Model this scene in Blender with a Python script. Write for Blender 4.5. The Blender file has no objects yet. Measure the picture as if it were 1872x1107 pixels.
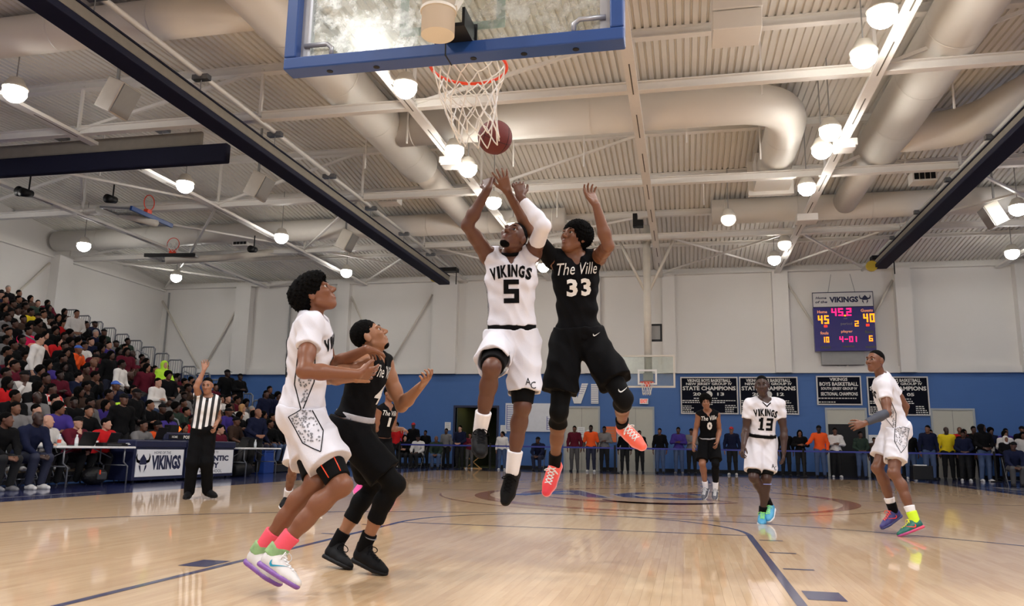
import bpy, bmesh, math, random
import numpy as np
from mathutils import Vector, Matrix
from mathutils.bvhtree import BVHTree
S = bpy.context.scene
COL = S.collection
rnd = random.Random(11)
# ------------------------------------------------------------ camera, world, light, exposure
def cam_axes(yaw, pitch, roll):
    cy, sy = math.cos(yaw), math.sin(yaw)
    f = np.array([-sy*math.cos(pitch), cy*math.cos(pitch), math.sin(pitch)])
    r = np.array([cy, sy, 0.0]); u = np.cross(r, f)
    c, s = math.cos(roll), math.sin(roll)
    return c*r + s*u, -s*r + c*u, f
CR, CU, CF = cam_axes(.21617, .18152, .01746)
cd = bpy.data.cameras.new('camera'); co = bpy.data.objects.new('camera', cd); COL.objects.link(co)
cd.sensor_fit = 'HORIZONTAL'; cd.sensor_width = 36.0; cd.lens = 1451.4/1872*36; cd.clip_start = .05; cd.clip_end = 200
mw = Matrix.Identity(4)
for i in range(3):
    mw[i][0], mw[i][1], mw[i][2] = CR[i], CU[i], -CF[i]
mw[0][3], mw[1][3], mw[2][3] = 1.239, -2.677, .805
co.matrix_world = mw
S.camera = co
wd = bpy.data.worlds.new('world'); S.world = wd; wd.use_nodes = True
wd.node_tree.nodes['Background'].inputs[0].default_value = (.9, .92, 1, 1)
wd.node_tree.nodes['Background'].inputs[1].default_value = .3
S.view_settings.view_transform = 'Standard'; S.view_settings.look = 'None'
S.view_settings.gamma = 1; S.view_settings.use_curve_mapping = False
S.view_settings.exposure = 0.0
LAMP_W = 222.0
LAMPS = [(-11.7,9.68),(-11.8,15.42),(-11.85,20.8),(-11.9,26.2),(-19.5,20.8),(-19.5,26.1),(-19.5,15.4),
 (-3.92,10.87),(-3.92,14.24),(-3.92,15.45),(-3.92,18.17),(-3.92,20.77),(-3.92,26.3),
 (4.4,9.76),(4.4,11.11),(4.4,14.49),(4.4,15.59),(4.45,18.3),(4.45,26.3),(12.18,26.5),(10.4,21.07),
 (-3.92,-6.8)]
LAMPS_DIM = [(2.6,20.9),(4.56,24.18)]
LAMPS_OUT = [(-19.5,9.7),(-11.7,4.3),(-3.92,5.4),(-3.92,1.2),(4.4,5.4),(4.4,1.2),(12.2,4.3),(12.2,9.7),(12.2,15.4),(-11.7,-1),(12.2,-1),(4.4,-6.8),(-3.92,-2.6),(4.4,-2.6),(-11.7,-6.8),(12.2,-6.8),(-3.92,-10.2),(4.4,-10.2)]
def area(x, y, w):
    l = bpy.data.lights.new('lamp_light', 'AREA'); l.shape = 'DISK'; l.size = .45; l.energy = w; l.color = (.985, .985, 1)
    o = bpy.data.objects.new('lamp_light', l); COL.objects.link(o); o.location = (x, y, 7.66)
for (x, y) in LAMPS: area(x, y, LAMP_W)
for (x, y) in LAMPS_OUT: area(x, y, LAMP_W)
# ------------------------------------------------------------ materials
MATS = {}
def lin(c):
    return tuple(((v/255)/12.92 if v/255 <= .04045 else ((v/255+.055)/1.055)**2.4) for v in c)
def mat(name, rgb, rough=.5, metal=0.0, spec=.5, var=.08, scale=6.0, bump=0.0, bscale=60.0, emit=0.0, coat=0.0, sss=0.0, alpha=None, trans=0.0):
    if name in MATS: return MATS[name]
    m = bpy.data.materials.new(name); m.use_nodes = True; MATS[name] = m
    nt = m.node_tree; b = nt.nodes['Principled BSDF']
    c = lin(rgb) + (1,)
    tc = nt.nodes.new('ShaderNodeTexCoord')
    if var > 0:
        no = nt.nodes.new('ShaderNodeTexNoise'); no.inputs['Scale'].default_value = scale; no.inputs['Detail'].default_value = 4
        nt.links.new(tc.outputs['Object'], no.inputs['Vector'])
        rp = nt.nodes.new('ShaderNodeMix'); rp.data_type = 'RGBA'
        rp.inputs['A'].default_value = tuple(max(0, v*(1-var)) for v in c[:3]) + (1,)
        rp.inputs['B'].default_value = tuple(min(1, v*(1+var)) for v in c[:3]) + (1,)
        nt.links.new(no.outputs['Fac'], rp.inputs['Factor']); nt.links.new(rp.outputs['Result'], b.inputs['Base Color'])
    else: b.inputs['Base Color'].default_value = c
    b.inputs['Roughness'].default_value = rough; b.inputs['Metallic'].default_value = metal
    b.inputs['Specular IOR Level'].default_value = spec; b.inputs['Coat Weight'].default_value = coat
    b.inputs['Coat Roughness'].default_value = .08
    if sss:
        b.inputs['Subsurface Weight'].default_value = sss; b.inputs['Subsurface Radius'].default_value = (.012, .005, .003); b.inputs['Subsurface Scale'].default_value = 1
    if emit:
        b.inputs['Emission Color'].default_value = c; b.inputs['Emission Strength'].default_value = emit
    if bump:
        nb = nt.nodes.new('ShaderNodeTexNoise'); nb.inputs['Scale'].default_value = bscale; nb.inputs['Detail'].default_value = 3
        bp = nt.nodes.new('ShaderNodeBump'); bp.inputs['Strength'].default_value = bump; bp.inputs['Distance'].default_value = .01
        nt.links.new(tc.outputs['Object'], nb.inputs['Vector']); nt.links.new(nb.outputs['Fac'], bp.inputs['Height']); nt.links.new(bp.outputs['Normal'], b.inputs['Normal'])
    return m
WHITE = mat('white_paint', (214, 208, 196), .6, bump=.05)
DECK = mat('deck_paint', (224, 221, 214), .7, spec=.2, var=.06, scale=1.5)
BEAM = mat('beam_paint', (230, 227, 221), .5, var=.05)
DUCT = mat('duct_paint', (226, 222, 214), .5, var=.04, scale=2)
WALLW = mat('white_wall', (226, 223, 218), .7, var=.03, scale=1.0, bump=.04, bscale=30)
BLACK = mat('black_plastic', (14, 14, 16), .5, spec=.3, var=.1)
NAVY = mat('navy_vinyl', (28, 34, 66), .4, var=.1)
CURT = mat('curtain_navy', (22, 24, 44), .7, spec=.2, var=.12, bump=.1)
CURTG = mat('curtain_grey_mesh', (132, 126, 116), .8, spec=.2, var=.12)
STEEL = mat('steel_grey', (120, 122, 126), .35, metal=.7, var=.06)
RAIL = mat('rail_grey', (126, 128, 132), .4, metal=.4, var=.05)
GREY = mat('grey_paint', (150, 150, 148), .5)
DARKG = mat('dark_grey', (52, 54, 58), .5)
BLUEP = mat('blue_padding', (30, 68, 132), .4, var=.06, bump=.02)
BLUES = mat('blue_seat_plastic', (36, 70, 150), .4)
ORANGE = mat('rim_orange', (232, 66, 24), .35, var=.05)
NETM = mat('net_cord', (238, 236, 230), .7, var=.04)
PAPER = mat('white_paper', (232, 232, 230), .6, var=.02)
INK = mat('navy_ink', (24, 30, 66), .6, var=.04)
BLKINK = mat('black_ink', (10, 10, 12), .8, spec=.12, var=.05)
WHTINK = mat('white_ink', (226, 224, 218), .6, var=.03)
BANNER = mat('banner_navy', (14, 17, 30), .85, spec=.15, var=.1, bump=.05)
def lamp_mat(name, rgb, e):
    m = mat(name, rgb, var=0, emit=e); return m
LENS = lamp_mat('lamp_lens', (255, 250, 242), 55.0)
LENSD = lamp_mat('lamp_lens_dim', (255, 246, 230), 1.2)

def floor_mat():
    m = bpy.data.materials.new('maple_floor'); m.use_nodes = True; nt = m.node_tree; b = nt.nodes['Principled BSDF']; N = nt.nodes.new; L = nt.links.new
    geo = N('ShaderNodeNewGeometry'); sep = N('ShaderNodeSeparateXYZ'); L(geo.outputs['Position'], sep.inputs[0])
    def math_(op, a, bb=None, v=None):
        n = N('ShaderNodeMath'); n.operation = op
        L(a, n.inputs[0])
        if bb is not None: L(bb, n.inputs[1])
        elif v is not None: n.inputs[1].default_value = v
        return n.outputs[0]
    # strips 57 mm wide run along the court, boards about 0.9 m long with a per-strip offset
    col = math_('FLOOR', math_('DIVIDE', sep.outputs['X'], v=.057))
    wn = N('ShaderNodeTexWhiteNoise'); wn.noise_dimensions = '1D'; L(col, wn.inputs['W'])
    yy = math_('DIVIDE', sep.outputs['Y'], v=.9); yo = math_('ADD', yy, wn.outputs['Value']); row = math_('FLOOR', yo)
    cmb = N('ShaderNodeCombineXYZ'); L(col, cmb.inputs[0]); L(row, cmb.inputs[1])
    w2 = N('ShaderNodeTexWhiteNoise'); w2.noise_dimensions = '2D'; L(cmb.outputs[0], w2.inputs['Vector'])
    mp = N('ShaderNodeMapping'); mp.inputs['Scale'].default_value = (30, 2.2, 1); L(geo.outputs['Position'], mp.inputs[0])
    no = N('ShaderNodeTexNoise'); no.inputs['Scale'].default_value = 1.2; no.inputs['Detail'].default_value = 5; L(mp.outputs[0], no.inputs['Vector'])
    big = N('ShaderNodeTexNoise'); big.inputs['Scale'].default_value = .5; L(geo.outputs['Position'], big.inputs['Vector'])
    mixv = math_('ADD', math_('MULTIPLY', w2.outputs['Value'], v=.32), math_('MULTIPLY', no.outputs['Fac'], v=.7))
    mixv = math_('ADD', mixv, math_('MULTIPLY', big.outputs['Fac'], v=.2))
    cr = N('ShaderNodeValToRGB'); cr.color_ramp.elements[0].position = .3; cr.color_ramp.elements[1].position = 1.05
    cr.color_ramp.elements[0].color = lin((204, 166, 124)) + (1,); cr.color_ramp.elements[1].color = lin((234, 203, 163)) + (1,)
    L(mixv, cr.inputs[0]); L(cr.outputs[0], b.inputs['Base Color'])
    b.inputs['Roughness'].default_value = .32; b.inputs['Specular IOR Level'].default_value = .4
    b.inputs['Coat Weight'].default_value = .85; b.inputs['Coat Roughness'].default_value = .045; b.inputs['Coat IOR'].default_value = 1.5
    wv = N('ShaderNodeTexNoise'); wv.inputs['Scale'].default_value = 1.0; mp2 = N('ShaderNodeMapping'); mp2.inputs['Scale'].default_value = (17.5, 3, 1); L(geo.outputs['Position'], mp2.inputs[0]); L(mp2.outputs[0], wv.inputs['Vector'])
    bp = N('ShaderNodeBump'); bp.inputs['Strength'].default_value = .06; bp.inputs['Distance'].default_value = .01; L(wv.outputs['Fac'], bp.inputs['Height']); L(bp.outputs['Normal'], b.inputs['Coat Normal'])
    return m
FLOOR = floor_mat()
def paint_mat(name, rgb):
    m = mat(name, rgb, .3, var=.06, coat=.9); return m
PNAVY = paint_mat('court_navy', (36, 44, 96)); PBROWN = paint_mat('court_brown', (168, 106, 62)); PLOGO = paint_mat('logo_blue', (44, 62, 138)); PWHITE = paint_mat('court_white', (226, 222, 214)); PMAR = paint_mat('court_maroon', (104, 46, 40))
def block_wall_mat():
    m = mat('blue_block_wall', (66, 108, 170), .55, var=.05, scale=2)
    nt = m.node_tree; b = nt.nodes['Principled BSDF']
    tc = nt.nodes.new('ShaderNodeNewGeometry'); mp = nt.nodes.new('ShaderNodeMapping'); mp.inputs['Rotation'].default_value = (math.pi/2, 0, 0)
    br = nt.nodes.new('ShaderNodeTexBrick'); br.inputs['Scale'].default_value = 1; br.inputs['Brick Width'].default_value = .4; br.inputs['Row Height'].default_value = .2; br.inputs['Mortar Size'].default_value = .006
    nt.links.new(tc.outputs['Position'], mp.inputs[0]); nt.links.new(mp.outputs[0], br.inputs['Vector'])
    bp = nt.nodes.new('ShaderNodeBump'); bp.inputs['Strength'].default_value = .35; bp.inputs['Distance'].default_value = .01; bp.invert = True
    nt.links.new(br.outputs['Fac'], bp.inputs['Height']); nt.links.new(bp.outputs['Normal'], b.inputs['Normal'])
    return m
BLUEW = block_wall_mat()
# ------------------------------------------------------------ mesh helpers
class MB:
    def __init__(s): s.v = []; s.f = []; s.m = []; s.cm = 0
    def add(s, vs, fs):
        n = len(s.v); s.v += [tuple(v) for v in vs]
        for f in fs: s.f.append([i+n for i in f]); s.m.append(s.cm)
    def box(s, a, b):
        x0, y0, z0 = a; x1, y1, z1 = b
        s.add([(x0,y0,z0),(x1,y0,z0),(x1,y1,z0),(x0,y1,z0),(x0,y0,z1),(x1,y0,z1),(x1,y1,z1),(x0,y1,z1)],
              [(3,2,1,0),(4,5,6,7),(0,1,5,4),(1,2,6,5),(2,3,7,6),(3,0,4,7)]); return s
    def obox(s, c, ax, ay, az):   # oriented box with half-axis vectors
        c, ax, ay, az = (np.array(v, float) for v in (c, ax, ay, az))
        P = [c+i*ax+j*ay+k*az for k in (-1,1) for (i,j) in ((-1,-1),(1,-1),(1,1),(-1,1))]
        s.add(P, [(3,2,1,0),(4,5,6,7),(0,1,5,4),(1,2,6,5),(2,3,7,6),(3,0,4,7)]); return s
    def beam(s, a, b, w, h):      # rectangular bar from a to b
        a, b = np.array(a, float), np.array(b, float); d = b-a; L = np.linalg.norm(d); d /= L
        up = np.array((0,0,1.)) if abs(d[2]) < .95 else np.array((1.,0,0)); sd = np.cross(d, up); sd /= np.linalg.norm(sd); u2 = np.cross(sd, d)
        return s.obox((a+b)/2, sd*w/2, d*L/2, u2*h/2)
    def tube(s, pts, r, n=8, caps=True, closed=False):
        pts = [np.array(p, float) for p in pts]; rs = r if isinstance(r, (list, tuple)) else [r]*len(pts)
        T = []
        for i in range(len(pts)):
            if closed: d = pts[(i+1) % len(pts)]-pts[i-1]
            else: d = pts[min(i+1, len(pts)-1)]-pts[max(i-1, 0)]
            T.append(d/(np.linalg.norm(d)+1e-9))
        up = np.array((0,0,1.)) if abs(T[0][2]) < .9 else np.array((1.,0,0))
        rings = []; U = np.cross(np.cross(T[0], up), T[0]); U /= np.linalg.norm(U)
        for p, t, rr in zip(pts, T, rs):
            U = U-t*(U@t); U /= np.linalg.norm(U)+1e-9; V = np.cross(t, U)
            rings.append([p+rr*(math.cos(2*math.pi*k/n)*U+math.sin(2*math.pi*k/n)*V) for k in range(n)])
        vs = [v for R in rings for v in R]; fs = []
        m = len(rings)
        for i in range(m if closed else m-1):
            j = (i+1) % m
            for k in range(n): fs.append((i*n+k, i*n+(k+1) % n, j*n+(k+1) % n, j*n+k))
        if caps and not closed: fs.append(tuple(range(n))[::-1]); fs.append(tuple((m-1)*n+k for k in range(n)))
        s.add(vs, fs); return s
    def disc(s, c, r, n=20, axis='z', flip=False):
        c = np.array(c, float); A = {'z': ((1,0,0),(0,1,0)), 'y': ((1,0,0),(0,0,1)), 'x': ((0,1,0),(0,0,1))}[axis]
        vs = [c+r*(math.cos(2*math.pi*k/n)*np.array(A[0])+math.sin(2*math.pi*k/n)*np.array(A[1])) for k in range(n)]
        f = tuple(range(n)); s.add(vs, [f[::-1] if flip else f]); return s
    def poly(s, pts): s.add(pts, [tuple(range(len(pts)))]); return s
    def ibeam(s, a, b, w=.16, h=.2, t=.022):
        a = np.array(a, float); b = np.array(b, float); z = np.array((0,0,h/2-t/2))
        s.beam(a-z, b-z, w, t); s.beam(a+z, b+z, w, t); s.beam(a, b, t, h-2*t); return s
    def build(s, name, m, parent=None, smooth=False, bevel=0):
        me = bpy.data.meshes.new(name); me.from_pydata(s.v, [], s.f)
        ms = m if isinstance(m, (list, tuple)) else [m]
        for k in ms: me.materials.append(k)
        if len(ms) > 1: me.polygons.foreach_set('material_index', s.m)
        if smooth: me.polygons.foreach_set('use_smooth', [True]*len(me.polygons))
        me.update(); o = link(name, me, parent, bevel)
        if any(w in name for w in ('lettering','caption','digits','stripe','print','slot','marking','court_line','centre_mark','crest')): o['kind'] = 'stuff'
        return o
def link(name, me, parent=None, bevel=0):
    o = bpy.data.objects.new(name, me); COL.objects.link(o)
    if parent: o.parent = parent
    if bevel:
        md = o.modifiers.new('bevel', 'BEVEL'); md.width = bevel; md.segments = 2; md.limit_method = 'ANGLE'
    return o
def tag(o, label, cat, group=None, kind=None):
    o['label'] = label; o['category'] = cat
    if group: o['group'] = group
    if kind: o['kind'] = kind
    return o
def struct(o): o['kind'] = 'structure'; return o
def stuff(o): o['kind'] = 'stuff'; return o
def thing(name, label, cat, loc=(0,0,0), rz=0, group=None):
    o = bpy.data.objects.new(name, None); COL.objects.link(o); o.location = loc; o.rotation_euler = (0,0,rz); o.empty_display_size = .1
    return tag(o, label, cat, group)
def dup_tree(o, parent=None, loc=None, rz=None):
    c = o.copy(); COL.objects.link(c)
    if parent: c.parent = parent
    if loc is not None: c.location = loc
    if rz is not None: c.rotation_euler = (0,0,rz)
    for ch in o.children: dup_tree(ch, c)
    return c
# text as flat 2D meshes
_TC = {}
def text2d(s, bold=.02, shear=0.0):
    key = (s, bold, shear)
    if key in _TC: return _TC[key]
    cu = bpy.data.curves.new('t', 'FONT'); cu.body = s; cu.size = 1; cu.offset = bold; cu.fill_mode = 'FRONT'; cu.resolution_u = 2; cu.shear = shear
    o = bpy.data.objects.new('t', cu); COL.objects.link(o)
    me = bpy.data.meshes.new_from_object(o)
    v = np.array([x.co[:2] for x in me.vertices]) if len(me.vertices) else np.zeros((0, 2)); f = [list(p.vertices) for p in me.polygons]
    bpy.data.objects.remove(o); bpy.data.curves.remove(cu); bpy.data.meshes.remove(me)
    lo, hi = v.min(0), v.max(0); v = (v-lo)/(hi-lo)
    _TC[key] = (v, f, (hi-lo)[0]/(hi-lo)[1]); return _TC[key]
def put_text(mb, s, c, w, h, ax=(1,0,0), ay=(0,0,1), bold=.02, shear=0.0, arch=0.0):
    v, f, asp = text2d(s, bold, shear); c = np.array(c, float); ax = np.array(ax, float); ay = np.array(ay, float)
    if w is None: w = h*asp
    P = []
    for (x, y) in v:
        xx = (x-.5)*w; yy = (y-.5)*h - arch*(2*x-1)**2
        P.append(c+ax*xx+ay*yy)
    mb.add(P, f)
SEG = {'0':'abcdef','1':'bc','2':'abged','3':'abgcd','4':'fgbc','5':'afgcd','6':'afgedc','7':'abc','8':'abcdefg','9':'abcdfg','-':'g'}
def seg_digit(mb, ch, x, z, w, h, y, t):
    q = {'a':(0,h-t,w,h),'g':(0,h/2-t/2,w,h/2+t/2),'d':(0,0,w,t),'f':(0,h/2,t,h),'b':(w-t,h/2,w,h),'e':(0,0,t,h/2),'c':(w-t,0,w,h/2)}
    for s_ in SEG[ch]:
        a, b, c, d = q[s_]; mb.box((x+a, y-.006, z+b), (x+c, y, z+d))
# ------------------------------------------------------------ room shell
XL, XR, YN, YF, ZW, ZB = -22.9, 17.5, -12.0, 30.0, 7.95, 3.9
def zd(y): return 9.5-.1085*(y-18.2) if y > 18.2 else 9.14+.05*(y-11) if y > 11 else 9.14
floor = struct(MB().box((XL, YN, -.3), (XR, YF+.2, -.012)).build('floor', FLOOR))
# floor boards: the nearest ones are single parts, the rest one joined sheet of boards
bw, bl = .057, .9
def board_mesh(L):
    return MB().box((.0003, .0003, -.012), (bw-.0003, L-.0003, 0)).build('floor_board', FLOOR, floor)
b0 = board_mesh(bl); n_b = 0
cells = []
for i in range(-24, 42):
    off = (math.sin(i*12.9898)*43758.5453) % 1.0
    for j in range(0, 7):
        y = (j-off)*bl+.9; cells.append((abs(i*bw-.7)+1.2*abs(y-2.6), i*bw, y))
cells.sort(); near = cells[:296]
for k, (d, x, y) in enumerate(near):
    o = b0 if k == 0 else b0.copy()
    if k: COL.objects.link(o)
    o.location = (x, y, 0)
nx0, nx1 = min(c[1] for c in near), max(c[1] for c in near)+bw
used = {}
for d, x, y in near: used.setdefault(round(x/bw), []).append(y)
mb = MB()
for i in range(math.floor(nx0/bw), math.ceil(nx1/bw)):
    ys = sorted(used.get(i, []))
    if not ys: mb.box((i*bw, YN, -.012), ((i+1)*bw, YF, 0)); continue
    mb.box((i*bw, YN, -.012), ((i+1)*bw, ys[0], 0)); mb.box((i*bw, ys[-1]+bl, -.012), ((i+1)*bw, YF, 0))
    for a, b in zip(ys, ys[1:]):
        if b-a-bl > .01: mb.box((i*bw, a+bl, -.012), ((i+1)*bw, b, 0))
i0, i1 = math.floor(nx0/bw), math.ceil(nx1/bw)
mb.box((XL, YN, -.012), (i0*bw, YF, 0)); mb.box((i1*bw, YN, -.012), (XR, YF, 0))
stuff(mb.build('floor_boards', FLOOR, floor))
# painted lines
ZL = .0015
def strip(mb, pts, w, z=ZL, closed=False):
    P = [np.array(p, float) for p in pts]; n = len(P); L_, R_ = [], []
    for i in range(n):
        d = P[(i+1) % n]-P[i-1] if closed else P[min(i+1, n-1)]-P[max(i-1, 0)]; d /= np.linalg.norm(d)+1e-9; s_ = np.array((-d[1], d[0]))
        ww = w[i] if isinstance(w, (list, tuple)) else w
        L_.append((*(P[i]+s_*ww/2), z)); R_.append((*(P[i]-s_*ww/2), z))
    for i in range(n if closed else n-1):
        j = (i+1) % n; mb.poly([R_[i], R_[j], L_[j], L_[i]])
def arc(c, r, a0, a1, n=48): return [(c[0]+r*math.cos(math.radians(a0+(a1-a0)*k/n)), c[1]+r*math.sin(math.radians(a0+(a1-a0)*k/n))) for k in range(n+1)]
mb = MB()
for s_ in (-1, 1):
    strip(mb, [(s_*1.83, 0), (s_*1.83, 5.84)], .058)
    for y in (3.49, 4.44, 5.40): strip(mb, [(s_*1.89, y), (s_*2.10, y)], .05)
    mb.poly([(s_*1.89, 2.26, ZL), (s_*2.10, 2.26, ZL), (s_*2.10, 2.56, ZL), (s_*1.89, 2.56, ZL)][::s_])
strip(mb, [(-1.83, 5.79), (1.83, 5.79)], .05, .0012)
strip(mb, arc((0, 5.79), 1.83, 0, 180), .05, .0012)
strip(mb, [(-6.0, 0)] + [p for p in reversed(arc((0, 1.6), 6.0, 0, 180))] + [(6.0, 0)], .05, .0018)
strip(mb, [(XL+12.9, 12.8), (9.5, 12.8)], .05)
strip(mb, arc((0, 24.0), 6.02, 180, 360), .05)
strip(mb, arc((0, 19.8), 1.83, 0, 360), .05); 
for s_ in (-1, 1): strip(mb, [(s_*1.83, 19.8), (s_*1.83, 25.6)], .05)
stuff(mb.build('court_line', PNAVY, floor))
mb = MB()
mb.poly([(XL, YN, .001), (-7.6, YN, .001), (-7.6, YF, .001), (XL, YF, .001)]); mb.poly([(8.35, YN, .001), (XR, YN, .001), (XR, YF, .001), (8.35, YF, .001)])
mb.poly([(-7.6, 25.7, .001), (8.35, 25.7, .001), (8.35, YF, .001), (-7.6, YF, .001)])
mb.build('court_border', PNAVY, floor)
mb = MB()
strip(mb, [(-8.2, 2), (-8.2, 9)], .04, .0025); strip(mb, [(8.9, 12), (8.9, 24)], .05, .0025); strip(mb, [(-7, 26.6), (8, 26.6)], .05, .0025)
put_text(mb, 'ATLANTIC CITY', (9.7, 18.2, .0025), 7.5, .95, (0, 1, 0), (-1, 0, 0)); mb.build('border_lettering', PWHITE, floor)
# centre court mark: brown horn-shaped sweeps and navy letters with white edges
mb = MB()
def sweep(c, rx, ry, a0, a1, w0, w1, n=60):
    pts, ws = [], []
    for k in range(n+1):
        t = k/n; a = math.radians(a0+(a1-a0)*t); pts.append((c[0]+rx*math.cos(a), c[1]+ry*math.sin(a))); ws.append(w0+(w1-w0)*math.sin(math.pi*t)**.8)
    strip(mb, pts, ws, .0016)
sweep((.7, 12.2), 3.1, 3.6, 150, 292, .04, .3); sweep((.9, 12.4), 2.6, 3.0, 100, 200, .04, .3); sweep((.9, 12.2), 3.0, 3.8, -60, 62, .04, .28)
sweep((.7, 12.4), 3.9, 4.3, 195, 330, .03, .07); sweep((.5, 12.6), 2.0, 2.2, 215, 320, .05, .4)
sweep((2.4, 13.1), 1.3, 1.8, 120, 250, .05, .35)
mb.build('centre_mark_brown', PBROWN, floor)
mb = MB(); sweep((.8, 11.4), 1.0, 1.1, 200, 330, .05, .35); mb.build('centre_mark_maroon', PMAR, floor)
mb = MB(); put_text(mb, 'AC', (-.2, 12.6, .0026), 3.4, 2.3, bold=.02, ay=(0, 1, 0)); mb.build('centre_mark_letters', PLOGO, floor)
mb = MB(); put_text(mb, 'AC', (-.2, 12.6, .0021), 3.5, 2.42, bold=.045, ay=(0, 1, 0)); mb.build('centre_mark_edge', PWHITE, floor)
# walls
HOLE = (-8.3, -6.5, 2.49)
mb = MB(); mb.cm = 0
mb.box((XL, YF, 0), (HOLE[0], YF+.25, ZB)); mb.box((HOLE[1], YF, 0), (XR, YF+.25, ZB)); mb.box((HOLE[0], YF, HOLE[2]), (HOLE[1], YF+.25, ZB))
mb.cm = 1; mb.box((XL, YF+.03, ZB), (XR, YF+.25, 9.8))
wall_far = struct(mb.build('wall_far', [BLUEW, WALLW]))
mb = MB(); mb.cm = 0; mb.box((XL-.25, YN, 0), (XL, YF+.25, ZB)); mb.cm = 1; mb.box((XL-.25, YN, ZB), (XL, YF+.25, 9.8)); struct(mb.build('wall_left', [BLUEW, WALLW]))
mb = MB(); mb.cm = 0; mb.box((XR, YN, 0), (XR+.25, YF+.25, ZB)); mb.cm = 1; mb.box((XR, YN, ZB), (XR+.25, YF+.25, 9.8)); struct(mb.build('wall_right', [BLUEW, WALLW]))
mb = MB(); mb.cm = 0; mb.box((XL, YN-.25, 0), (XR, YN, ZB)); mb.cm = 1; mb.box((XL, YN-.25, ZB), (XR, YN, 9.8)); struct(mb.build('wall_near', [BLUEW, WALLW]))
struct(MB().box((XL, YF-.02, 0), (HOLE[0], YF, .14)).box((HOLE[1], YF-.02, 0), (XR, YF, .14)).build('baseboard_far', BLACK))
struct(MB().box((XL, YF-.14, ZB), (XR, YF+.05, ZB+.26)).build('trim_1', WALLW))       # white ledge above the blue
struct(MB().box((XL, YF-.2, ZW), (XR, YF+.05, ZW+.05)).box((XL, YF-.02, ZW+.05), (XR, YF+.05, ZW+.2)).build('trim_2', BEAM))
struct(MB().box((XL-.02, YN, ZW-.1), (XL+.16, YF, ZW-.04)).build('trim_3', BEAM))
for k, (x, w, d) in enumerate([(-18.5,.75,.35),(-13.6,.6,.3),(-8.85,1.1,.3),(-2.47,.64,.3),(.65,.5,.25),(5.0,.6,.35),(9.5,.56,.35),(13.7,.6,.35)]):
    p = struct(MB().box((x-w/2, YF-d, ZB), (x+w/2, YF+.05, ZW)).build('wall_pillar', WALLW, wall_far))
for y in (23.4, 17.9, 12.2):
    struct(MB().box((XL, y-.35, 3.9), (XL+.4, y+.35, ZW)).build('wall_pillar', WALLW, wall_far))
mb = MB()
for (a, b) in [((-22.85,7.4),(-20.6,4.15)),((-18.8,7.2),(-20.4,4.15)),((-9.5,7.4),(-11.4,4.15)),((-13.3,7.4),(-11.6,4.15)),((5.3,7.5),(7.1,4.15)),((9.2,7.5),(7.35,4.15))]:
    MB().tube([(a[0], YF-.08, a[1]), (b[0], YF-.08, b[1])], .045).build('wall_brace', WHITE, wall_far, True)
MB().tube([(XL+.1, 22.9, 7.6), (XL+.1, 20.0, 4.4)], .045).build('wall_brace', WHITE, wall_far, True)
MB().box((XL+.3, YF-.06, 4.2), (XL+.36, YF, 7.8)).build('conduit', GREY, wall_far); MB().box((-16.3, YF-.06, 4.2), (-16.24, YF, 7.8)).build('conduit', GREY, wall_far)
# corridor behind the open doorway
YB = YF+6
CORR = mat('corridor_paint', (58, 66, 58), .6)
mb = MB(); mb.box((HOLE[0]-.2, YF+.25, -.05), (HOLE[1]+.2, YB, 0)); mb.box((HOLE[0]-.25, YF+.25, 0), (HOLE[0], YB, 2.8)); mb.box((HOLE[1], YF+.25, 0), (HOLE[1]+.25, YB, 2.8)); mb.box((HOLE[0]-.2, YB, 0), (HOLE[1]+.2, YB+.1, 2.8)); mb.box((HOLE[0]-.2, YF+.25, 2.7), (HOLE[1]+.2, YB, 2.8))
corr = struct(mb.build('wall_corridor', CORR))
TUBE = lamp_mat('corridor_tube', (255, 240, 150), 2.2)
for (x, y) in ((-7.65, 31.2), (-6.95, 33.6)):
    t = thing('corridor_light', 'yellowish fluorescent fixture on the corridor ceiling, %s' % ('nearer the doorway' if y < 32 else 'deeper inside'), 'light', (x, y, 2.7))
    MB().box((-.35, -.5, -.08), (.35, .5, 0)).build('housing', WHITE, t); MB().box((-.3, -.45, -.095), (.3, .45, -.08)).build('diffuser', TUBE, t)
mb = MB(); mb.box((HOLE[0]-.09, YF-.03, 0), (HOLE[0], YF+.2, HOLE[2]+.09)); mb.box((HOLE[1], YF-.03, 0), (HOLE[1]+.09, YF+.2, HOLE[2]+.09)); mb.box((HOLE[0], YF-.03, HOLE[2]), (HOLE[1], YF+.2, HOLE[2]+.09))
struct(mb.build('door_1', NAVY))
DOORP = mat('door_paint', (196, 194, 180), .5, var=.03); DFRAME = mat('door_frame_paint', (172, 178, 180), .45)
for k, (a, b, dark) in enumerate([(-3.6,-2.25,0),(-1.42,-.07,0),(6.54,7.9,1),(10.26,11.64,0)]):
    d = struct(MB().box((a, YF-.03, 0), (b, YF-.01, 2.5)).build('door_%d' % (k+2), DOORP))
    mb = MB(); mb.box((a-.07, YF-.06, 0), (a, YF, 2.57)); mb.box((b, YF-.06, 0), (b+.07, YF, 2.57)); mb.box((a, YF-.06, 2.5), (b, YF, 2.57)); mb.build('door_frame', DFRAME, d)
    if dark: MB().box((a+.02, YF-.045, 0), (b-.02, YF-.03, 1.95)).build('door_panel', BLACK, d)  # black sheet stands in for the darkness inside the open doorway
    else:
        MB().box(((a+b)/2-.004, YF-.034, 0), ((a+b)/2+.004, YF-.029, 2.5)).build('door_gap', DARKG, d)
        MB().box((a+.2, YF-.1, 1.0), (b-.2, YF-.06, 1.06)).box((a+.22, YF-.06, 1.01), (a+.26, YF-.03, 1.05)).box((b-.26, YF-.06, 1.01), (b-.22, YF-.03, 1.05)).build('push_bar', STEEL, d)
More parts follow.
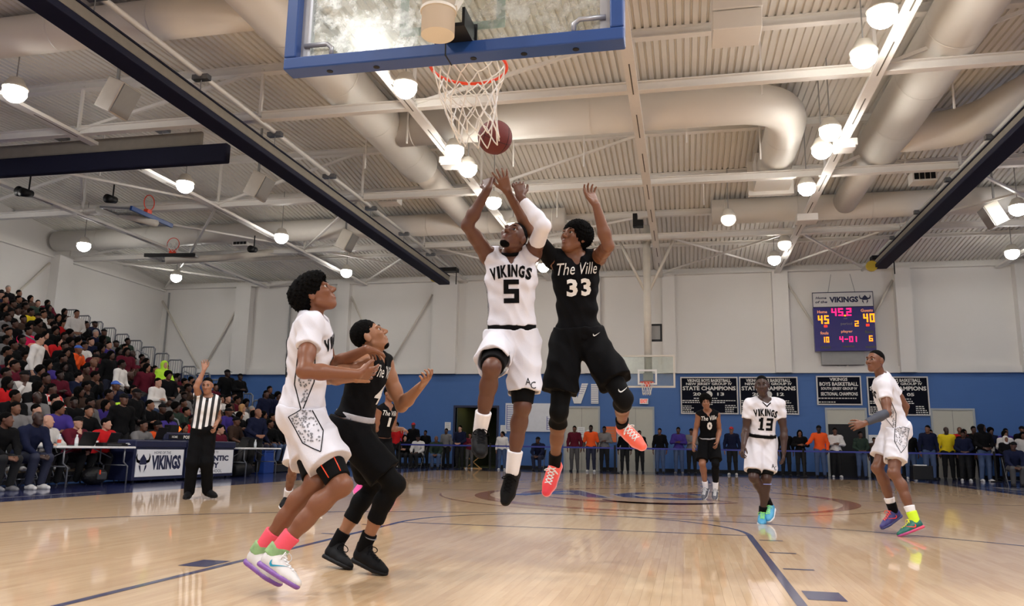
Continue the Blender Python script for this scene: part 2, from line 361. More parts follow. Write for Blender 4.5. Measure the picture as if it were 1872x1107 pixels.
# ceiling deck, corrugated along the court
mb = MB(); per = .16; prof = [(0, 0), (.1, 0), (.112, .05), (.148, .05)]
ys = [YN-.2, 11.0, 18.2, YF+.2]
xs = []
x = XL-.2
while x < XR+.2:
    xs += [(x+a, b) for a, b in prof]; x += per
vs, fs = [], []; n = len(xs)
for y in ys: vs += [(a, y, zd(y)+b) for a, b in xs]
for j in range(len(ys)-1):
    for i in range(n-1): fs.append((j*n+i, (j+1)*n+i, (j+1)*n+i+1, j*n+i+1))
mb.add(vs, fs)
struct(mb.build('ceiling', DECK))
struct(MB().box((XL-.3, YN-.3, 9.8), (XR+.3, YF+.3, 9.9)).build('roof_slab', DECK))
# trusses across the room
for k, y in enumerate([.9, 6.6, 12.4, 18.2, 23.9]):
    zt = zd(y)-.1; nm = ['out beyond the backboard', 'nearest to the camera in view', 'second from the backboard', 'third from the backboard', 'nearest to the scoreboard wall'][k]
    t = thing('roof_truss', 'cream steel roof truss spanning the hall, ' + ['behind the near baseline', 'just past the near rim', 'passing behind the net', 'level with the right loudspeaker', 'closest to the scoreboard wall'][k], 'truss', (0, y, 0), 0, 'roof trusses')
    xs_ = [-22.8, -17.4, -12.6, -7.9, -4.3, .35, 4.9, 8.1, 12.9, 17.4]
    for a, b in zip(xs_, xs_[1:]):
        MB().ibeam((a+.05, 0, 7.98), (b-.05, 0, 7.98), .17, .2).build('bottom_chord', BEAM, t)
    MB().ibeam((-22.8, 0, zt), (17.4, 0, zt), .18, .2).build('top_chord', BEAM, t)
    for i, (a, b) in enumerate(zip(xs_, xs_[1:])):
        m_ = (a+b)/2
        if i % 2 == 0: MB().beam((a, 0, 8.0), (b, 0, zt), .07, .07).build('diagonal', BEAM, t)
        MB().beam((a, 0, 8.0), (a, 0, zt), .06, .06).build('strut', BEAM, t)
# purlins between the trusses, below the deck
for k, y in enumerate([3.7, 9.5, 15.3, 21.0, 27.0]):
    z = zd(y)-.07; t = thing('roof_purlin', 'cream purlin right under the corrugated deck, bay %s from the near wall' % ['one', 'two', 'three', 'four', 'five'][k], 'beam', (0, y, 0), 0, 'roof purlins')
    MB().ibeam((-22.8, 0, z), (17.4, 0, z), .12, .14).build('purlin', BEAM, t)
# long beams running down the hall at bottom-chord level
BX = [(-17.4, 'by the bleacher side'), (-12.6, 'over the bleachers'), (-7.9, 'carrying the left curtain'), (-4.3, 'left of the backboard'), (.35, 'right of the backboard over midcourt'), (4.9, 'beside the right lamps'), (8.1, 'carrying the right curtain'), (12.9, 'far right')]
SLOT = mat('slot_shadow', (96, 90, 80), .8)
for x, nm in BX:
    t = thing('ceiling_beam', 'long cream beam along the hall, ' + nm, 'beam', (x, 0, 0), 0, 'long ceiling beams')
    if x in (-7.9, 8.1):
        MB().tube([(0, -11.8, 7.9), (0, 29.8, 7.9)], .055, 10).build('pipe', BEAM, t, True)
        for y in np.arange(1.5, 29, 2.9):
            MB().box((-.17, y-.07, 7.8), (.17, y+.07, 7.9)).build('clamp', STEEL, t)
    else:
        MB().box((-.11, -11.8, 7.84), (.11, 29.8, 7.92)).build('channel', BEAM, t)
        mb = MB()
        for y in np.arange(-5, 29, 2.3): mb.box((-.012, y, 7.835), (.012, y+1.3, 7.842))
        stuff(mb.build('slot', SLOT, t))
# horizontal cross bracing rods near the far wall
for k, (a, b) in enumerate([((4.9,23.9),(.35,29.8)),((.35,23.9),(4.9,29.8)),((4.9,23.9),(8.1,29.8)),((8.1,23.9),(4.9,29.8)),((8.1,18.2),(12.9,23.9)),((12.9,18.2),(8.1,23.9)),((-7.9,23.9),(-12.6,29.8)),((-12.6,23.9),(-7.9,29.8)),((-12.6,18.2),(-17.4,23.9)),((-17.4,18.2),(-12.6,23.9)),((-17.4,23.9),(-22.7,29.8)),((-22.7,23.9),(-17.4,29.8)),((-7.9,23.9),(-4.3,29.8)),((-12.6,12.4),(-17.4,18.2)),((-17.4,12.4),(-12.6,18.2)),((8.1,12.4),(12.9,18.2)),((-7.9,18.2),(-12.6,23.9))]):
    o = MB().beam((*a, 8.02+.06*(k % 2)), (*b, 8.02+.06*(k % 2)), .07, .06).build('brace_rod', BEAM)
    tag(o, 'roof brace in the %s bay, %s, slanting away %s' % ({12: 'near', 18: 'middle', 23: 'far'}[int(a[1])], {-20: 'against the bleacher wall', -15: 'over the upper bleachers', -10: 'over the bleacher front', -6: 'just right of the left curtain', 3: 'left of the right lamps', 6: 'between right lamps and right curtain', 7: 'between right lamps and right curtain', 10: 'beyond the right curtain'}[round((a[0]+b[0])/2)], 'rightward' if b[0] > a[0] else 'leftward'), 'brace', 'roof cross braces')
# hangers from the deck
for i, (x, y) in enumerate([(-5.2,14.5),(-3.0,16.5),(-1.2,16.8),(1.4,15.6),(2.9,13.2),(3.2,17.0),(6.9,14.6),(-9.6,12.8),(-6.9,16.0),(7.0,18.8),(-14.4,15.3),(1.9,20.6),(-2.6,21.2)]):
    o = MB().beam((x, y, 8.0), (x, y, zd(y)), .035, .035).build('hanger_rod', BEAM); tag(o, 'thin cream hanger rod under the deck, %s from the left' % ['third','sixth','eighth','tenth','eleventh','twelfth','thirteenth','second','fourth','last','first','ninth by the far camera','seventh'][i], 'rod', 'deck hanger rods')
# lamps
ORDN = ['first','second','third','fourth','fifth','sixth','seventh','eighth']
for i, (x, y) in enumerate(LAMPS+LAMPS_DIM):
    dim = i >= len(LAMPS)
    row = {-12: 'row above the bleacher front', -20: 'row nearest the bleacher wall', -4: 'row left of the backboard', 4: 'row right of midcourt', 10: 'inner right side'}.get(round(x), 'outer right side')
    col_ = sorted(q[1] for q in LAMPS if abs(q[0]-x) < 1.5); pos_ = ORDN[len(col_)-1-col_.index(y)] if not dim else ''
    t = thing('high_bay_lamp', ('dim unlit high bay lamp ' + ('left of the right beam' if x < 3 else 'close to the right beam')) if dim else 'glowing high bay lamp, %s from the far wall in the %s' % (pos_, row), 'lamp', (x, y, 7.7), 0, 'high bay lamps')
    n = 24
    MB().tube([(0,0,.24),(0,0,.2),(0,0,.06),(0,0,0)], [.05,.13,.2,.24], n).build('housing', WHITE, t, True)
    MB().tube([(0,0,.02),(0,0,-.04),(0,0,-.12),(0,0,-.2),(0,0,-.26),(0,0,-.29)], [.19,.215,.22,.18,.11,.03], n).build('lens', LENSD if dim else LENS, t, True)
    MB().tube([(0,0,.24),(0,0,zd(y)-7.7)], .012, 6).build('stem', GREY, t)
# ducts
def duct(name, label, pts, r, rings=2.2, ends=True):
    t = thing(name, label, 'duct')
    P = [np.array(p, float) for p in pts]
    MB().tube(P, r, 28).build('duct_run', DUCT, t, True)
    for a, b in zip(P, P[1:]):
        L = np.linalg.norm(b-a)
        if L < 1.5: continue
        d = (b-a)/L
        for s_ in np.arange(.4, L, rings):
            c = a+d*s_; MB().tube([c-d*.012, c+d*.012], r+.009, 28, caps=False).build('seam', DUCT, t, True)
    return t
def bend(a, c, b, n=8): return [tuple((1-t)**2*np.array(a)+2*t*(1-t)*np.array(c)+t*t*np.array(b)) for t in np.linspace(0, 1, n)]
duct('air_duct', 'big cream round duct running down the hall left of the backboard', [(-5.95,-6,8.62),(-5.95,17.6,8.62)], .52)
duct('air_duct', 'narrower cream duct continuing the left run toward the far wall', [(-5.95,17.3,8.58),(-5.95,23.0,8.5)], .36)
duct('air_duct', 'cream branch duct crossing behind the ball, ending in an elbow and outlet', [(-5.6,15.0,8.62),(1.9,15.0,8.62)]+bend((2.4,15.0,8.62),(3.75,15.0,8.62),(3.75,16.4,8.6))+[(3.75,19.0,8.55)], .46)
t = thing('duct_outlet', 'flared cream duct outlet beyond the elbow by the right lamps', 'duct', (3.75,19.0,8.55)); MB().obox((0,.55,0),(.48,0,0),(0,.5,0),(0,0,.4)).build('box', DUCT, t); MB().obox((0,1.12,0),(.62,0,0),(0,.09,0),(0,0,.5)).build('flange', DUCT, t)
duct('air_duct', 'big cream round duct running down the right side of the hall', [(6.25,-6,8.62),(6.25,18.6,8.62)], .55)
duct('air_duct', 'narrower cream duct continuing the right run to the far cross duct', [(6.22,18.3,8.56),(6.2,22.6,8.5)], .36)
duct('air_duct', 'cream elbow duct branching off the right run toward the side wall', bend((6.5,17.4,8.6),(8.1,17.5,8.6),(8.4,16.2,8.6))+[(8.6,15.5,8.6),(17.2,14.4,8.6)], .45)
duct('air_duct', 'slim cream cross duct high over the left bleachers', [(-5.8,9.4,8.7),(-22.6,9.6,8.7)], .38)
duct('air_duct', 'long cream cross duct high in front of the scoreboard wall', [(2.2,22.9,8.45),(17.2,22.9,8.45)], .40)
duct('air_duct', 'long cream cross duct on the far left near the bleacher wall', [(-2.6,22.9,8.45),(-22.6,22.9,8.45)], .38)
# hanging diffuser box and small boxes
t = thing('hanging_heater', 'square cream unit heater hanging from the deck right of the backboard', 'heater', (2.27, 11.0, 8.12))
MB().box((-.42,-.35,.0),(.42,.35,.36)).build('lower_body', DUCT, t, bevel=.015); MB().box((-.42,-.37,.375),(.44,.37,.8)).build('upper_body', DUCT, t, bevel=.015); MB().box((-.34,-.39,.82),(.36,.39,.95)).build('grille', DARKG, t)
for (x, y, nm) in ((-4.3,15.3,'left'),(4.9,15.75,'right')):
    t = thing('junction_box', 'boxy cream lamp driver box straddling the beam with the %s lamps' % nm, 'box', (x, y, 7.6)); MB().box((-.27,-.22,.08),(.27,.22,.26)).build('box', BEAM, t, bevel=.02); MB().box((-.2,-.3,0),(.2,.1,.08)).build('tray', BEAM, t, bevel=.01)
t = thing('junction_box', 'small cream box on the right beam near the far wall', 'box', (4.9, 21.6, 7.62)); MB().box((-.3,-.25,0),(.3,.25,.22)).build('box', BEAM, t, bevel=.02)
for i, (x, y, s_, nm) in enumerate([(-10.0,10.5,1,'front'),(-10.0,16.1,1,'middle'),(-10.0,21.9,1,'rear'),(10.1,22.0,-1,'only right-side')]):
    t = thing('loudspeaker', 'tilted white box loudspeaker hung from the roof, %s' % ['largest, above the short curtain','middle one on the left','smallest, beside the far left lamps','alone over the right side'][i], 'speaker', (x, y, 7.72), 0, 'ceiling loudspeakers')
    rx = np.array([[math.cos(.45*s_),0,math.sin(.45*s_)],[0,1,0],[-math.sin(.45*s_),0,math.cos(.45*s_)]])
    MB().obox((0,0,0), rx@np.array((.2,0,0)), (0,.27,0), rx@np.array((0,0,.34))).build('cabinet', WHITE, t, bevel=.02)
    MB().obox(rx@np.array((.215*s_,0,0)), rx@np.array((.012,0,0)), (0,.25,0), rx@np.array((0,0,.31))).build('grille', GREY, t)
    MB().beam((-.05*s_,0,.3),(-.05*s_,0,zd(y)-7.72),.05,.05).build('bracket', GREY, t)
for i, (x, y) in enumerate(((-7.3,18.9),(7.55,19.4),(-14.6,23.0))):
    t = thing('air_vent', 'small dark slotted air register near the %s' % ['left curtain pipe','right curtain pipe','folded black hoop'][i], 'vent', (x, y, 7.95), 0, 'air registers')
    MB().box((-.3,-.22,0),(.3,.22,.3)).build('box', BEAM, t)
    for k in range(4): MB().box((-.26+.135*k,-.24,.05),(-.15+.135*k,-.22,.22)).build('slot', BLACK, t)
t = thing('ceiling_camera', 'black projector-like camera on the beam above the far hoop', 'camera', (-.15, 21.9, 7.78)); MB().box((-.12,-.12,0),(.02,.12,.42)).build('body', BLACK, t); MB().box((0,-.15,0),(.2,.15,.2)).build('lens_box', BLACK, t)
for i, (x, y) in enumerate(((-16.7,15.3),(-14.7,16.2),(-13.7,22.2))):
    t = thing('spotlight', 'black round spotlight, %s' % ['upper left with a twin head','by the folded blue backboard','over the folded black hoop'][i], 'light', (x, y, 7.6), 0, 'black spotlights')
    MB().tube([(0,-.2,0),(0,-.18,0),(0,.15,.05)], [.0,.13,.1], 16).build('can', BLACK, t, True); MB().beam((0,.05,.1),(0,.05,.55),.03,.03).build('yoke', BLACK, t)
    if i == 0: MB().tube([(-.3,0,.1),(-.32,.25,.12)], [.15,.1], 14).build('twin_can', BLACK, t, True)
# curtains (rolled divider curtains)
def curtain(label, x, y0, y1, motor=True, dz=0.0):
    t = thing('divider_curtain', label, 'curtain', (x, 0, 0))
    MB().box((-.19, y0, 7.22+dz), (.19, y1, 7.42+dz)).build('upper_mesh_roll', CURTG, t, bevel=.03)
    MB().box((-.24, y0, 7.09+dz), (.2, y1, 7.22+dz)).build('lower_vinyl_roll', CURT, t, bevel=.02)
    MB().box((-.2, y0, 7.42+dz), (.2, y1, 7.45+dz)).build('top_hem', CURT, t)
    for y in np.arange(1.5, y1, 2.9):
        if y > y0: MB().tube([(0, y, 7.5), (0, y, 7.82)], .01, 5).build('hanger_cable', GREY, t)
    if motor:
        MB().box((-.3, y1-.2, 7.6), (.5, y1+.2, 7.75)).build('motor_bracket', BLACK, t); MB().tube([(.45,y1,7.1),(.45,y1,7.65)], .02, 6).build('bracket_arm', BLACK, t)
        MB().tube([(-.35,y1-.3,7.35),(-.35,y1-.2,7.35)], .19, 18).build('motor_drum', mat('yellow_drum', (206,180,60), .4), t)
    return t
curtain('long navy rolled divider curtain hanging over the left sideline', -7.9, 2.0, 26.6)
curtain('long navy rolled divider curtain hanging over the right side', 8.1, 2.0, 26.9, True, .2)
t = thing('divider_curtain', 'short navy rolled curtain crossing to the left curtain', 'curtain', (0, 13.0, 0))
MB().box((-22.5,-.05,7.66),(-9.7,.05,8.02)).build('upper_mesh_roll', CURTG, t, bevel=.05); MB().box((-22.5,-.1,7.2),(-9.0,.1,7.66)).build('lower_vinyl_roll', CURT, t, bevel=.04)
for x in (-16.5,-13.6,-10.8): MB().tube([(x,0,8.0),(x,0,8.12)], .01, 5).build('hanger_cable', GREY, t); MB().box((x-.15,-.1,8.08),(x+.15,.1,8.15)).build('clamp', STEEL, t)
# ------------------------------------------------------------ near basket
def glass_mat(name='backboard_glass', hazy=1.0):
    m = bpy.data.materials.new(name); m.use_nodes = True; nt = m.node_tree; N = nt.nodes.new; L = nt.links.new
    for n in list(nt.nodes):
        if n.type == 'BSDF_PRINCIPLED': nt.nodes.remove(n)
    out = nt.nodes['Material Output']
    tr = N('ShaderNodeBsdfTransparent'); tr.inputs[0].default_value = (.90, .94, .91, 1)
    gl = N('ShaderNodeBsdfGlossy'); gl.inputs['Roughness'].default_value = .13
    hz = N('ShaderNodeBsdfGlossy'); hz.inputs['Roughness'].default_value = .3; hz.inputs['Color'].default_value = (.9,.92,.9,1)
    df = N('ShaderNodeBsdfDiffuse'); df.inputs[0].default_value = (.75,.78,.75,1)
    tc = N('ShaderNodeTexCoord'); n1 = N('ShaderNodeTexNoise'); n1.inputs['Scale'].default_value = 9; n1.inputs['Detail'].default_value = 8; n1.inputs['Roughness'].default_value = .7
    L(tc.outputs['Object'], n1.inputs['Vector'])
    rp = N('ShaderNodeValToRGB'); rp.color_ramp.elements[0].position = .42; rp.color_ramp.elements[1].position = .7; rp.color_ramp.elements[0].color = (.04*hazy,)*3+(1,); rp.color_ramp.elements[1].color = (.62*hazy,)*3+(1,)
    L(n1.outputs['Fac'], rp.inputs[0])
    fr = N('ShaderNodeFresnel'); fr.inputs[0].default_value = 1.5
    m1 = N('ShaderNodeMixShader'); L(fr.outputs[0], m1.inputs[0]); L(tr.outputs[0], m1.inputs[1]); L(gl.outputs[0], m1.inputs[2])
    sm = N('ShaderNodeMixShader'); sm.inputs[0].default_value = .35; L(hz.outputs[0], sm.inputs[1]); L(df.outputs[0], sm.inputs[2])
    m2 = N('ShaderNodeMixShader'); L(rp.outputs[0], m2.inputs[0]); L(m1.outputs[0], m2.inputs[1]); L(sm.outputs[0], m2.inputs[2])
    L(m2.outputs[0], out.inputs[0]); return m
GLASS = glass_mat(); CLEAR = glass_mat('clear_board_glass', .12)
ALU = mat('aluminium_frame', (176,178,182), .35, metal=.5, var=.05)
TARGET = mat('target_stripe', (214,226,214), .5, var=.04)
def net(parent, c, r0=.225, r1=.13, h=.44, n=12, rows=5, rad=.0045, sway=(0,0), nn=5, seed=3):
    rr = random.Random(seed); P = {}
    for j in range(rows+1):
        f = j/rows; r = r1+(r0-r1)*(1-f)**1.5
        for i in range(n):
            a = 2*math.pi*(i+.5*(j % 2))/n; jit = .012*(j > 0)
            P[i, j] = (c[0]+r*math.cos(a)+sway[0]*f*f+rr.uniform(-jit, jit), c[1]+r*math.sin(a)+sway[1]*f*f+rr.uniform(-jit, jit), c[2]-h*f+rr.uniform(-jit, jit))
    mb = MB()
    for i in range(n):
        for s_ in (0, 1):   # two zigzag cords per loop
            pts = []; k = i
            for j in range(rows+1):
                pts.append(P[k % n, j])
                if s_ == 0: k = k if j % 2 == 0 else k+1
                else: k = k-1 if j % 2 == 0 else k
            sp = []
            for a, b in zip(pts, pts[1:]):
                a, b = np.array(a), np.array(b); sp += [a, (a+b)/2+np.array((0,0,-.006))]
            sp.append(np.array(pts[-1])); mb.tube(sp, rad, nn)
    return mb.build('net', NETM, parent, True)
hoop = thing('basketball_hoop', 'near basketball hoop with blue padded glass backboard, seen from behind and below', 'hoop', (.013, 1.2, 0))
zb, zt_ = 2.947, 4.0
MB().box((-.9,-.004,zb+.01),(.9,.014,zt_)).build('glass', GLASS, hoop)
mb = MB(); mb.box((-.915,-.022,zb-.01),(.915,.025,zb+.035)); mb.box((-.915,-.022,zt_-.04),(.915,.025,zt_)); mb.box((-.9,-.022,zb+.035),(-.828,.025,zt_-.04)); mb.box((.828,-.022,zb+.035),(.9,.025,zt_-.04)); mb.build('frame', ALU, hoop)
mb = MB()
mb.box((-.957,-.08,zb-.06),(.957,.04,zb+.012)); mb.box((-.957,-.08,zb+.012),(-.885,.04,zt_+.02)); mb.box((.885,-.08,zb+.012),(.957,.04,zt_+.02))
pad = mb.build('edge_padding', BLUEP, hoop, bevel=.008)
mb = MB()
for x in (-.7,-.42,.14,.42,.7): mb.tube([(x,-.015,zb-.0625),(x,-.015,zb-.058)], .018, 12)
mb.build('bolt_hole', BLACK, pad)
mb = MB().box((-.004,-.0805,zb-.0612),(.004,.041,zb+.012)); mb.build('padding_seam', BLACK, pad)
mb = MB(); mb.box((-.305,.014,3.07),(.305,.018,3.12)); mb.box((-.305,.014,3.48),(.305,.018,3.53)); mb.box((-.305,.014,3.12),(-.255,.018,3.48)); mb.box((.255,.014,3.12),(.305,.018,3.48)); mb.build('target_square', TARGET, hoop)
for s_ in (-1, 1):
    x0, x1 = s_*.86, s_*.69
    MB().tube([(x0,-.03,zb+.1),(x1+s_*.03,-.03,zb+.1),(x1,-.03,zb+.075),(x1,-.03,zb+.03)], .014, 8).build('corner_bracket', ALU, hoop, True)
mast = MB().tube([(.037,-.33,2.86),(.037,-.33,8.9)], .085, 32).build('mast', WHITE, hoop, True)
mast.data.polygons.foreach_set('use_smooth', [len(p.vertices) == 4 for p in mast.data.polygons])
MB().tube([(.037,-.33,2.985),(.037,-.33,3.0)], .093, 32).build('mast_collar', WHITE, mast)
mb = MB(); mb.box((.02,-.4155,3.05),(.035,-.4145,3.075)); mb.box((.045,-.4155,3.05),(.06,-.4145,3.075)); mb.build('mast_marking', BLKINK, mast)
MB().box((.0,-.24,2.955),(.15,-.03,2.975)).box((-.08,-.03,2.95),(.16,-.02,3.08)).box((.135,-.24,2.975),(.15,-.03,3.06)).build('mount_bracket', BLACK, hoop)
MB().beam((-.02,-.33,3.0),(-.02,-.03,3.35),.03,.03).beam((.12,-.33,3.0),(.12,-.03,3.35),.03,.03).build('mount_arm', WHITE, hoop)
MB().tube([(.2286*math.cos(a),.38+.2286*math.sin(a),3.05) for a in np.linspace(0,2*math.pi,48,endpoint=False)], .0095, 10, closed=True).build('rim', ORANGE, hoop, True)
MB().box((-.08,.03,3.0),(.08,.17,3.045)).box((-.07,.03,2.94),(.07,.055,3.05)).build('rim_mount', ORANGE, hoop)
net(hoop, (0,.38,3.045), .222, .13, .43, rows=7, rad=.004, sway=(.05,.08))
# ball
def ball_mat():
    m = mat('basketball_leather', (104,34,30), .62, var=.12, scale=20, bump=.5, bscale=320); return m
bl_ = thing('basketball', 'dark red basketball beyond the near net above the raised hands', 'ball', (-.034, 2.467, 2.962), .5)
bm = bmesh.new(); bmesh.ops.create_uvsphere(bm, u_segments=40, v_segments=24, radius=.1205); me = bpy.data.meshes.new('ball_cover'); bm.to_mesh(me); bm.free(); me.materials.append(ball_mat()); me.polygons.foreach_set('use_smooth', [True]*len(me.polygons)); link('ball_cover', me, bl_)
mb = MB(); R_ = .1207
mb.tube([(R_*math.cos(a), R_*math.sin(a), 0) for a in np.linspace(0,2*math.pi,40,endpoint=False)], .0016, 5, closed=True)
mb.tube([(R_*math.cos(a), 0, R_*math.sin(a)) for a in np.linspace(0,2*math.pi,40,endpoint=False)], .0016, 5, closed=True)
for s_ in (-1, 1):
    pts = []
    for a in np.linspace(0,2*math.pi,40,endpoint=False):
        v = np.array((.075+.02*math.cos(2*a), .1*math.cos(a), .1*math.sin(a))); v[0] *= s_; pts.append(v/np.linalg.norm(v)*R_)
    mb.tube(pts, .0016, 5, closed=True)
bo = mb.build('ball_seam', BLACK, bl_); bl_.rotation_euler = (.6,.3,.5)
# ------------------------------------------------------------ far basket
fh = thing('basketball_hoop', 'far basketball hoop with clear glass backboard on a white ceiling mast', 'hoop', (0, 24.4, 0))
MB().box((-.9,-.01,2.92),(.9,.01,3.98)).build('glass', CLEAR, fh)
mb = MB(); mb.box((-.92,-.02,2.9),(.92,.03,2.96)); mb.box((-.92,-.02,3.94),(.92,.03,4.0)); mb.box((-.92,-.02,2.96),(-.86,.03,3.94)); mb.box((.86,-.02,2.96),(.92,.03,3.94)); mb.build('frame', WHITE, fh)
mb = MB(); mb.box((-.32,-.016,3.0),(.32,-.011,3.05)); mb.box((-.32,-.016,3.45),(.32,-.011,3.51)); mb.box((-.32,-.016,3.05),(-.26,-.011,3.45)); mb.box((.26,-.016,3.05),(.32,-.011,3.45)); mb.build('target_square', PAPER, fh)
MB().tube([(.02,.3,3.1),(.02,.3,8.6)], .13, 20).build('mast', WHITE, fh, True)
for s_ in (-1, 1): MB().tube([(.02,.3,6.1),(.02+s_*1.0,.3,8.2)], .05, 10).build('mast_brace', WHITE, fh, True)
MB().box((-.14,.05,3.15),(.18,.3,3.4)).build('mount_bracket', GREY, fh)
MB().tube([(.2286*math.cos(a),-.4+.2286*math.sin(a),3.05) for a in np.linspace(0,2*math.pi,32,endpoint=False)], .012, 8, closed=True).build('rim', ORANGE, fh, True)
MB().box((-.09,-.19,2.93),(.09,-.01,3.06)).build('rim_mount', ORANGE, fh)
net(fh, (0,-.4,3.045), .222, .13, .42, rows=4, rad=.006, nn=4)
mn = thing('shot_clock', 'black framed square clock box strapped to the far white mast', 'clock', (.2, 24.9, 4.83))
mb = MB(); mb.box((-.3,-.06,-.3),(.3,.06,-.24)); mb.box((-.3,-.06,.24),(.3,.06,.3)); mb.box((-.3,-.06,-.24),(-.26,.06,.24)); mb.box((.24,-.06,-.24),(.3,.06,.24)); mb.build('frame', BLACK, mn); MB().box((-.26,-.02,-.24),(.24,.04,.24)).build('back_panel', GREY, mn)
# folded hoops up under the roof on the left
def folded(label, loc, rz, tilt, padm, L=.92):
    t = thing('folded_hoop', label, 'hoop', loc, rz); t.rotation_euler = (tilt, 0, rz)
    MB().box((-L,-.3,-.05),(L,.75,-.03)).build('glass', GLASS, t); MB().box((-L-.04,-.36,-.09),(L+.04,-.28,.04)).build('edge_padding', padm, t, bevel=.01)
    mb = MB(); mb.box((-L,.73,-.07),(L,.78,.0)); mb.box((-L,-.28,-.07),(-L+.05,.73,0)); mb.box((L-.05,-.28,-.07),(L,.73,0)); mb.build('frame', ALU, t)
    MB().tube([(.2286*math.cos(a),-.12,.42+.2286*math.sin(a)) for a in np.linspace(0,2*math.pi,32,endpoint=False)], .014, 8, closed=True).build('rim', ORANGE, t, True)
    MB().box((-.1,-.2,.0),(.1,-.06,.2)).build('rim_mount', ORANGE, t)
    return t
f1 = folded('folded hoop with blue padded board under the roof, left side', (-14.7,17.6,7.55), math.pi/2, .1, BLUEP)
MB().tube([(-.05,-.55,-.22),(-.05,1.6,.1)], .1, 16).build('mast', WHITE, f1, True)
f2 = folded('folded hoop with black padded board below the left cross duct', (-17.0,22.4,7.55), .12, .05, BLACK)
MB().tube([(-.1,-.4,-.25),(1.6,.6,.05),(4.2,1.6,.55)], .13, 16).build('mast', WHITE, f2, True); net(f2, (0,-.12,.42), .2, .16, .3, n=8, rows=3, rad=.008, nn=4)
# ------------------------------------------------------------ scoreboard
sb = thing('scoreboard', 'navy electronic scoreboard with white header panel on the far wall', 'scoreboard', (7.27, 29.62, 0))
x0, x1 = -1.08, 1.12
MB().box((x0,0,4.72),(x1,.2,6.43)).build('cabinet', mat('scoreboard_navy', (44,36,118), .4, var=.05), sb)
hd = MB().box((x0,-.01,6.44),(x1-.02,.1,7.0)).build('header_panel', mat('header_white', (206,204,202), .5), sb)
mb = MB(); mb.box((x0-.02,-.02,6.42),(x1,-.0,6.445)); mb.box((x0-.02,-.02,6.99),(x1,-.0,7.02)); mb.box((x0-.02,-.02,6.42),(x0,-.0,7.0)); mb.box((x1-.02,-.02,6.42),(x1,0,7.0)); mb.build('header_frame', INK, hd)
mb = MB(); put_text(mb, 'Home', (-.78,-.014,6.80), .4, .1, bold=.03, shear=.2); put_text(mb, 'of the', (-.78,-.014,6.64), .44, .1, bold=.03, shear=.2); put_text(mb, 'VIKINGS', (.05,-.014,6.72), 1.05, .23, bold=.05); mb.build('header_lettering', INK, hd)
def helmet(mb, c, s, y):   # plain horned helmet crest
    for sg in (-1, 1):
        pts = [(c[0]+sg*s*a, y, c[1]+s*b) for a, b in ((.28,.05),(.5,.1),(.58,.32),(.52,.5))]; mb.tube(pts, [s*.09, s*.08, s*.05, s*.01], 6)
    mb.poly([(c[0]+s*a, y, c[1]+s*b) for a, b in ((-.3,-.1),(.3,-.1),(.26,.2),(0,.48),(-.26,.2))])
    mb.poly([(c[0]+s*a, y, c[1]+s*b) for a, b in ((-.34,-.14),(-.2,-.14),(-.12,-.55),(-.3,-.3))]); mb.poly([(c[0]+s*a, y, c[1]+s*b) for a, b in ((.2,-.14),(.34,-.14),(.3,-.3),(.12,-.55))])
mb = MB(); helmet(mb, (.82, 6.72), .34, -.014); mb.build('header_crest', INK, hd)
AMB = lamp_mat('digit_amber', (255,150,20), 1.6); PNK = lamp_mat('digit_pink', (255,30,110), 1.6); RED_ = lamp_mat('dot_red', (255,50,30), 1.2)
CAPL = mat('caption_lit', (236,150,110), .6, var=.02, emit=.35); CAPD = mat('caption_dim', (120,116,128), .6, var=.02); CAPO = mat('caption_olive', (84,86,64), .6, var=.02)
def digits(s, x, z, w, h, m, nm, gap=.35, t=None):
    mb = MB(); t = t or h*.17
    for ch in s:
        if ch == '.': mb.box((x-.01,-.006,z),(x+t,0,z+t)); x += t*1.6; continue
        seg_digit(mb, ch, x, z, w, h, 0, t); x += w*(1+gap)
    return mb.build(nm, m, sb)
digits('45', -.93, 5.78, .17, .33, AMB, 'score_digits'); digits('40', .72, 5.82, .17, .33, AMB, 'score_digits')
digits('45', -.42, 6.08, .18, .30, PNK, 'clock_digits'); digits('.', .04, 6.06, .1, .3, AMB, 'clock_point', t=.06); digits('2', .12, 6.08, .18, .30, PNK, 'clock_digits')
digits('2', .40, 5.66, .14, .22, AMB, 'period_digit'); digits('10', -.82, 5.05, .11, .22, AMB, 'foul_digits'); digits('6', .88, 5.08, .13, .22, AMB, 'foul_digits'); digits('4-0', -.18, 5.06, .13, .22, PNK, 'player_digits'); digits('1', .34, 5.06, .1, .22, PNK, 'player_digits')
mb = MB(); mb.box((-.72,-.006,5.64),(-.6,0,5.73)); mb.box((.8,-.006,5.66),(.92,0,5.75)); mb.build('bonus_dot', RED_, sb)
def caps(items, m, nm):
    mb = MB()
    for s, x, z, w, h in items: put_text(mb, s, (x,-.004,z), w, h, bold=.03)
    mb.build(nm, m, sb)
caps([('Home',-.76,6.25,.36,.12),('Guests',.86,6.28,.44,.12),('player',.1,5.46,.42,.13),('fouls',-.72,5.42,.3,.12)], CAPL, 'lit_caption')
caps([('period',.1,5.76,.42,.13),('out',.07,5.98,.14,.06)], CAPD, 'dim_caption'); caps([('fouls',.9,5.45,.3,.12),('match',-.7,4.87,.36,.11),('weight',.12,4.88,.44,.12),('match',.92,4.87,.36,.11)], CAPO, 'unlit_caption')
MB().box((-.85,.12,4.2),(.7,.3,4.72)).build('rear_box', GREY, sb)
for s_ in (-.5, .5): MB().tube([(s_,.1,7.0),(s_*.7,.1,7.75)], .012, 5).build('hanger_cable', GREY, sb)
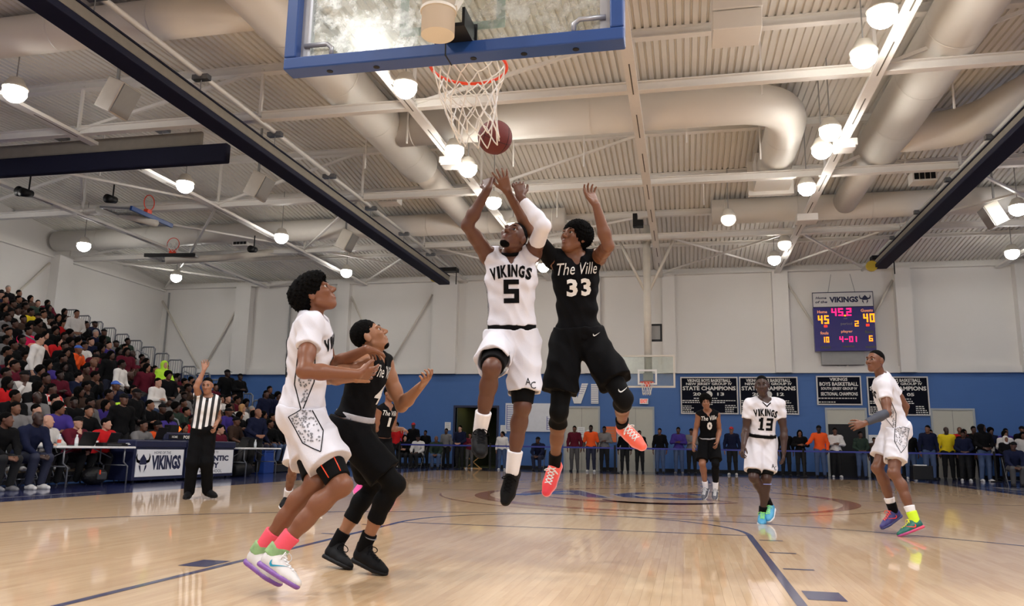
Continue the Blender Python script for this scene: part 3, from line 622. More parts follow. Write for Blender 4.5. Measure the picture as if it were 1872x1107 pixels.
# ------------------------------------------------------------ wall banners, boards, signs
def banner(label, x0, x1, z0, z1, lines, extra=None):
    t = thing('championship_banner', label, 'banner', ((x0+x1)/2, 29.93, (z0+z1)/2)); w, h = x1-x0, z1-z0
    MB().box((-w/2,-.012,-h/2),(w/2,.012,h/2)).build('border', mat('banner_border', (214,212,208), .7), t)
    MB().box((-w/2+.05,-.02,-h/2+.05),(w/2-.05,-.012,h/2-.05)).build('field', BANNER, t)
    mb = MB()
    for s, cx, cz, ww, hh in lines: put_text(mb, s, (cx*w,-.023,cz*h), ww*w, hh*h, bold=.03)
    for it in (extra or []):
        if it[0] == 'disc': mb.disc((it[1]*w,-.023,it[2]*h), it[3], 18, 'y', True)
        elif it[0] == 'rows':   # small print too fine to read: rows of short bars
            rr = random.Random(it[6])
            for k in range(it[5]):
                z = (it[2]-k*it[4])*h; x = it[1]*w
                xe = x+it[3]*w*rr.uniform(.7, 1)
                while x < xe-.03:
                    l = rr.uniform(.04, .1); mb.poly([(x,-.023,z-.018),(min(x+l,xe),-.023,z-.018),(min(x+l,xe),-.023,z+.018),(x,-.023,z+.018)]); x += l+.025
    mb.build('lettering', WHTINK, t); return t
def champ(label, x0, x1, y1, y2, seed):
    banner(label, x0, x1, 2.29, 3.76, [('VIKINGS BOYS BASKETBALL',0,.40,.76,.085),('NEW JERSEY GROUP IV',0,.30,.80,.085),('STATE CHAMPIONS',0,.19,.92,.11),(y1,-.21,.035,.14,.085),(y2,.2,.035,.12,.085)],
        [('disc',0,.03,.13),('rows',-.27,-.08,.55,.05,1,seed),('rows',-.47,-.14,.93,.05,2,seed+1),('rows',-.1,-.24,.2,.05,1,seed+2),('rows',-.47,-.29,.2,.05,5,seed+3),('rows',.27,-.27,.2,.05,5,seed+4)])
champ('navy banner reading state champions 2013, behind the black jersey number 0', 1.05, 3.27, '20', '13', 1)
champ('navy banner reading state champions 2012, behind the white jersey number 13', 3.32, 5.52, '20', '12', 9)
champ('navy banner reading state champions 05, behind the pointing white player', 8.03, 10.19, '20', '05', 17)
banner('navy banner reading South Jersey sectional champions, under the scoreboard', 6.2, 7.83, 2.67, 3.79, [('VIKINGS',0,.38,.4,.11),('BOYS BASKETBALL',0,.22,.86,.13),('SOUTH JERSEY GROUP IV',0,.05,.8,.12),('SECTIONAL CHAMPIONS',0,-.12,.82,.12)], [('rows',-.47,-.27,.95,.1,1,5),('rows',-.47,-.40,.4,.1,1,6)])
t = thing('wall_board', 'big white board with blue striped lettering left of the grey door', 'board', (-4.9, 29.95, 2.1))
MB().box((-1.22,-.02,-.58),(1.22,.02,.58)).build('panel', mat('gloss_white', (226,228,232), .15), t)
mb = MB()
for k in range(12):
    z = -.5+.088*k; mb.box((-1.15,-.024,z),(-.8,-.02,z+.02))
    if k < 12: mb.box((.85,-.024,z),(1.15,-.02,z+.02))
    if k < 6: mb.box((.55,-.024,z),(.75,-.02,z+.02))
for x in (-1.17,-.8,.83,.53): mb.box((x,-.024,-.5),(x+.025,-.02,.5 if x != .53 else .05))
mb.build('stripe_letters', mat('stripe_blue', (52,62,150), .5), t)
t = thing('wall_letters', 'white blue-striped letters VI mounted on the blue wall above the grey door', 'sign', (-2.9, 29.95, 3.1))
mb = MB(); mb.poly([(-.62,-.02,.4),(-.36,-.02,.4),(-.2,-.02,-.2),(-.02,-.02,.4),(.24,-.02,.4),(-.06,-.02,-.42),(-.34,-.02,-.42)]); mb.poly([(.36,-.02,-.42),(.66,-.02,-.42),(.66,-.02,.38),(.36,-.02,.38)]); mb.v = mb.v+[(x, y+.05, z) for x, y, z in mb.v]; n = len(mb.v)//2
for f in list(mb.f):
    for a, b in zip(f, f[1:]+f[:1]): mb.f.append([b, a, a+n, b+n]); mb.m.append(0)
mb.build('letter', PAPER, t)
mb = MB()
for k in range(9): mb.box((.37,-.024,-.38+.085*k),(.65,-.021,-.365+.085*k))
for k in range(5): mb.box((-.6+.06*(4-k),-.024,-.02+.085*k),(-.38+.045*(4-k),-.021,-.005+.085*k)); mb.box((-.02-.045*(4-k),-.024,-.02+.085*k),(.22-.05*(4-k),-.021,-.005+.085*k))
mb.build('stripe', mat('stripe_blue', (52,62,150), .5), t)
t = thing('exit_sign', 'white exit sign with red letters under the far hoop', 'sign', (-.4, 29.9, 2.78)); MB().box((-.17,-.04,-.11),(.17,.06,.11)).build('case', PAPER, t); mb = MB(); put_text(mb, 'EXIT', (0,-.043,0), .27, .14, bold=.04); mb.build('lettering', mat('exit_red', (236,92,70), .5, emit=.6), t)
def sheet(label, x, z, w, h, m=PAPER, text=None, y=29.97):
    t = thing('wall_notice', label, 'notice', (x, y, z)); MB().box((-w/2,-.008,-h/2),(w/2,.008,h/2)).build('sheet', m, t)
    if text:
        mb = MB()
        for s, cz, ww, hh in text: put_text(mb, s, (0,-.011,cz), ww, hh, bold=.02)
        mb.build('lettering', WHTINK, t)
    else:
        mb = MB()
        for k in range(4): mb.box((-w*.36,-.0095,h*(.3-.17*k)),(w*.3,-.008,h*(.3-.17*k)+.015))
        mb.build('print', GREY, t)
sheet('plain white paper on the blue wall left of the dark doorway', -8.62, 1.7, .26, .34); sheet('plain white paper right of the dark doorway', -6.2, 1.6, .26, .34); sheet('white notice taped on the grey door behind the orange shirt', -2.95, 1.52, .3, .42, y=29.955); sheet('smaller white notice on the same grey door', -2.62, 1.45, .2, .34, y=29.955)
sheet('orange notice on the wall between the two grey doors', -1.75, 1.45, .46, .62, mat('orange_paper', (226,120,70), .6), [('MASK',.2,.3,.07),('UP HERE',.05,.34,.07),('PLEASE',-.1,.3,.07)][0:0] or None); sheet('white notices beside the right dark doorway', 8.2, 1.25, .42, .62)
# belt barrier along the spectators
bb = thing('belt_barrier', 'blue belt barrier on black posts holding back the standing spectators', 'barrier', (0, 26.9, 0))
px = [-9.6,-6.0,-1.32,2.3,5.2,8.1,11.2,14.2]
for x in px: MB().tube([(x,0,0),(x,0,.03),(x,0,.04),(x,0,1.0)], [.17,.17,.035,.035], 14).build('post', BLACK, bb, True)
mb = MB()
for a, b in zip(px, px[1:]):
    m_ = (a+b)/2; mb.box((a,-.004,.87),(m_,.004,.925)); mb.box((m_,-.004,.87),(b,.004,.925))
mb.build('belt', mat('belt_blue', (44,52,140), .5), bb)
# ------------------------------------------------------------ scorers' tables
def folding_table(label, y0, y1, x0=-10.15, x1=-9.45, h=.72):
    t = thing('folding_table', label, 'table', ((x0+x1)/2, (y0+y1)/2, 0)); hw, hl = (x1-x0)/2, (y1-y0)/2
    MB().box((-hw,-hl,h-.04),(hw,hl,h)).build('tabletop', PAPER, t, bevel=.012)
    for s_ in (-1, 1):
        y = s_*(hl-.25)
        for x in (-hw+.1, hw-.06): MB().tube([(x, y, h-.04), (x, y+s_*-.0, .42), (x, y+.12, .34), (x, y+.12, .0)], .016, 8).build('leg', RAIL, t, True)
        MB().tube([(-hw+.1, y+.06, .36), (hw-.06, y+.06, .36)], .012, 6).build('cross_bar', RAIL, t, True); MB().tube([(0, y, .5), (0, y-s_*.5, h-.05)], .01, 6).build('brace', RAIL, t, True)
    return t
folding_table('white folding table with laptops left of the signed scorers table', 9.35, 11.42); folding_table('white folding table beyond the signed scorers table', 15.3, 17.3)
def score_unit(label, y0, y1, texts, crest):
    t = thing('scorers_table', label, 'table', (-9.6, (y0+y1)/2, 0)); hl = (y1-y0)/2-.01
    MB().box((-.5,-hl,.05),(.04,hl,.74)).build('cabinet', NAVY, t, bevel=.01)
    MB().box((-.55,-hl,.7),(.08,hl,.86)).build('padded_top', NAVY, t, bevel=.03)
    MB().box((.04,-hl+.08,.12),(.055,hl-.06,.665)).build('sign_panel', mat('sign_white', (236,236,238), .35, var=.02), t)
    mb = MB()
    for s, cy, cz, w, h, bo in texts: put_text(mb, s, (.058, cy, cz), w, h, (0,1,0), (0,0,1), bold=bo)
    mb.build('lettering', INK, t)
    if crest:
        mb = MB(); helmet(mb, (0,0), .36, 0); mb.v = [(.06, -.56+x, .4+z) for x, y, z in mb.v]; mb.build('crest', INK, t)
    for s_ in (-1, 1): MB().tube([(-.05, s_*(hl-.15), 0), (-.05, s_*(hl-.15), .05)], .03, 8).build('caster', BLACK, t)
    return t
score_unit('navy padded scorers table with white VIKINGS sign', 11.5, 13.2, [('HOME OF THE',.05,.60,.55,.055,.0),('VIKINGS',.2,.4,.98,.3,.05)], True)
score_unit('navy padded scorers table with white Atlantic City sign behind the referee', 13.24, 15.18, [('WELCOME TO',0,.61,.5,.05,.0),('ATLANTIC',.05,.47,1.3,.13,.05),('CITY',.0,.31,.62,.13,.05),('HIGH SCHOOL',0,.18,.9,.07,.0)], False)
t = thing('possession_display', 'navy padded display box with orange arrow on the scorers table', 'display', (-9.75, 13.1, .86)); MB().box((-.12,-.55,0),(.1,.55,.17)).build('case', NAVY, t, bevel=.025); MB().box((.1,-.4,.03),(.106,.5,.12)).build('screen', BLACK, t)
mb = MB(); put_text(mb, 'HOME', (.108,-.2,.075), .2, .05, (0,1,0)); put_text(mb, 'POSS', (.108,.25,.075), .28, .07, (0,1,0), bold=.04); mb.build('lettering', WHTINK, t)
MB().box((-.1,-.3,.17),(.06,.1,.33)).build('arrow_box', BLACK, t); MB().poly([(.065,-.02,.18),(.065,.08,.245),(.065,-.02,.31)]).build('arrow', lamp_mat('arrow_orange', (255,110,30), 1.3), t)
def laptop(label, y, x=-9.7, z=.72, rz=0, s=1.0):
    t = thing('laptop', label, 'laptop', (x, y, z), rz); MB().box((-.24,-.19*s,0),(-.01,.19*s,.018)).build('base', DARKG, t, bevel=.004); MB().obox((.045,0,.14), (.045,0,.12), (0,.19*s,0), (.005,0,-.002)).build('lid', BLACK, t)
laptop('open black laptop on the left folding table, nearer the grey hoodie', 10.35, s=1.1); laptop('open black laptop before the man in the red sweater', 11.0, rz=.2); laptop('black laptop on the far folding table', 15.75)
laptop('small dark tablet keyboard on the scorers table by the grey-suited man', 12.45, z=.86, s=.8)
def bottle(label, x, y, z, lab=(206,80,60)):
    t = thing('bottle', label, 'bottle', (x, y, z)); MB().tube([(0,0,0),(0,0,.13),(0,0,.17),(0,0,.19)], [.032,.032,.014,.014], 12).build('body', mat('clear_plastic', (206,212,216), .2), t, True); MB().tube([(0,0,.19),(0,0,.205)], .016, 10).build('cap', PAPER, t); MB().tube([(0,0,.05),(0,0,.11)], .0335, 12, caps=False).build('label', mat('bottle_label%d' % lab[0], lab, .5), t, True)
bottle('small bottle with red label on the left folding table', -9.62, 9.58, .72); bottle('plain white bottle on the left folding table', -9.58, 9.95, .72, (220,220,224)); bottle('white bottle at the far folding table', -9.6, 16.2, .72, (214,222,230))
t = thing('paper_cup', 'white paper cup between the two laptops', 'cup', (-9.8, 10.72, .72)); MB().tube([(0,0,0),(0,0,.1)], [.03,.04], 14).build('cup', PAPER, t, True); MB().tube([(0,0,.097),(0,0,.104)], .042, 14).build('rim', PAPER, t)
t = thing('equipment_case', 'low black equipment box in front of the laptops', 'box', (-9.6, 10.85, .72)); MB().box((-.08,-.3,0),(.1,.4,.07)).build('case', BLACK, t, bevel=.008); MB().box((.1,-.2,.02),(.104,.2,.05)).build('panel', DARKG, t)
t = thing('cable_bundle', 'loose white cable coils at the end of the left folding table', 'cable', (-9.62, 11.25, .725)); MB().tube([(.06*math.cos(a)+.01*a, .08*math.sin(a), .01+.004*a) for a in np.linspace(0, 12, 60)], .006, 5).build('cable', PAPER, t, True)
t = thing('backpack', 'black backpack lying under the left folding table', 'bag', (-9.75, 10.7, 0)); 
bm = bmesh.new(); bmesh.ops.create_icosphere(bm, subdivisions=3, radius=.24); bmesh.ops.scale(bm, vec=(.7,1.2,.72), verts=bm.verts); bmesh.ops.translate(bm, vec=(0,0,.165), verts=bm.verts); me = bpy.data.meshes.new('bag_body'); bm.to_mesh(me); bm.free(); me.materials.append(BLACK); link('bag_body', me, t); MB().box((.14,-.12,.1),(.19,.12,.24)).build('front_pocket', DARKG, t, bevel=.02); MB().box((.185,-.1,.2),(.195,-.07,.28)).build('red_strap', ORANGE, t); MB().tube([(0,-.08,.33),(0,-.05,.4),(0,.05,.4),(0,.08,.33)], .012, 6).build('handle', BLACK, t)
t = thing('duffel_bag', 'black duffel bag under the far folding table', 'bag', (-9.8, 15.9, 0)); MB().tube([(0,-.35,.17),(0,-.32,.17),(0,.32,.17),(0,.35,.17)], [.1,.17,.17,.1], 14).build('bag_body', BLACK, t, True); MB().tube([(0,-.15,.33),(0,-.1,.42),(0,.1,.42),(0,.15,.33)], .014, 6).build('handle', BLACK, t)
def chair(label, x, y, rz, m=BLACK):
    t = thing('folding_chair', label, 'chair', (x, y, 0), rz)     # faces local -y
    MB().box((-.2,-.2,.43),(.2,.2,.46)).build('seat', m, t, bevel=.01); MB().obox((0,.235,.68), (.2,0,0), (0,.012,.0), (0,.03,.11)).build('backrest', m, t, bevel=.008)
    for s_ in (-1, 1):
        MB().tube([(s_*.21,.27,.8),(s_*.21,-.24,.0)], .012, 8).build('leg', STEEL, t, True); MB().tube([(s_*.19,-.12,.44),(s_*.19,.28,.0)], .012, 8).build('leg', STEEL, t, True)
    MB().tube([(-.21,-.16,.16),(.21,-.16,.16)], .009, 6).build('stretcher', STEEL, t, True)
    return t
# ------------------------------------------------------------ bleachers
NR, RX, RW, RH, RZ = 20, -10.6, .577, .24, .26
bt = thing('bleachers', 'telescopic bleachers filling the left side of the gym', 'bleachers')
TRD = mat('bleacher_tread', (112,96,74), .5, var=.1); RIS = mat('bleacher_riser', (40,40,44), .6)
Y0, Y1 = 4.0, 22.5
for k in range(NR):
    x = RX-RW*k; z = RZ+RH*k
    MB().box((x-RW, Y0, z-.04), (x, Y1, z)).build('tread', TRD, bt); MB().box((x-.03, Y0, z-RH), (x-.01, Y1, z-.04)).build('riser', RIS, bt)
    MB().box((x-.58, Y0, z+.38), (x-.30, Y1, z+.42)).build('seat_board', BLUES, bt, bevel=.01)
    MB().box((x-.46, Y0, z), (x-.43, Y1, z+.38)).build('seat_support', RIS, bt)
MB().box((RX-RW*NR, Y1-.03, 0), (RX-.3, Y1, .3)).build('end_panel', RIS, bt)
for k in range(NR-3):
    kk = k+2; x = RX-RW*kk; z = RZ+RH*kk
    t = thing('guard_rail', 'grey guard rail section at the bleacher end, %s step up' % ['lowest','second','third','fourth','fifth','sixth','seventh','eighth','ninth','tenth','eleventh','twelfth','thirteenth','fourteenth','fifteenth','sixteenth','topmost'][k], 'railing', (x-RW/2, Y1+.06, z), 0, 'stepped guard rails')
    h = 1.08
    MB().tube([(-RW/2+.02,0,-.3),(-RW/2+.02,0,h-.07),(-RW/2+.09,0,h),(RW/2-.07,0,h),(RW/2,0,h-.07),(RW/2,0,-.3)], .027, 8).build('rail_frame', RAIL, t, True)
    for i in range(1, 6): MB().tube([(-RW/2+.02+i*.096,0,-.25),(-RW/2+.02+i*.096,0,h-.02)], .010, 5).build('bar', RAIL, t)
for i, (k, y) in enumerate(((4,16.4),(7,17.0),(10,15.8),(2,18.6),(1,15.0),(11,21.3),(8,21.6))):
    x = RX-RW*k; z = RZ+RH*k
    t = thing('aisle_handrail', 'bent grey handrail standing in the bleacher aisle, row %s' % ['five','eight','eleven','three','two','twelve at the railed end','nine at the railed end'][i], 'railing', (x-.1, y, z), 0, 'aisle handrails')
    MB().tube([(.25,0,0),(.25,0,.75),(.2,0,.86),(-.25,0,1.05),(-.32,0,1.0),(-.32,0,.24)], .022, 8).build('rail', RAIL, t, True); MB().tube([(.25,0,0),(.25,0,.02)], .05, 8).build('base_plate', RAIL, t)
t = thing('stair_rail', 'grey railing at the foot of the bleachers beside the officer in black', 'railing', (-13.4, 23.0, 0))
for i in range(9): MB().tube([(-.9+.22*i,0,0),(-.9+.22*i,0,2.2-.14*i)], .008, 5).build('bar', RAIL, t)
MB().tube([(-.95,0,0),(-.95,0,2.25),(.9,0,1.1),(.9,0,0)], .022, 8).build('rail', RAIL, t, True)
t = thing('held_sign', 'navy cloth sign with letters DE hung on the guard rail', 'sign', (-16.6, 22.5, 3.05)); MB().box((-.35,-.01,-.2),(.35,.01,.2)).build('cloth', INK, t); mb = MB(); put_text(mb, 'DE', (.05,-.013,0), .4, .24, bold=.02); mb.build('lettering', WHTINK, t)
t = thing('blue_chair_cart', 'blue block seat box at the end of the far folding table', 'box', (-10.6, 18.35, 0)); MB().box((-.25,-.28,0),(.25,.28,.6)).build('box', BLUES, t, bevel=.02); MB().box((-.27,-.3,.6),(.27,.3,.64)).build('lid', BLUES, t, bevel=.01)
t = thing('music_crate', 'dark wheeled crate on the floor before the right spectators', 'box', (8.6, 25.6, 0)); MB().box((-.3,-.2,.06),(.3,.2,.5)).build('crate', BLACK, t, bevel=.02); MB().box((-.2,-.1,.5),(.15,.1,.53)).build('paper', PAPER, t)
t = thing('folding_stand', 'light wooden crossed folding stand in the dark doorway', 'stand', (-7.1, 28.6, 0))
for s_ in (-1, 1): MB().beam((-.3*s_,0,.02),(.3*s_,0,.5),.05,.03).build('leg', mat('pale_wood', (196,150,90), .5), t)
MB().box((-.36,-.05,0),(.36,.05,.04)).build('foot_bar', mat('pale_wood', (196,150,90), .5), t)
# ------------------------------------------------------------ implicit-surface body builder
V3 = lambda *a: np.array(a if len(a) > 1 else a[0], float)
def nrm(v): return v/(np.linalg.norm(v)+1e-12)
def cone(a, b, ra, rb, k=.02, flat=None, cut0=None, cut1=None):
    a, b = V3(a), V3(b); ab = b-a; L2 = ab@ab+1e-12; R = max(ra, rb)
    un = ab/math.sqrt(L2)
    def fn(X, Y, Z):
        x, y, z = X-a[0], Y-a[1], Z-a[2]
        t = np.clip((x*ab[0]+y*ab[1]+z*ab[2])/L2, 0, 1)
        x, y, z = x-t*ab[0], y-t*ab[1], z-t*ab[2]
        d = x*x+y*y+z*z
        if flat is not None:
            n, s = flat; q = x*n[0]+y*n[1]+z*n[2]; d = d+(s*s-1)*q*q
        d = np.sqrt(np.maximum(d, 0))-(ra+t*(rb-ra))
        if cut0: d = np.maximum(d, -((X-a[0])*un[0]+(Y-a[1])*un[1]+(Z-a[2])*un[2]))
        if cut1: d = np.maximum(d, (X-b[0])*un[0]+(Y-b[1])*un[1]+(Z-b[2])*un[2])
        return d
    return ('u', fn, np.minimum(a, b)-R, np.maximum(a, b)+R, k)
def ell(c, axes, rad, k=.03):
    c = V3(c); A = [V3(v) for v in axes]; R = max(rad)
    def fn(X, Y, Z):
        x, y, z = X-c[0], Y-c[1], Z-c[2]; k0 = 0; k1 = 0
        for v, r in zip(A, rad):
            q = x*v[0]+y*v[1]+z*v[2]; k0 = k0+(q/r)**2; k1 = k1+(q/(r*r))**2
        k0 = np.sqrt(k0); return k0*(k0-1)/(np.sqrt(k1)+1e-9)
    return ('u', fn, c-R, c+R, k)
def sub(p, k=.01): return ('s', p[1], p[2], p[3], k)
def plane(pt, n):   # keeps the side the normal points away from
    pt, n = V3(pt), nrm(V3(n))
    return ('i', lambda X, Y, Z: (X-pt[0])*n[0]+(Y-pt[1])*n[1]+(Z-pt[2])*n[2], None, None, 0)
_C = [(i, j, k) for i in (0, 1) for j in (0, 1) for k in (0, 1)]
_E = [(a, b) for a in range(8) for b in range(a+1, 8) if sum(abs(p-q) for p, q in zip(_C[a], _C[b])) == 1]
def sdf_arrays(prims, h, noise=0.0, nfreq=40.0, seed=0):
    us = [p for p in prims if p[0] == 'u']
    lo = np.min([p[2] for p in us], 0)-3*h-.015; hi = np.max([p[3] for p in us], 0)+3*h+.015
    n = np.ceil((hi-lo)/h).astype(int)+1
    ax = [(lo[i]+h*np.arange(n[i])).astype(np.float32) for i in range(3)]
    f = np.full(n, .3, np.float32)
    for op, fn, a, b, k in prims:
        if op == 'i':
            f = np.maximum(f, fn(ax[0][:, None, None], ax[1][None, :, None], ax[2][None, None, :])).astype(np.float32); continue
        m = k+2.5*h
        i0 = np.clip(np.floor((a-m-lo)/h).astype(int), 0, n-1); i1 = np.clip(np.ceil((b+m-lo)/h).astype(int)+1, 1, n)
        if (i1 <= i0).any(): continue
        s = tuple(slice(p, q) for p, q in zip(i0, i1))
        d = fn(ax[0][s[0]][:, None, None], ax[1][s[1]][None, :, None], ax[2][s[2]][None, None, :])
        g = f[s]
        if op == 'u': hh = np.maximum(k-np.abs(g-d), 0)/k if k > 0 else 0; f[s] = np.minimum(g, d)-hh*hh*k*.25
        else: d = -d; hh = np.maximum(k-np.abs(g-d), 0)/k if k > 0 else 0; f[s] = np.maximum(g, d)+hh*hh*k*.25
    if noise:
        q = nfreq; X, Y, Z = ax[0][:, None, None], ax[1][None, :, None], ax[2][None, None, :]
        if q > 60: f = f+noise*(np.sin(q*(X+.37*Z)+seed)*np.sin(q*(Y-.5*Z)+1.3*seed)+.7*np.sin(1.9*q*(Z+.3*X)+seed)*np.sin(1.7*q*(Y+.4*X)))
        else:      # cloth folds: long soft ridges running down and across the garment
            w1 = np.sin(q*1.5*(X+.55*Z)+2.2*np.sin(9*Z+seed)+seed); w2 = np.sin(q*1.35*(Y-.6*Z)+2*np.sin(8*X)+1.7*seed); w3 = np.sin(q*.9*(Z+.5*X+.4*Y)+2.5*np.sin(11*X+7*Y))
            f = f+noise*(.8*w1*w2+.8*np.abs(w3)-.4)
    f[0] = f[-1] = .3; f[:, 0] = f[:, -1] = .3; f[:, :, 0] = f[:, :, -1] = .3
    # surface nets
    sg = f < 0; c = np.zeros(n-1, np.int8)
    for i, j, k in _C: c += sg[i:n[0]-1+i, j:n[1]-1+j, k:n[2]-1+k]
    I, J, K = np.nonzero((c > 0) & (c < 8))
    F = np.stack([f[I+i, J+j, K+k] for i, j, k in _C], 1)
    P = np.zeros((len(I), 3)); cnt = np.zeros(len(I))
    for a, b in _E:
        cr = (F[:, a] < 0) != (F[:, b] < 0); t = np.where(cr, F[:, a]/np.where(cr, F[:, a]-F[:, b], 1), 0)
        ca, cb = np.array(_C[a], float), np.array(_C[b], float)
        P += cr[:, None]*(ca+t[:, None]*(cb-ca)); cnt += cr
    P = P/np.maximum(cnt, 1)[:, None]; V = lo+h*(P+np.stack([I, J, K], 1))
    idx = np.full(n-1, -1, np.int32); idx[I, J, K] = np.arange(len(I)); Q = []
    for a in range(3):
        sl = [slice(None)]*3; s0 = list(sl); s1 = list(sl); s0[a] = slice(0, -1); s1[a] = slice(1, None)
        A, B = sg[tuple(s0)], sg[tuple(s1)]; E = np.argwhere(A != B)
        o1, o2 = [(1, 2), (2, 0), (0, 1)][a]
        ok = (E[:, o1] > 0) & (E[:, o2] > 0); E = E[ok]; fl = A[tuple(E.T)]
        d1 = np.zeros(3, int); d1[o1] = 1; d2 = np.zeros(3, int); d2[o2] = 1
        q = np.stack([idx[tuple((E-d1-d2).T)], idx[tuple((E-d2).T)], idx[tuple(E.T)], idx[tuple((E-d1).T)]], 1)
        q[~fl] = q[~fl][:, ::-1]; Q.append(q)
    Q = np.concatenate(Q); Q = Q[(Q >= 0).all(1)]
    return V, Q
def mesh_from(name, V, Q, mats):
    me = bpy.data.meshes.new(name)
    me.vertices.add(len(V)); me.vertices.foreach_set('co', V.astype(np.float32).ravel())
    me.loops.add(Q.size); me.loops.foreach_set('vertex_index', Q.astype(np.int32).ravel())
    me.polygons.add(len(Q)); me.polygons.foreach_set('loop_start', np.arange(0, Q.size, 4, dtype=np.int32)); me.polygons.foreach_set('loop_total', np.full(len(Q), 4, np.int32))
    me.polygons.foreach_set('use_smooth', np.ones(len(Q), bool))
    for m in mats: me.materials.append(m)
    me.update(calc_edges=True); me.validate(); return me
def solid(name, prims, h, m, parent=None, noise=0.0, nfreq=40.0, seed=0):
    V, Q = sdf_arrays(prims, h, noise, nfreq, seed)
    return link(name, mesh_from(name, V, Q, m if isinstance(m, (list, tuple)) else [m]), parent)
def frames(J):
    up = nrm(J['neck']-J['pel']); r = nrm(J['shR']-J['shL']); f = nrm(np.cross(up, r)); r = np.cross(f, up)
    rp = nrm(J['hipR']-J['hipL']); fp = nrm(np.cross(up, rp)); rp = np.cross(fp, up)
    return up, r, f, rp, fp
def head_frame(J):
    f = nrm(J['face']); u0 = nrm(V3(0, 0, 1)*.6+nrm(J['head']-J['neck'])*.6); u = nrm(u0-f*(u0@f)); return f, u, np.cross(f, u)
def knee_back(J, s):
    hp, kn, an = J['hip'+s], J['kn'+s], J['an'+s]; v = nrm(hp-kn)+nrm(an-kn)
    _, _, _, _, fp = frames(J)
    return nrm(nrm(v)*min(1, np.linalg.norm(v)*2)-fp*.25)
def torso(J, g=0.0, w=1.0):
    up, r, f, rp, fp = frames(J); pel, T = J['pel'], J['neck']-J['pel']; p = []
    p.append(ell(pel+.02*up, (rp, fp, up), (.15*w+g, .112*w+g, .12+g), .04))
    p.append(ell(pel+.34*T, (nrm(r+rp), nrm(f+fp), up), (.138*w+g, .1*w+g, .18+g), .05))
    p.append(ell(pel+.68*T, (r, f, up), (.158*w+g, .112*w+g, .17+g), .05))
    for s in 'RL':
        sg = 1 if s == 'R' else -1
        p.append(cone(pel+.86*T+r*sg*.05, J['sh'+s], .075*w+g, .058+g, .05))
        p.append(cone(pel+1.0*T+r*sg*.03-f*.02, pel+.94*T*1+(J['sh'+s]-pel-.94*T)*.75, .045+g, .045+g, .05))
        p.append(ell(J['hip'+s]-fp*.045+up*.02, (rp, fp, up), (.088*w+g, .085*w+g, .095+g), .05))
    return p
def head_prims(J, detail=True):
    f, u, r = head_frame(J); C = J['head']; p = []
    p.append(cone(J['neck']-.02*nrm(J['head']-J['neck']), C-u*.05-f*.03, .053, .047, .03))
    p.append(ell(C+u*.022-f*.012, (r, f, u), (.074, .094, .09), .02))
    p.append(ell(C+f*.03-u*.04, (r, f, u), (.058, .06, .075), .03))
    p.append(ell(C+f*.055-u*.098, (r, f, u), (.031, .028, .024), .03))
    for s in (-1, 1): p.append(cone(C+r*s*.05-u*.055-f*.002, C+f*.05-u*.098+r*s*.018, .017, .016, .02))
    if detail:
        for s in (-1, 1):
            p.append(cone(C+f*.078+u*.026+r*s*.045, C+f*.086+u*.024+r*s*.012, .010, .010, .012))
            p.append(ell(C+f*.07-u*.022+r*s*.04, (r, f, u), (.019, .016, .018), .025))
            p.append(sub(ell(C+f*.098+u*.005+r*s*.032, (r, f, u), (.0165, .02, .0085)), .008))
            p.append(ell(C+r*s*.077-f*.012-u*.006, (nrm(r*s+f*.35), nrm(f-r*s*.35), u), (.009, .021, .032), .006))
        p.append(cone(C+f*.088+u*.008, C+f*.112-u*.028, .008, .0125, .012))
        for s in (-1, 1): p.append(ell(C+f*.1-u*.033+r*s*.012, (r, f, u), (.009, .011, .008), .008))
        p.append(cone(C+f*.08-u*.06+r*.02, C+f*.086-u*.058, .007, .008, .012)); p.append(cone(C+f*.08-u*.06-r*.02, C+f*.086-u*.058, .007, .008, .012))
        p.append(cone(C+f*.078-u*.072+r*.017, C+f*.083-u*.072, .008, .009, .012)); p.append(cone(C+f*.078-u*.072-r*.017, C+f*.083-u*.072, .008, .009, .012))
        p.append(sub(cone(C+f*.097-u*.0655+r*.02, C+f*.097-u*.0655-r*.02, .004, .004), .004))
    else:
        p.append(cone(C+f*.085+u*.0, C+f*.105-u*.03, .01, .014, .015))
        for s in (-1, 1): p.append(sub(ell(C+f*.1+u*.004+r*s*.032, (r, f, u), (.018, .018, .013)), .012)); p.append(ell(C+r*s*.077-f*.012, (r, f, u), (.01, .02, .03), .006))
    return p
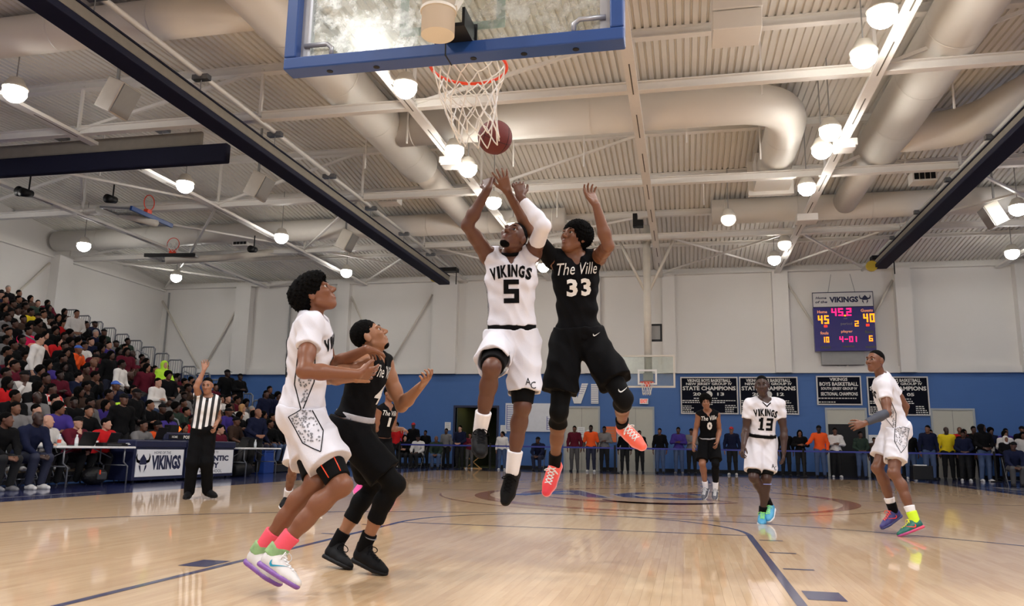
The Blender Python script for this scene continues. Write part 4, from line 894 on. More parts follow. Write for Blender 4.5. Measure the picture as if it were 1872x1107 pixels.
def hand_prims(J, s, curl=.35, spread=.16, fine=True):
    wr, ha = J['wr'+s], J['ha'+s]; d = nrm(ha-wr); pn = J.get('palm'+s, V3(0, 0, -1)); n = nrm(pn-d*(pn@d)); th = np.cross(d, n)*(1 if s == 'R' else -1); p = []
    if not fine:
        p.append(cone(wr, wr+d*.09, .028, .034, .02, (n, 1.6))); p.append(cone(wr+d*.09, wr+d*.16+n*.02, .032, .02, .02, (n, 1.6))); p.append(cone(wr+d*.03+th*.02, wr+d*.09+th*.05, .014, .011, .015)); return p
    for i, o in enumerate((.030, .010, -.010, -.029)):
        p.append(cone(wr+d*.012+th*o*.55, wr+d*.088+th*o, .0155, .0135, .016, (n, 1.15)))
    lens = (.072, .080, .074, .058)
    for i, o in enumerate((.031, .0105, -.0105, -.030)):
        q = wr+d*.09+th*o; a = (1.5-i)*spread; dd = nrm(d*math.cos(a)+th*math.sin(a)); c = curl*(1+.12*i); L = lens[i]; ang = c*.5
        for j, fr in enumerate((.45, .30, .25)):
            v = dd*math.cos(ang)+n*math.sin(ang); e = q+v*L*fr; p.append(cone(q, e, .0092-.0008*j, .0085-.0008*j, .003)); q = e; ang += c
    t0 = wr+d*.028+th*.022; t1 = t0+nrm(d*.75+th*.75+n*.25)*.045; t2 = t1+nrm(d*.9+th*.35+n*.35)*.034; t3 = t2+nrm(d*.95+th*.1+n*.4*curl*2)*.026
    p += [cone(t0, t1, .0165, .0115, .012), cone(t1, t2, .011, .0098, .003), cone(t2, t3, .0096, .0078, .003)]
    return p
def arm_prims(J, s, g=0.0):
    sh, el, wr = J['sh'+s], J['el'+s], J['wr'+s]; a = nrm(el-sh); b = nrm(wr-el); L = np.linalg.norm(wr-el)
    return [cone(sh, sh+(el-sh)*.35, .06+g, .05+g, .03), cone(sh+(el-sh)*.3, sh+(el-sh)*.65, .05+g, .047+g, .02), cone(sh+(el-sh)*.6, el, .046+g, .039+g, .02),
            cone(el, el+(wr-el)*.32, .040+g, .043+g, .02), cone(el+(wr-el)*.3, wr, .043+g, .0265+g, .02, None)]
def leg_prims(J, s, g=0.0):
    hp, kn, an = J['hip'+s], J['kn'+s], J['an'+s]; kb = knee_back(J, s); d = an-kn
    return [cone(hp, hp+(kn-hp)*.55, .09+g, .078+g, .04), cone(hp+(kn-hp)*.5, kn, .077+g, .056+g, .03), cone(kn-kb*.012, kn-kb*.012+d*.02, .052+g, .05+g, .02),
            cone(kn, kn+d*.28+kb*.022, .05+g, .054+g, .03), cone(kn+d*.25+kb*.022, kn+d*.55+kb*.014, .055+g, .044+g, .03), cone(kn+d*.5+kb*.012, an, .044+g, .034+g, .03)]
def foot_frame(J, s):
    an, to, kn = J['an'+s], J['to'+s], J['kn'+s]; e1 = nrm(to-an); sh = kn-an; e2 = nrm(sh-e1*(sh@e1)); al = math.atan(.07/.22)
    F = math.cos(al)*e1+math.sin(al)*e2; U = -math.sin(al)*e1+math.cos(al)*e2; return F, U, an-.10*U-.06*F
def shoe_prims(J, s, high=False, L=.27):
    F, U, O = foot_frame(J, s); R = np.cross(F, U); an = J['an'+s]
    p = [cone(O+.055*F+.05*U, O+.13*F+.052*U, .042, .043, .02), cone(O+.12*F+.05*U, O+.20*F+.034*U, .044, .045, .03, (U, 1.15)), cone(O+.19*F+.034*U, O+(L-.03)*F+.03*U, .045, .034, .03, (U, 1.25)),
         cone(O+.052*F+.055*U, an+(.035 if high else -.005)*U-.004*F, .042, .043, .02, None, False, True), cone(O+.10*F+.075*U, an+.03*F+(.03 if high else 0)*U, .03, .028, .03)]
    p.append(plane(O+.02*U, -U)); return p
def sole_prims(J, s, L=.27):
    F, U, O = foot_frame(J, s)
    p = [cone(O+.05*F+.013*U, O+.14*F+.013*U, .048, .045, .02, (U, 1.7)), cone(O+.13*F+.013*U, O+.20*F+.014*U, .046, .05, .02, (U, 1.8)), cone(O+.2*F+.014*U, O+(L-.032)*F+.016*U, .05, .038, .02, (U, 1.8))]
    return p+[plane(O+.0*U, -U), plane(O+.032*U, U)]
def sock_prims(J, s, a=.0, b=.3, g=.006):
    an, kn, hp = J['an'+s], J['kn'+s], J['hip'+s]; d = kn-an; kb = knee_back(J, s)
    e = an+d*b+kb*.012*min(1, b*2)
    return [cone(an+d*a, e, .036+g, .036+g+.014*min(1, b/.5), .0, None, a > 0, True)]
def hair_prims(J, kind, detail=True):
    f, u, r = head_frame(J); C = J['head']
    base = ell(C+u*.024-f*.014, (r, f, u), (.081, .1, .097), .02)
    if kind == 'fade': return [ell(C+u*.031-f*.019, (r, f, u), (.0745, .0945, .090), .02), plane(C+f*.0-u*.002, nrm(f*.62-u*.78))]
    if kind in ('short', 'grey'): return [ell(C+u*.034-f*.021, (r, f, u), (.0775, .0985, .096), .02), plane(C+f*.0-u*.004, nrm(f*.62-u*.78))]
    if kind == 'afro':
        p = [ell(C+u*.045-f*.03, (r, f, u), (.108, .118, .108), .03)]
        return p+[sub(ell(C+f*.115-u*.055, (r, f, u), (.085, .085, .115)), .02), plane(C-u*.07, -u)]
    if kind == 'bigafro':
        p = [ell(C+u*.038-f*.04, (r, f, u), (.1, .112, .092), .04), ell(C+u*.075+f*.025, (r, f, u), (.085, .08, .06), .05), ell(C-f*.085-u*.005, (r, f, u), (.08, .055, .08), .05)]
        return p+[sub(ell(C+f*.115-u*.06, (r, f, u), (.095, .085, .125)), .02), sub(ell(C+f*.0-u*.075, (r, f, u), (.12, .06, .065)), .02), plane(C-u*.085-f*.1, -u)]
    if kind in ('long', 'blonde'):
        p = [ell(C+u*.026-f*.016, (r, f, u), (.086, .104, .1), .02)]
        for s in (-1, 1): p += [cone(C+r*s*.065-f*.03, C+r*s*.085-u*.24-f*.0, .04, .03, .04, (f, 1.2))]
        p += [cone(C-f*.06, C-f*.08-u*.22, .07, .06, .04, (f, 1.4))]
        return p+[sub(ell(C+f*.11-u*.05, (r, f, u), (.066, .09, .105)), .015)]
    if kind == 'ponytail': return [base, cone(C-f*.09+u*.02, C-f*.13-u*.12, .035, .02, .02), plane(C+f*.02+u*.0, nrm(f*.75-u*.65))]
    if kind in ('beanie', 'redbeanie'): return [ell(C+u*.035-f*.012, (r, f, u), (.087, .105, .1), .02), plane(C+u*.03, -u+f*.15)]
    if kind in ('cap', 'bluecap'): return [ell(C+u*.03-f*.012, (r, f, u), (.085, .104, .092), .02), plane(C+u*.028, -u), cone(C+f*.09+u*.036, C+f*.15+u*.028, .05, .04, .01, (u, 6))]
    if kind in ('hood', 'hoodl'): return [ell(C+u*.015-f*.03, (r, f, u), (.108, .125, .125), .03), cone(C-u*.12-f*.03, C-u*.16-f*.02, .1, .1, .04), sub(ell(C+f*.11-u*.02, (r, f, u), (.072, .12, .1)), .015), plane(C-u*.2, -u)]
    return None
def decal(name, mb, target, O, ax, ay, dr, m, parent, off=.004, maxlen=.022):
    """press a flat shape (mb in metres, x right / z up) onto a garment"""
    me0 = target.data; nv = len(me0.vertices); co = np.empty(nv*3, np.float32); me0.vertices.foreach_get('co', co); co = co.reshape(-1, 3)
    bvh = BVHTree.FromPolygons([Vector(c) for c in co.astype(float)], [list(p.vertices) for p in me0.polygons])
    bm = bmesh.new(); vs = [bm.verts.new((v[0], v[2], 0)) for v in mb.v]
    for f in mb.f:
        try: bm.faces.new([vs[i] for i in f])
        except ValueError: pass
    bmesh.ops.triangulate(bm, faces=bm.faces[:])
    for _ in range(4):
        e = [x for x in bm.edges if x.calc_length() > maxlen]
        if not e: break
        bmesh.ops.subdivide_edges(bm, edges=e, cuts=1); bmesh.ops.triangulate(bm, faces=[f for f in bm.faces if len(f.verts) > 3])
    dv = Vector(nrm(dr)); dead = []; inv = Vector((0, 0, 0))
    for v in bm.verts:
        p = Vector(O+V3(ax)*v.co.x+V3(ay)*v.co.y); hit = bvh.ray_cast(p, dv)
        if hit[0] is None: dead.append(v)
        else: v.co = hit[0]-dv*off
    bmesh.ops.delete(bm, geom=dead, context='VERTS')
    me = bpy.data.meshes.new(name); bm.to_mesh(me); bm.free(); me.materials.append(m); return link(name, me, parent)
def skin_mat(name, rgb): return mat(name, tuple(int(v*.9) for v in rgb), .42, var=.07, scale=9, spec=.4, bump=.03, bscale=140)
LIPS = {}
def body(J, h, skin, fine=True, name='body', parent=None, curlR=.35, curlL=.35, spread=.16, w=1.0):
    p = torso(J, 0, w)+head_prims(J, fine)
    for s in 'RL': p += arm_prims(J, s)+hand_prims(J, s, curlR if s == 'R' else curlL, spread, fine)+leg_prims(J, s)
    V, Q = sdf_arrays(p, h)
    lip = mat('lip_'+skin.name, tuple(int(v*255) for v in (0, 0, 0)), .4) if False else None
    return link(name, mesh_from(name, V, Q, [skin]), parent)
EYEW = mat('eye_white', (196,186,176), .25, var=.02); IRIS = mat('eye_dark', (26,18,14), .2, var=.02); HAIR = mat('black_hair', (9,8,7), .9, spec=.08, var=.2, bump=.8, bscale=90); HAIRG = mat('grey_hair', (150,146,140), .7, bump=.5); HAIRB = mat('blonde_hair', (176,130,80), .6, bump=.5); BROWN_ = mat('brown_hair', (50,34,26), .65, bump=.5)
def face_bits(J, parent, skinrgb, beard=None):
    f, u, r = head_frame(J); C = J['head']
    for s in (-1, 1):
        c = C+f*.0765+u*.005+r*s*.032; bm = bmesh.new(); bmesh.ops.create_uvsphere(bm, u_segments=14, v_segments=10, radius=.0120)
        g = nrm(f+V3(0,0,.05)); me = bpy.data.meshes.new('eye'); mtx = Matrix((r, u, f)).transposed() if False else None
        for v in bm.verts:
            q = np.array(v.co); v.co = Vector(c+q[0]*r+q[1]*u+q[2]*f)
        for fc in bm.faces: fc.material_index = 1 if (np.array(fc.calc_center_median())-c)@g > .0078 else 0; fc.smooth = True
        bm.to_mesh(me); bm.free(); me.materials.append(EYEW); me.materials.append(IRIS); link('eye', me, parent)
        MB().tube([C+f*.093+u*.026+r*s*.014, C+f*.0925+u*.032+r*s*.03, C+f*.078+u*.030+r*s*.05], [.003,.004,.002], 6).build('eyebrow', HAIR, parent, True)
    lp = skin_mat('lips_%d_%d' % (skinrgb[0], skinrgb[1]), (min(255, int(skinrgb[0]*.82+22)), int(skinrgb[1]*.72), int(skinrgb[2]*.76)))
    MB().tube([C+f*.079-u*.0645+r*.026, C+f*.0915-u*.060+r*.009, C+f*.0925-u*.061, C+f*.0915-u*.060-r*.009, C+f*.079-u*.0645-r*.026], [.001,.0048,.0045,.0048,.001], 7).tube([C+f*.079-u*.067+r*.024, C+f*.090-u*.0735+r*.008, C+f*.090-u*.0735-r*.008, C+f*.079-u*.067-r*.024], [.001,.0055,.0055,.001], 7).build('lips', lp, parent, True)
    if beard:
        p = [ell(C+f*.028-u*.047, (r, f, u), (.0635, .0655, .083), .02), ell(C+f*.056-u*.1, (r, f, u), (.039, .035, .031), .02), plane(C-u*.083+f*.05, u), sub(ell(C+f*.1-u*.066, (r, f, u), (.026, .03, .016)), .004)]
        if beard == 'goatee': p = [ell(C+f*.055-u*.1005, (r, f, u), (.036, .031, .0275), .02), cone(C+f*.05-u*.1+r*.018, C+r*.044-u*.062, .0185, .016, .015), cone(C+f*.05-u*.1-r*.018, C-r*.044-u*.062, .0185, .016, .015), plane(C-u*.086+f*.05, u+f*.25)]
        if beard == 'full': p = p[:2]+[cone(C+r*.06-u*.03, C+r*.05-u*.09, .016, .02, .02), cone(C-r*.06-u*.03, C-r*.05-u*.09, .016, .02, .02), plane(C-u*.05+f*.0, u*.9-f*.35), p[3]]
        solid('beard', p, .006, HAIR, parent)
def jersey_prims(J, g=.02, sleeve=0.0, bottom=-.02, vneck=True, arm_cut=.075, w=1.0):
    g = g*.8
    up, r, f, rp, fp = frames(J); p = torso(J, g, w)
    for s in 'RL':
        sh, el = J['sh'+s], J['el'+s]
        if sleeve: p.append(cone(sh, sh+(el-sh)*sleeve, .062+g*.3, .064+g*.3, .03, None, False, True))
    if not sleeve:
        for s in 'RL':
            sh, el = J['sh'+s], J['el'+s]; sg = 1 if s == 'R' else -1
            d = nrm(nrm(el-sh)+r*sg*.5); p.append(sub(cone(sh+d*.035, sh+d*.35, arm_cut, arm_cut+.03), .012))
            p.append(sub(cone(sh-up*.07+r*sg*.045, sh-up*.10+r*sg*.3, .055, .08), .015))
    n = J['neck']; p.append(sub(ell(n+up*.04+f*.025, (r, f, up), (.078, .09, .068)), .01))
    if vneck: p.append(sub(cone(n+f*.05, n+f*.1-up*.055, .04, .012), .01))
    p.append(plane(J['pel']+up*bottom, -up)); return p
def shorts_prims(J, hem=.82, r0=.118, r1=.128, waist=.09, g=.024, hollow=False):
    up, r, f, rp, fp = frames(J); pel = J['pel']; p = [ell(pel+.03*up, (rp, fp, up), (.155+g, .115+g, .13+g), .05)]
    for s in 'RL':
        sg = 1 if s == 'R' else -1
        hp, kn = J['hip'+s], J['kn'+s]; e = hp+(kn-hp)*hem+rp*sg*.012
        p += [ell(hp-fp*.045+up*.01, (rp, fp, up), (.1+g, .1+g, .105+g), .05), cone(hp, e, r0, r1, .035, None, False, True)]
    for s in ('RL' if hollow else ''):
        hp, kn = J['hip'+s], J['kn'+s]; e = hp+(kn-hp)*hem; d = nrm(kn-hp); p.append(sub(cone(e-d*.05, e+d*.05, r1-.02, r1-.016), .004))
    p.append(plane(pel+up*waist, up)); return p
def limb_sleeve(a, b, ra, rb): return [cone(a, b, ra, rb, 0, None, True, True)]
JW = mat('white_jersey', (216,214,220), .8, spec=.2, var=.03, bump=.15, bscale=180); JB = mat('black_jersey', (9,9,11), .85, spec=.12, var=.1, bump=.15, bscale=180); TIGHT = mat('black_tights', (8,8,9), .8, spec=.15, var=.1); SLEEVE = mat('white_sleeve', (226,224,230), .6, var=.02); GSL = mat('charcoal_sleeve', (62,66,78), .7)
def swoosh(mb, s=1.0):
    P = [(0,.30),(.06,.12),(.2,.07),(1.0,.42),(.28,.0),(.12,-.06),(-.02,.02),(-.05,.16)]
    mb.add([(s*(x-.4), 0, s*(y-.1)) for x, y in P], [(0,1,6,7),(1,2,4,5),(1,5,6),(2,3,4)])
def shoe(J, s, root, upper, sole, high=False, L=.27, lace=None, h=.007, swm=None, nm='shoe', collar=None):
    F, U, O = foot_frame(J, s); R = np.cross(F, U)
    o = solid(nm, shoe_prims(J, s, high, L), h, upper, root); solid('sole', sole_prims(J, s, L), h, sole, o)
    if collar is not None: an = J['an'+s]; solid('collar', [cone(O+.045*F+.075*U, an+.037*U-.004*F, .0465, .0475, .02, None, True, True), cone(O+.09*F+.085*U, an+.03*F+.03*U, .034, .032, .03)], h, collar, o)
    if lace is not None:
        n_ = nrm(.8*U+.5*F); ay = nrm(.55*U-.83*F); O2 = O+F*.155+U*.075+n_*.25; mb = MB()
        def bar(a, b, w=.0035):
            d = V3(b[0]-a[0], b[1]-a[1]); d = d/np.linalg.norm(d); q = V3(-d[1], d[0])*w; mb.poly([(a[0]-q[0],0,a[1]-q[1]),(b[0]-q[0],0,b[1]-q[1]),(b[0]+q[0],0,b[1]+q[1]),(a[0]+q[0],0,a[1]+q[1])])
        for i in range(5):
            z = -.05+.024*i; bar((-.026, z), (.026, z+.022)); bar((.026, z), (-.026, z+.022))
        o_ = decal('laces', mb, o, O2, R, ay, -n_, lace, o, .004, .012)
        c = O+F*.112+U*.118; mb = MB()
        for sg in (-1, 1): mb.tube([c+R*sg*(.026-.026*math.cos(a))+U*(.018*math.sin(a)-.006*(1-math.cos(a)))+F*(.012*(1-math.cos(a))) for a in np.linspace(0, 2*math.pi, 14)], .0032, 5)
        mb.build('lace_bow', lace, o, True)
    if swm is not None:
        for sg in (-1, 1):
            mb = MB(); swoosh(mb, .1)
            if sg*1 > 0: pass
            decal('side_mark', mb, o, O+F*.13+U*.05+R*sg*.12, F*(1 if sg else 1), U, -R*sg, swm, o, .003, .02)
    return o
def block_num(mb, s, xc, zc, w, h, t=.26):
    n = len(s); cw = w if n == 1 else w/(n+.12*(n-1)); x = xc-(cw*n+cw*.12*(n-1))/2
    for ch in s:
        tt = h*t*.8; q = {'a':(0,h-tt,cw,h),'g':(0,h/2-tt/2,cw,h/2+tt/2),'d':(0,0,cw,tt),'f':(0,h/2,tt,h),'b':(cw-tt,h/2,cw,h),'e':(0,0,tt,h/2),'c':(cw-tt,0,cw,h/2)}
        segs = [q[k] for k in SEG[ch]] if ch != '1' else [(cw/2-tt/2,0,cw/2+tt/2,h),(cw*.1,h-tt*1.6,cw/2,h-tt*.5),(cw*.1,0,cw*.9,tt*.6)]
        for a, b, c, d in segs: mb.poly([(x+a,0,zc-h/2+b),(x+c,0,zc-h/2+b),(x+c,0,zc-h/2+d),(x+a,0,zc-h/2+d)])
        x += cw*1.12
def front_text(name, items, target, J, m, parent, at=.62, w=1.0):
    up, r, f, rp, fp = frames(J); mb = MB()
    for it in items:
        if it[0] == 'arch':   # letters along an arch
            s, wd, hh, rise, zc = it[1:]; n = len(s); adv = [.45 if c == 'I' else 1.0 for c in s]; tot = sum(adv); x = 0
            for c, a in zip(s, adv):
                t = (x+a/2)/tot*2-1; x += a; ang = -t*rise*2.0/ (wd/2)*.5
                axx = (math.cos(ang), 0, math.sin(ang)); ayy = (-math.sin(ang), 0, math.cos(ang))
                put_text(mb, c, (t*wd/2, 0, zc-rise*t*t), wd/tot*a*.86, hh, axx, ayy, bold=.05)
        elif it[0] == 'n': block_num(mb, *it[1:])
        else:
            s, xc, zc, ww, hh, sh_, bo = it[1:]; put_text(mb, s, (xc, 0, zc), ww, hh, bold=bo, shear=sh_)
    T = J['neck']-J['pel']; O = J['pel']+T*at+f*.5
    return decal(name, mb, target, O, -r, up, -f, m, parent)
# ------------------------------------------------------------ the players and the referee
FIG = {"a":{"pel":[-0.987,1.704,1.033],"neck":[-0.909,1.626,1.543],"head":[-0.897,1.602,1.687],"shR":[-0.848,1.474,1.479],"shL":[-0.984,1.787,1.539],"elR":[-0.793,1.314,1.202],"wrR":[-0.546,1.47,1.201],"haR":[-0.467,1.647,1.224],"elL":[-0.96,2.01,1.306],"wrL":[-0.695,1.932,1.399],"haL":[-0.672,2.124,1.38],"hipR":[-0.931,1.638,0.957],"hipL":[-1.021,1.802,0.972],"knR":[-0.633,1.526,0.589],"anR":[-0.942,1.415,0.231],"toR":[-0.762,1.366,0.076],"knL":[-0.809,1.577,0.598],"anL":[-1.112,1.557,0.219],"toL":[-0.942,1.505,0.062],"face":[0.844,0.14,0.518],"palmR":[-0.199,0.888,0.414],"palmL":[0.04,-0.104,-0.994]},"b":{"pel":[-0.915,2.29,0.936],"neck":[-0.789,2.28,1.414],"head":[-0.812,2.254,1.525],"shR":[-0.777,2.12,1.338],"shL":[-0.767,2.419,1.363],"elR":[-0.918,1.884,1.218],"wrR":[-0.681,1.755,1.206],"haR":[-0.609,1.916,1.237],"elL":[-0.65,2.478,1.077],"wrL":[-0.464,2.33,1.206],"haL":[-0.357,2.2,1.27],"hipR":[-0.903,2.208,0.891],"hipL":[-0.916,2.388,0.91],"knR":[-0.602,2.286,0.567],"anR":[-0.821,2.342,0.154],"toR":[-0.644,2.307,0.029],"knL":[-0.883,2.635,0.535],"anL":[-1.113,2.56,0.132],"toL":[-0.957,2.463,0.031],"face":[0.811,0.2,0.55],"palmR":[-0.208,0.938,0.277],"palmL":[-0.752,0.191,0.631]},"e":{"pel":[0.074,2.644,1.595],"neck":[0.078,2.545,2.124],"head":[0.11,2.48,2.23],"shR":[-0.078,2.533,2.118],"shL":[0.223,2.594,2.146],"elR":[-0.171,2.295,2.276],"wrR":[-0.025,2.252,2.507],"haR":[-0.042,2.332,2.667],"elL":[0.34,2.343,2.263],"wrL":[0.178,2.372,2.478],"haL":[0.145,2.392,2.654],"hipR":[-0.009,2.638,1.53],"hipL":[0.154,2.673,1.533],"knR":[0.033,2.247,1.312],"anR":[-0.085,2.445,0.925],"toR":[-0.042,2.306,0.788],"knL":[0.164,2.602,1.089],"anL":[0.076,2.727,0.665],"toL":[0.029,2.701,0.441],"face":[-0.147,-0.869,0.473],"palmR":[0.111,0.92,0.376],"palmL":[-0.376,0.813,0.444]},"g":{"pel":[0.493,2.991,1.623],"neck":[0.475,2.881,2.184],"head":[0.48,2.839,2.307],"shR":[0.315,2.83,2.161],"shL":[0.639,2.938,2.184],"elR":[0.218,2.569,2.289],"wrR":[0.069,2.446,2.551],"haR":[0.017,2.372,2.713],"elL":[0.741,2.65,2.188],"wrL":[0.666,2.556,2.461],"haL":[0.593,2.591,2.626],"hipR":[0.407,2.985,1.552],"hipL":[0.585,3.022,1.563],"knR":[0.364,2.917,1.069],"anR":[0.289,3.207,0.707],"toR":[0.222,3.181,0.468],"knL":[0.821,2.875,1.16],"anL":[0.774,3.313,0.998],"toL":[0.929,3.296,0.837],"face":[-0.522,-0.816,0.248],"palmR":[-0.297,0.882,0.366],"palmL":[0.686,-0.725,0.063]},"t":{"pel":[2.117,7.371,0.985],"neck":[2.158,7.298,1.423],"head":[2.135,7.238,1.601],"shR":[1.985,7.267,1.381],"shL":[2.33,7.343,1.381],"elR":[1.931,7.279,1.07],"wrR":[1.888,7.11,0.882],"haR":[1.853,7.025,0.738],"elL":[2.374,7.347,1.078],"wrL":[2.357,7.29,0.828],"haL":[2.351,7.353,0.669],"hipR":[2.039,7.366,0.919],"hipL":[2.198,7.401,0.922],"knR":[1.999,7.202,0.526],"anR":[2.179,7.423,0.207],"toR":[2.155,7.298,0.066],"knL":[2.146,7.28,0.515],"anL":[2.098,7.396,0.106],"toL":[2.074,7.229,0.019],"face":[-0.143,-0.988,-0.056],"palmR":[0.875,0.479,0.068],"palmL":[-0.997,0.074,0.035]},"z":{"pel":[1.63,12.039,1.055],"neck":[1.609,11.843,1.518],"head":[1.582,11.704,1.673],"shR":[1.467,11.825,1.449],"shL":[1.768,11.89,1.454],"elR":[1.405,11.953,1.185],"wrR":[1.361,11.839,0.944],"haR":[1.338,11.731,0.802],"elL":[1.813,12.028,1.192],"wrL":[1.763,11.869,0.979],"haL":[1.728,11.753,0.846],"hipR":[1.553,12.033,0.997],"hipL":[1.714,12.068,1.0],"knR":[1.501,11.812,0.608],"anR":[1.55,11.999,0.202],"toR":[1.507,11.911,0.028],"knL":[1.724,11.839,0.613],"anL":[1.717,11.989,0.188],"toL":[1.691,11.891,0.016],"face":[0.064,-0.981,-0.181],"palmR":[0.875,0.479,0.068],"palmL":[-0.997,0.074,0.035]},"r":{"pel":[3.442,6.648,1.119],"neck":[3.304,6.522,1.626],"head":[3.24,6.454,1.802],"shR":[3.426,6.735,1.579],"shL":[3.295,6.363,1.519],"elR":[3.599,6.827,1.34],"wrR":[3.579,7.029,1.15],"haR":[3.52,6.943,0.997],"elL":[3.275,6.236,1.238],"wrL":[3.032,6.167,1.122],"haL":[2.858,6.12,1.079],"hipR":[3.423,6.748,1.063],"hipL":[3.435,6.566,1.047],"knR":[3.224,6.602,0.671],"anR":[3.368,6.667,0.235],"toR":[3.234,6.62,0.071],"knL":[3.336,6.397,0.627],"anL":[3.485,6.327,0.165],"toL":[3.321,6.3,0.027],"face":[-0.781,-0.621,0.064],"palmR":[0.208,-0.972,0.11],"palmL":[-0.202,0.951,-0.234]},"f":{"pel":[-5.84,8.118,1.007],"neck":[-5.757,8.045,1.492],"head":[-5.744,7.985,1.659],"shR":[-5.866,8.008,1.449],"shL":[-5.675,8.123,1.448],"elR":[-5.79,7.785,1.619],"wrR":[-5.707,7.814,1.871],"haR":[-5.74,7.853,2.038],"elL":[-5.717,8.297,1.219],"wrL":[-5.627,8.104,1.066],"haL":[-5.568,7.987,0.951],"hipR":[-5.893,8.097,0.941],"hipL":[-5.781,8.163,0.944],"knR":[-5.889,8.003,0.525],"anR":[-5.951,8.075,0.119],"toR":[-5.884,7.909,0.043],"knL":[-5.716,8.097,0.527],"anL":[-5.765,8.244,0.14],"toL":[-5.596,8.191,0.06],"face":[0.354,-0.919,-0.176],"palmR":[0.399,-0.901,-0.174],"palmL":[-0.93,-0.254,0.266]},"v":{"pel":[-3.56,9.567,0.942],"neck":[-3.445,9.496,1.455],"head":[-3.415,9.467,1.647],"shR":[-3.555,9.382,1.379],"shL":[-3.379,9.627,1.392],"elR":[-3.591,9.44,1.077],"wrR":[-3.555,9.591,0.847],"haR":[-3.544,9.703,0.699],"elL":[-3.395,9.609,1.084],"wrL":[-3.326,9.877,1.101],"haL":[-3.196,9.761,1.038],"hipR":[-3.611,9.517,0.871],"hipL":[-3.537,9.637,0.873],"knR":[-3.585,9.222,0.515],"anR":[-3.837,9.471,0.215],"toR":[-3.851,9.304,0.096],"knL":[-3.356,9.432,0.499],"anL":[-3.236,9.16,0.144],"toL":[-3.116,9.044,0.023],"face":[0.918,-0.386,-0.091],"palmR":[-0.211,0.961,0.181],"palmL":[-0.022,0.18,-0.983]},"w":{"pel":[-3.346,6.43,0.992],"neck":[-3.296,6.348,1.488],"head":[-3.271,6.311,1.713],"shR":[-3.342,6.25,1.401],"shL":[-3.238,6.478,1.417],"elR":[-3.306,6.278,1.1],"wrR":[-3.227,6.534,1.063],"haR":[-3.219,6.685,0.966],"elL":[-3.178,6.517,1.11],"wrL":[-3.185,6.765,1.003],"haL":[-3.095,6.648,0.9],"hipR":[-3.376,6.384,0.924],"hipL":[-3.332,6.497,0.927],"knR":[-3.337,6.197,0.517],"anR":[-3.517,6.438,0.182],"toR":[-3.477,6.268,0.085],"knL":[-3.18,6.394,0.516],"anL":[-3.272,6.633,0.146],"toL":[-3.125,6.519,0.073],"face":[0.989,-0.139,-0.047],"palmR":[-0.211,0.961,0.181],"palmL":[-0.022,0.18,-0.983]}}
def J_of(k): return {a: V3(b) for a, b in FIG[k].items()}
def person(label, J, z0=0.0):
    return thing('person', label, 'person')
SK = {'a': (138,88,62), 'b': (172,120,88), 'e': (106,68,52), 'g': (130,86,62), 't': (70,48,40), 'z': (158,108,82), 'r': (124,80,58), 'f': (170,120,94), 'v': (150,102,76), 'w': (120,78,58)}
GREYDOT = mat('grey_print', (120,120,124), .7)
CORAL = mat('coral_sock', (240,84,104), .7, bump=.1); WSOCK = mat('white_sock', (232,230,232), .75, bump=.1); BSOCK = mat('black_sock', (10,10,12), .85, spec=.12)
WSHOE = mat('cream_shoe', (214,210,206), .45, var=.05); PURP = mat('purple_sole', (128,84,160), .4); BSHOE = mat('black_shoe', (10,10,12), .7, spec=.2); BSOLE = mat('black_sole', (14,14,16), .6, spec=.25)
def two_tone(name, c1, c2, lo=-.05, hi=.25, axis='Z'):
    m = mat(name, c1, .45, var=0); nt = m.node_tree; tc = nt.nodes.new('ShaderNodeTexCoord'); sp = nt.nodes.new('ShaderNodeSeparateXYZ'); n = nt.nodes.new('ShaderNodeTexNoise'); n.inputs['Scale'].default_value = 14
    nt.links.new(tc.outputs['Object'], sp.inputs[0]); mr = nt.nodes.new('ShaderNodeMapRange'); mr.inputs['From Min'].default_value = lo; mr.inputs['From Max'].default_value = hi
    nt.links.new(sp.outputs[axis], mr.inputs['Value']); cr = nt.nodes.new('ShaderNodeMix'); cr.data_type = 'RGBA'; cr.inputs['A'].default_value = lin(c1)+(1,); cr.inputs['B'].default_value = lin(c2)+(1,)
    nt.links.new(mr.outputs[0], cr.inputs['Factor']); nt.links.new(cr.outputs['Result'], nt.nodes['Principled BSDF'].inputs['Base Color']); return m
def side_panel(J, jersey, root, side, nm='side_panel', z0=.0, z1=.36, w=.11):
    """outlined pattern panel on the flank"""
    up, r, f, rp, fp = frames(J); sg = 1 if side == 'R' else -1; mb = MB(); PT = [(-w*.5,z1),(w*.35,z1),(w*.5,.17),(w*.1,.0),(-w*.5,.14)]
    rr = random.Random(3); o2 = MB(); o3 = MB()
    for (a, b) in zip(PT, PT[1:]+PT[:1]):
        d = V3(b[0]-a[0], b[1]-a[1]); L = np.linalg.norm(d); n_ = V3(-d[1], d[0])/L*.003; o2.poly([(a[0]-n_[0],0,a[1]-n_[1]),(b[0]-n_[0],0,b[1]-n_[1]),(b[0]+n_[0],0,b[1]+n_[1]),(a[0]+n_[0],0,a[1]+n_[1])])
    for k in range(80):
        x, z = rr.uniform(-w*.42, w*.34), rr.uniform(.05, z1-.02)
        if z < .14 and x < -w*.1: continue
        s_ = .0045; o3.poly([(x-s_,0,z-s_),(x+s_,0,z-s_),(x+s_,0,z+s_),(x-s_,0,z+s_)])
    decal(nm+'_print', o3, jersey, J['pel']+up*z0+r*sg*.6, f*sg, up, -r*sg, GREYDOT, root, .004)['kind'] = 'stuff'
    return decal(nm, o2, jersey, J['pel']+up*z0+r*sg*.6, f*sg, up, -r*sg, BLKINK, root, .004)
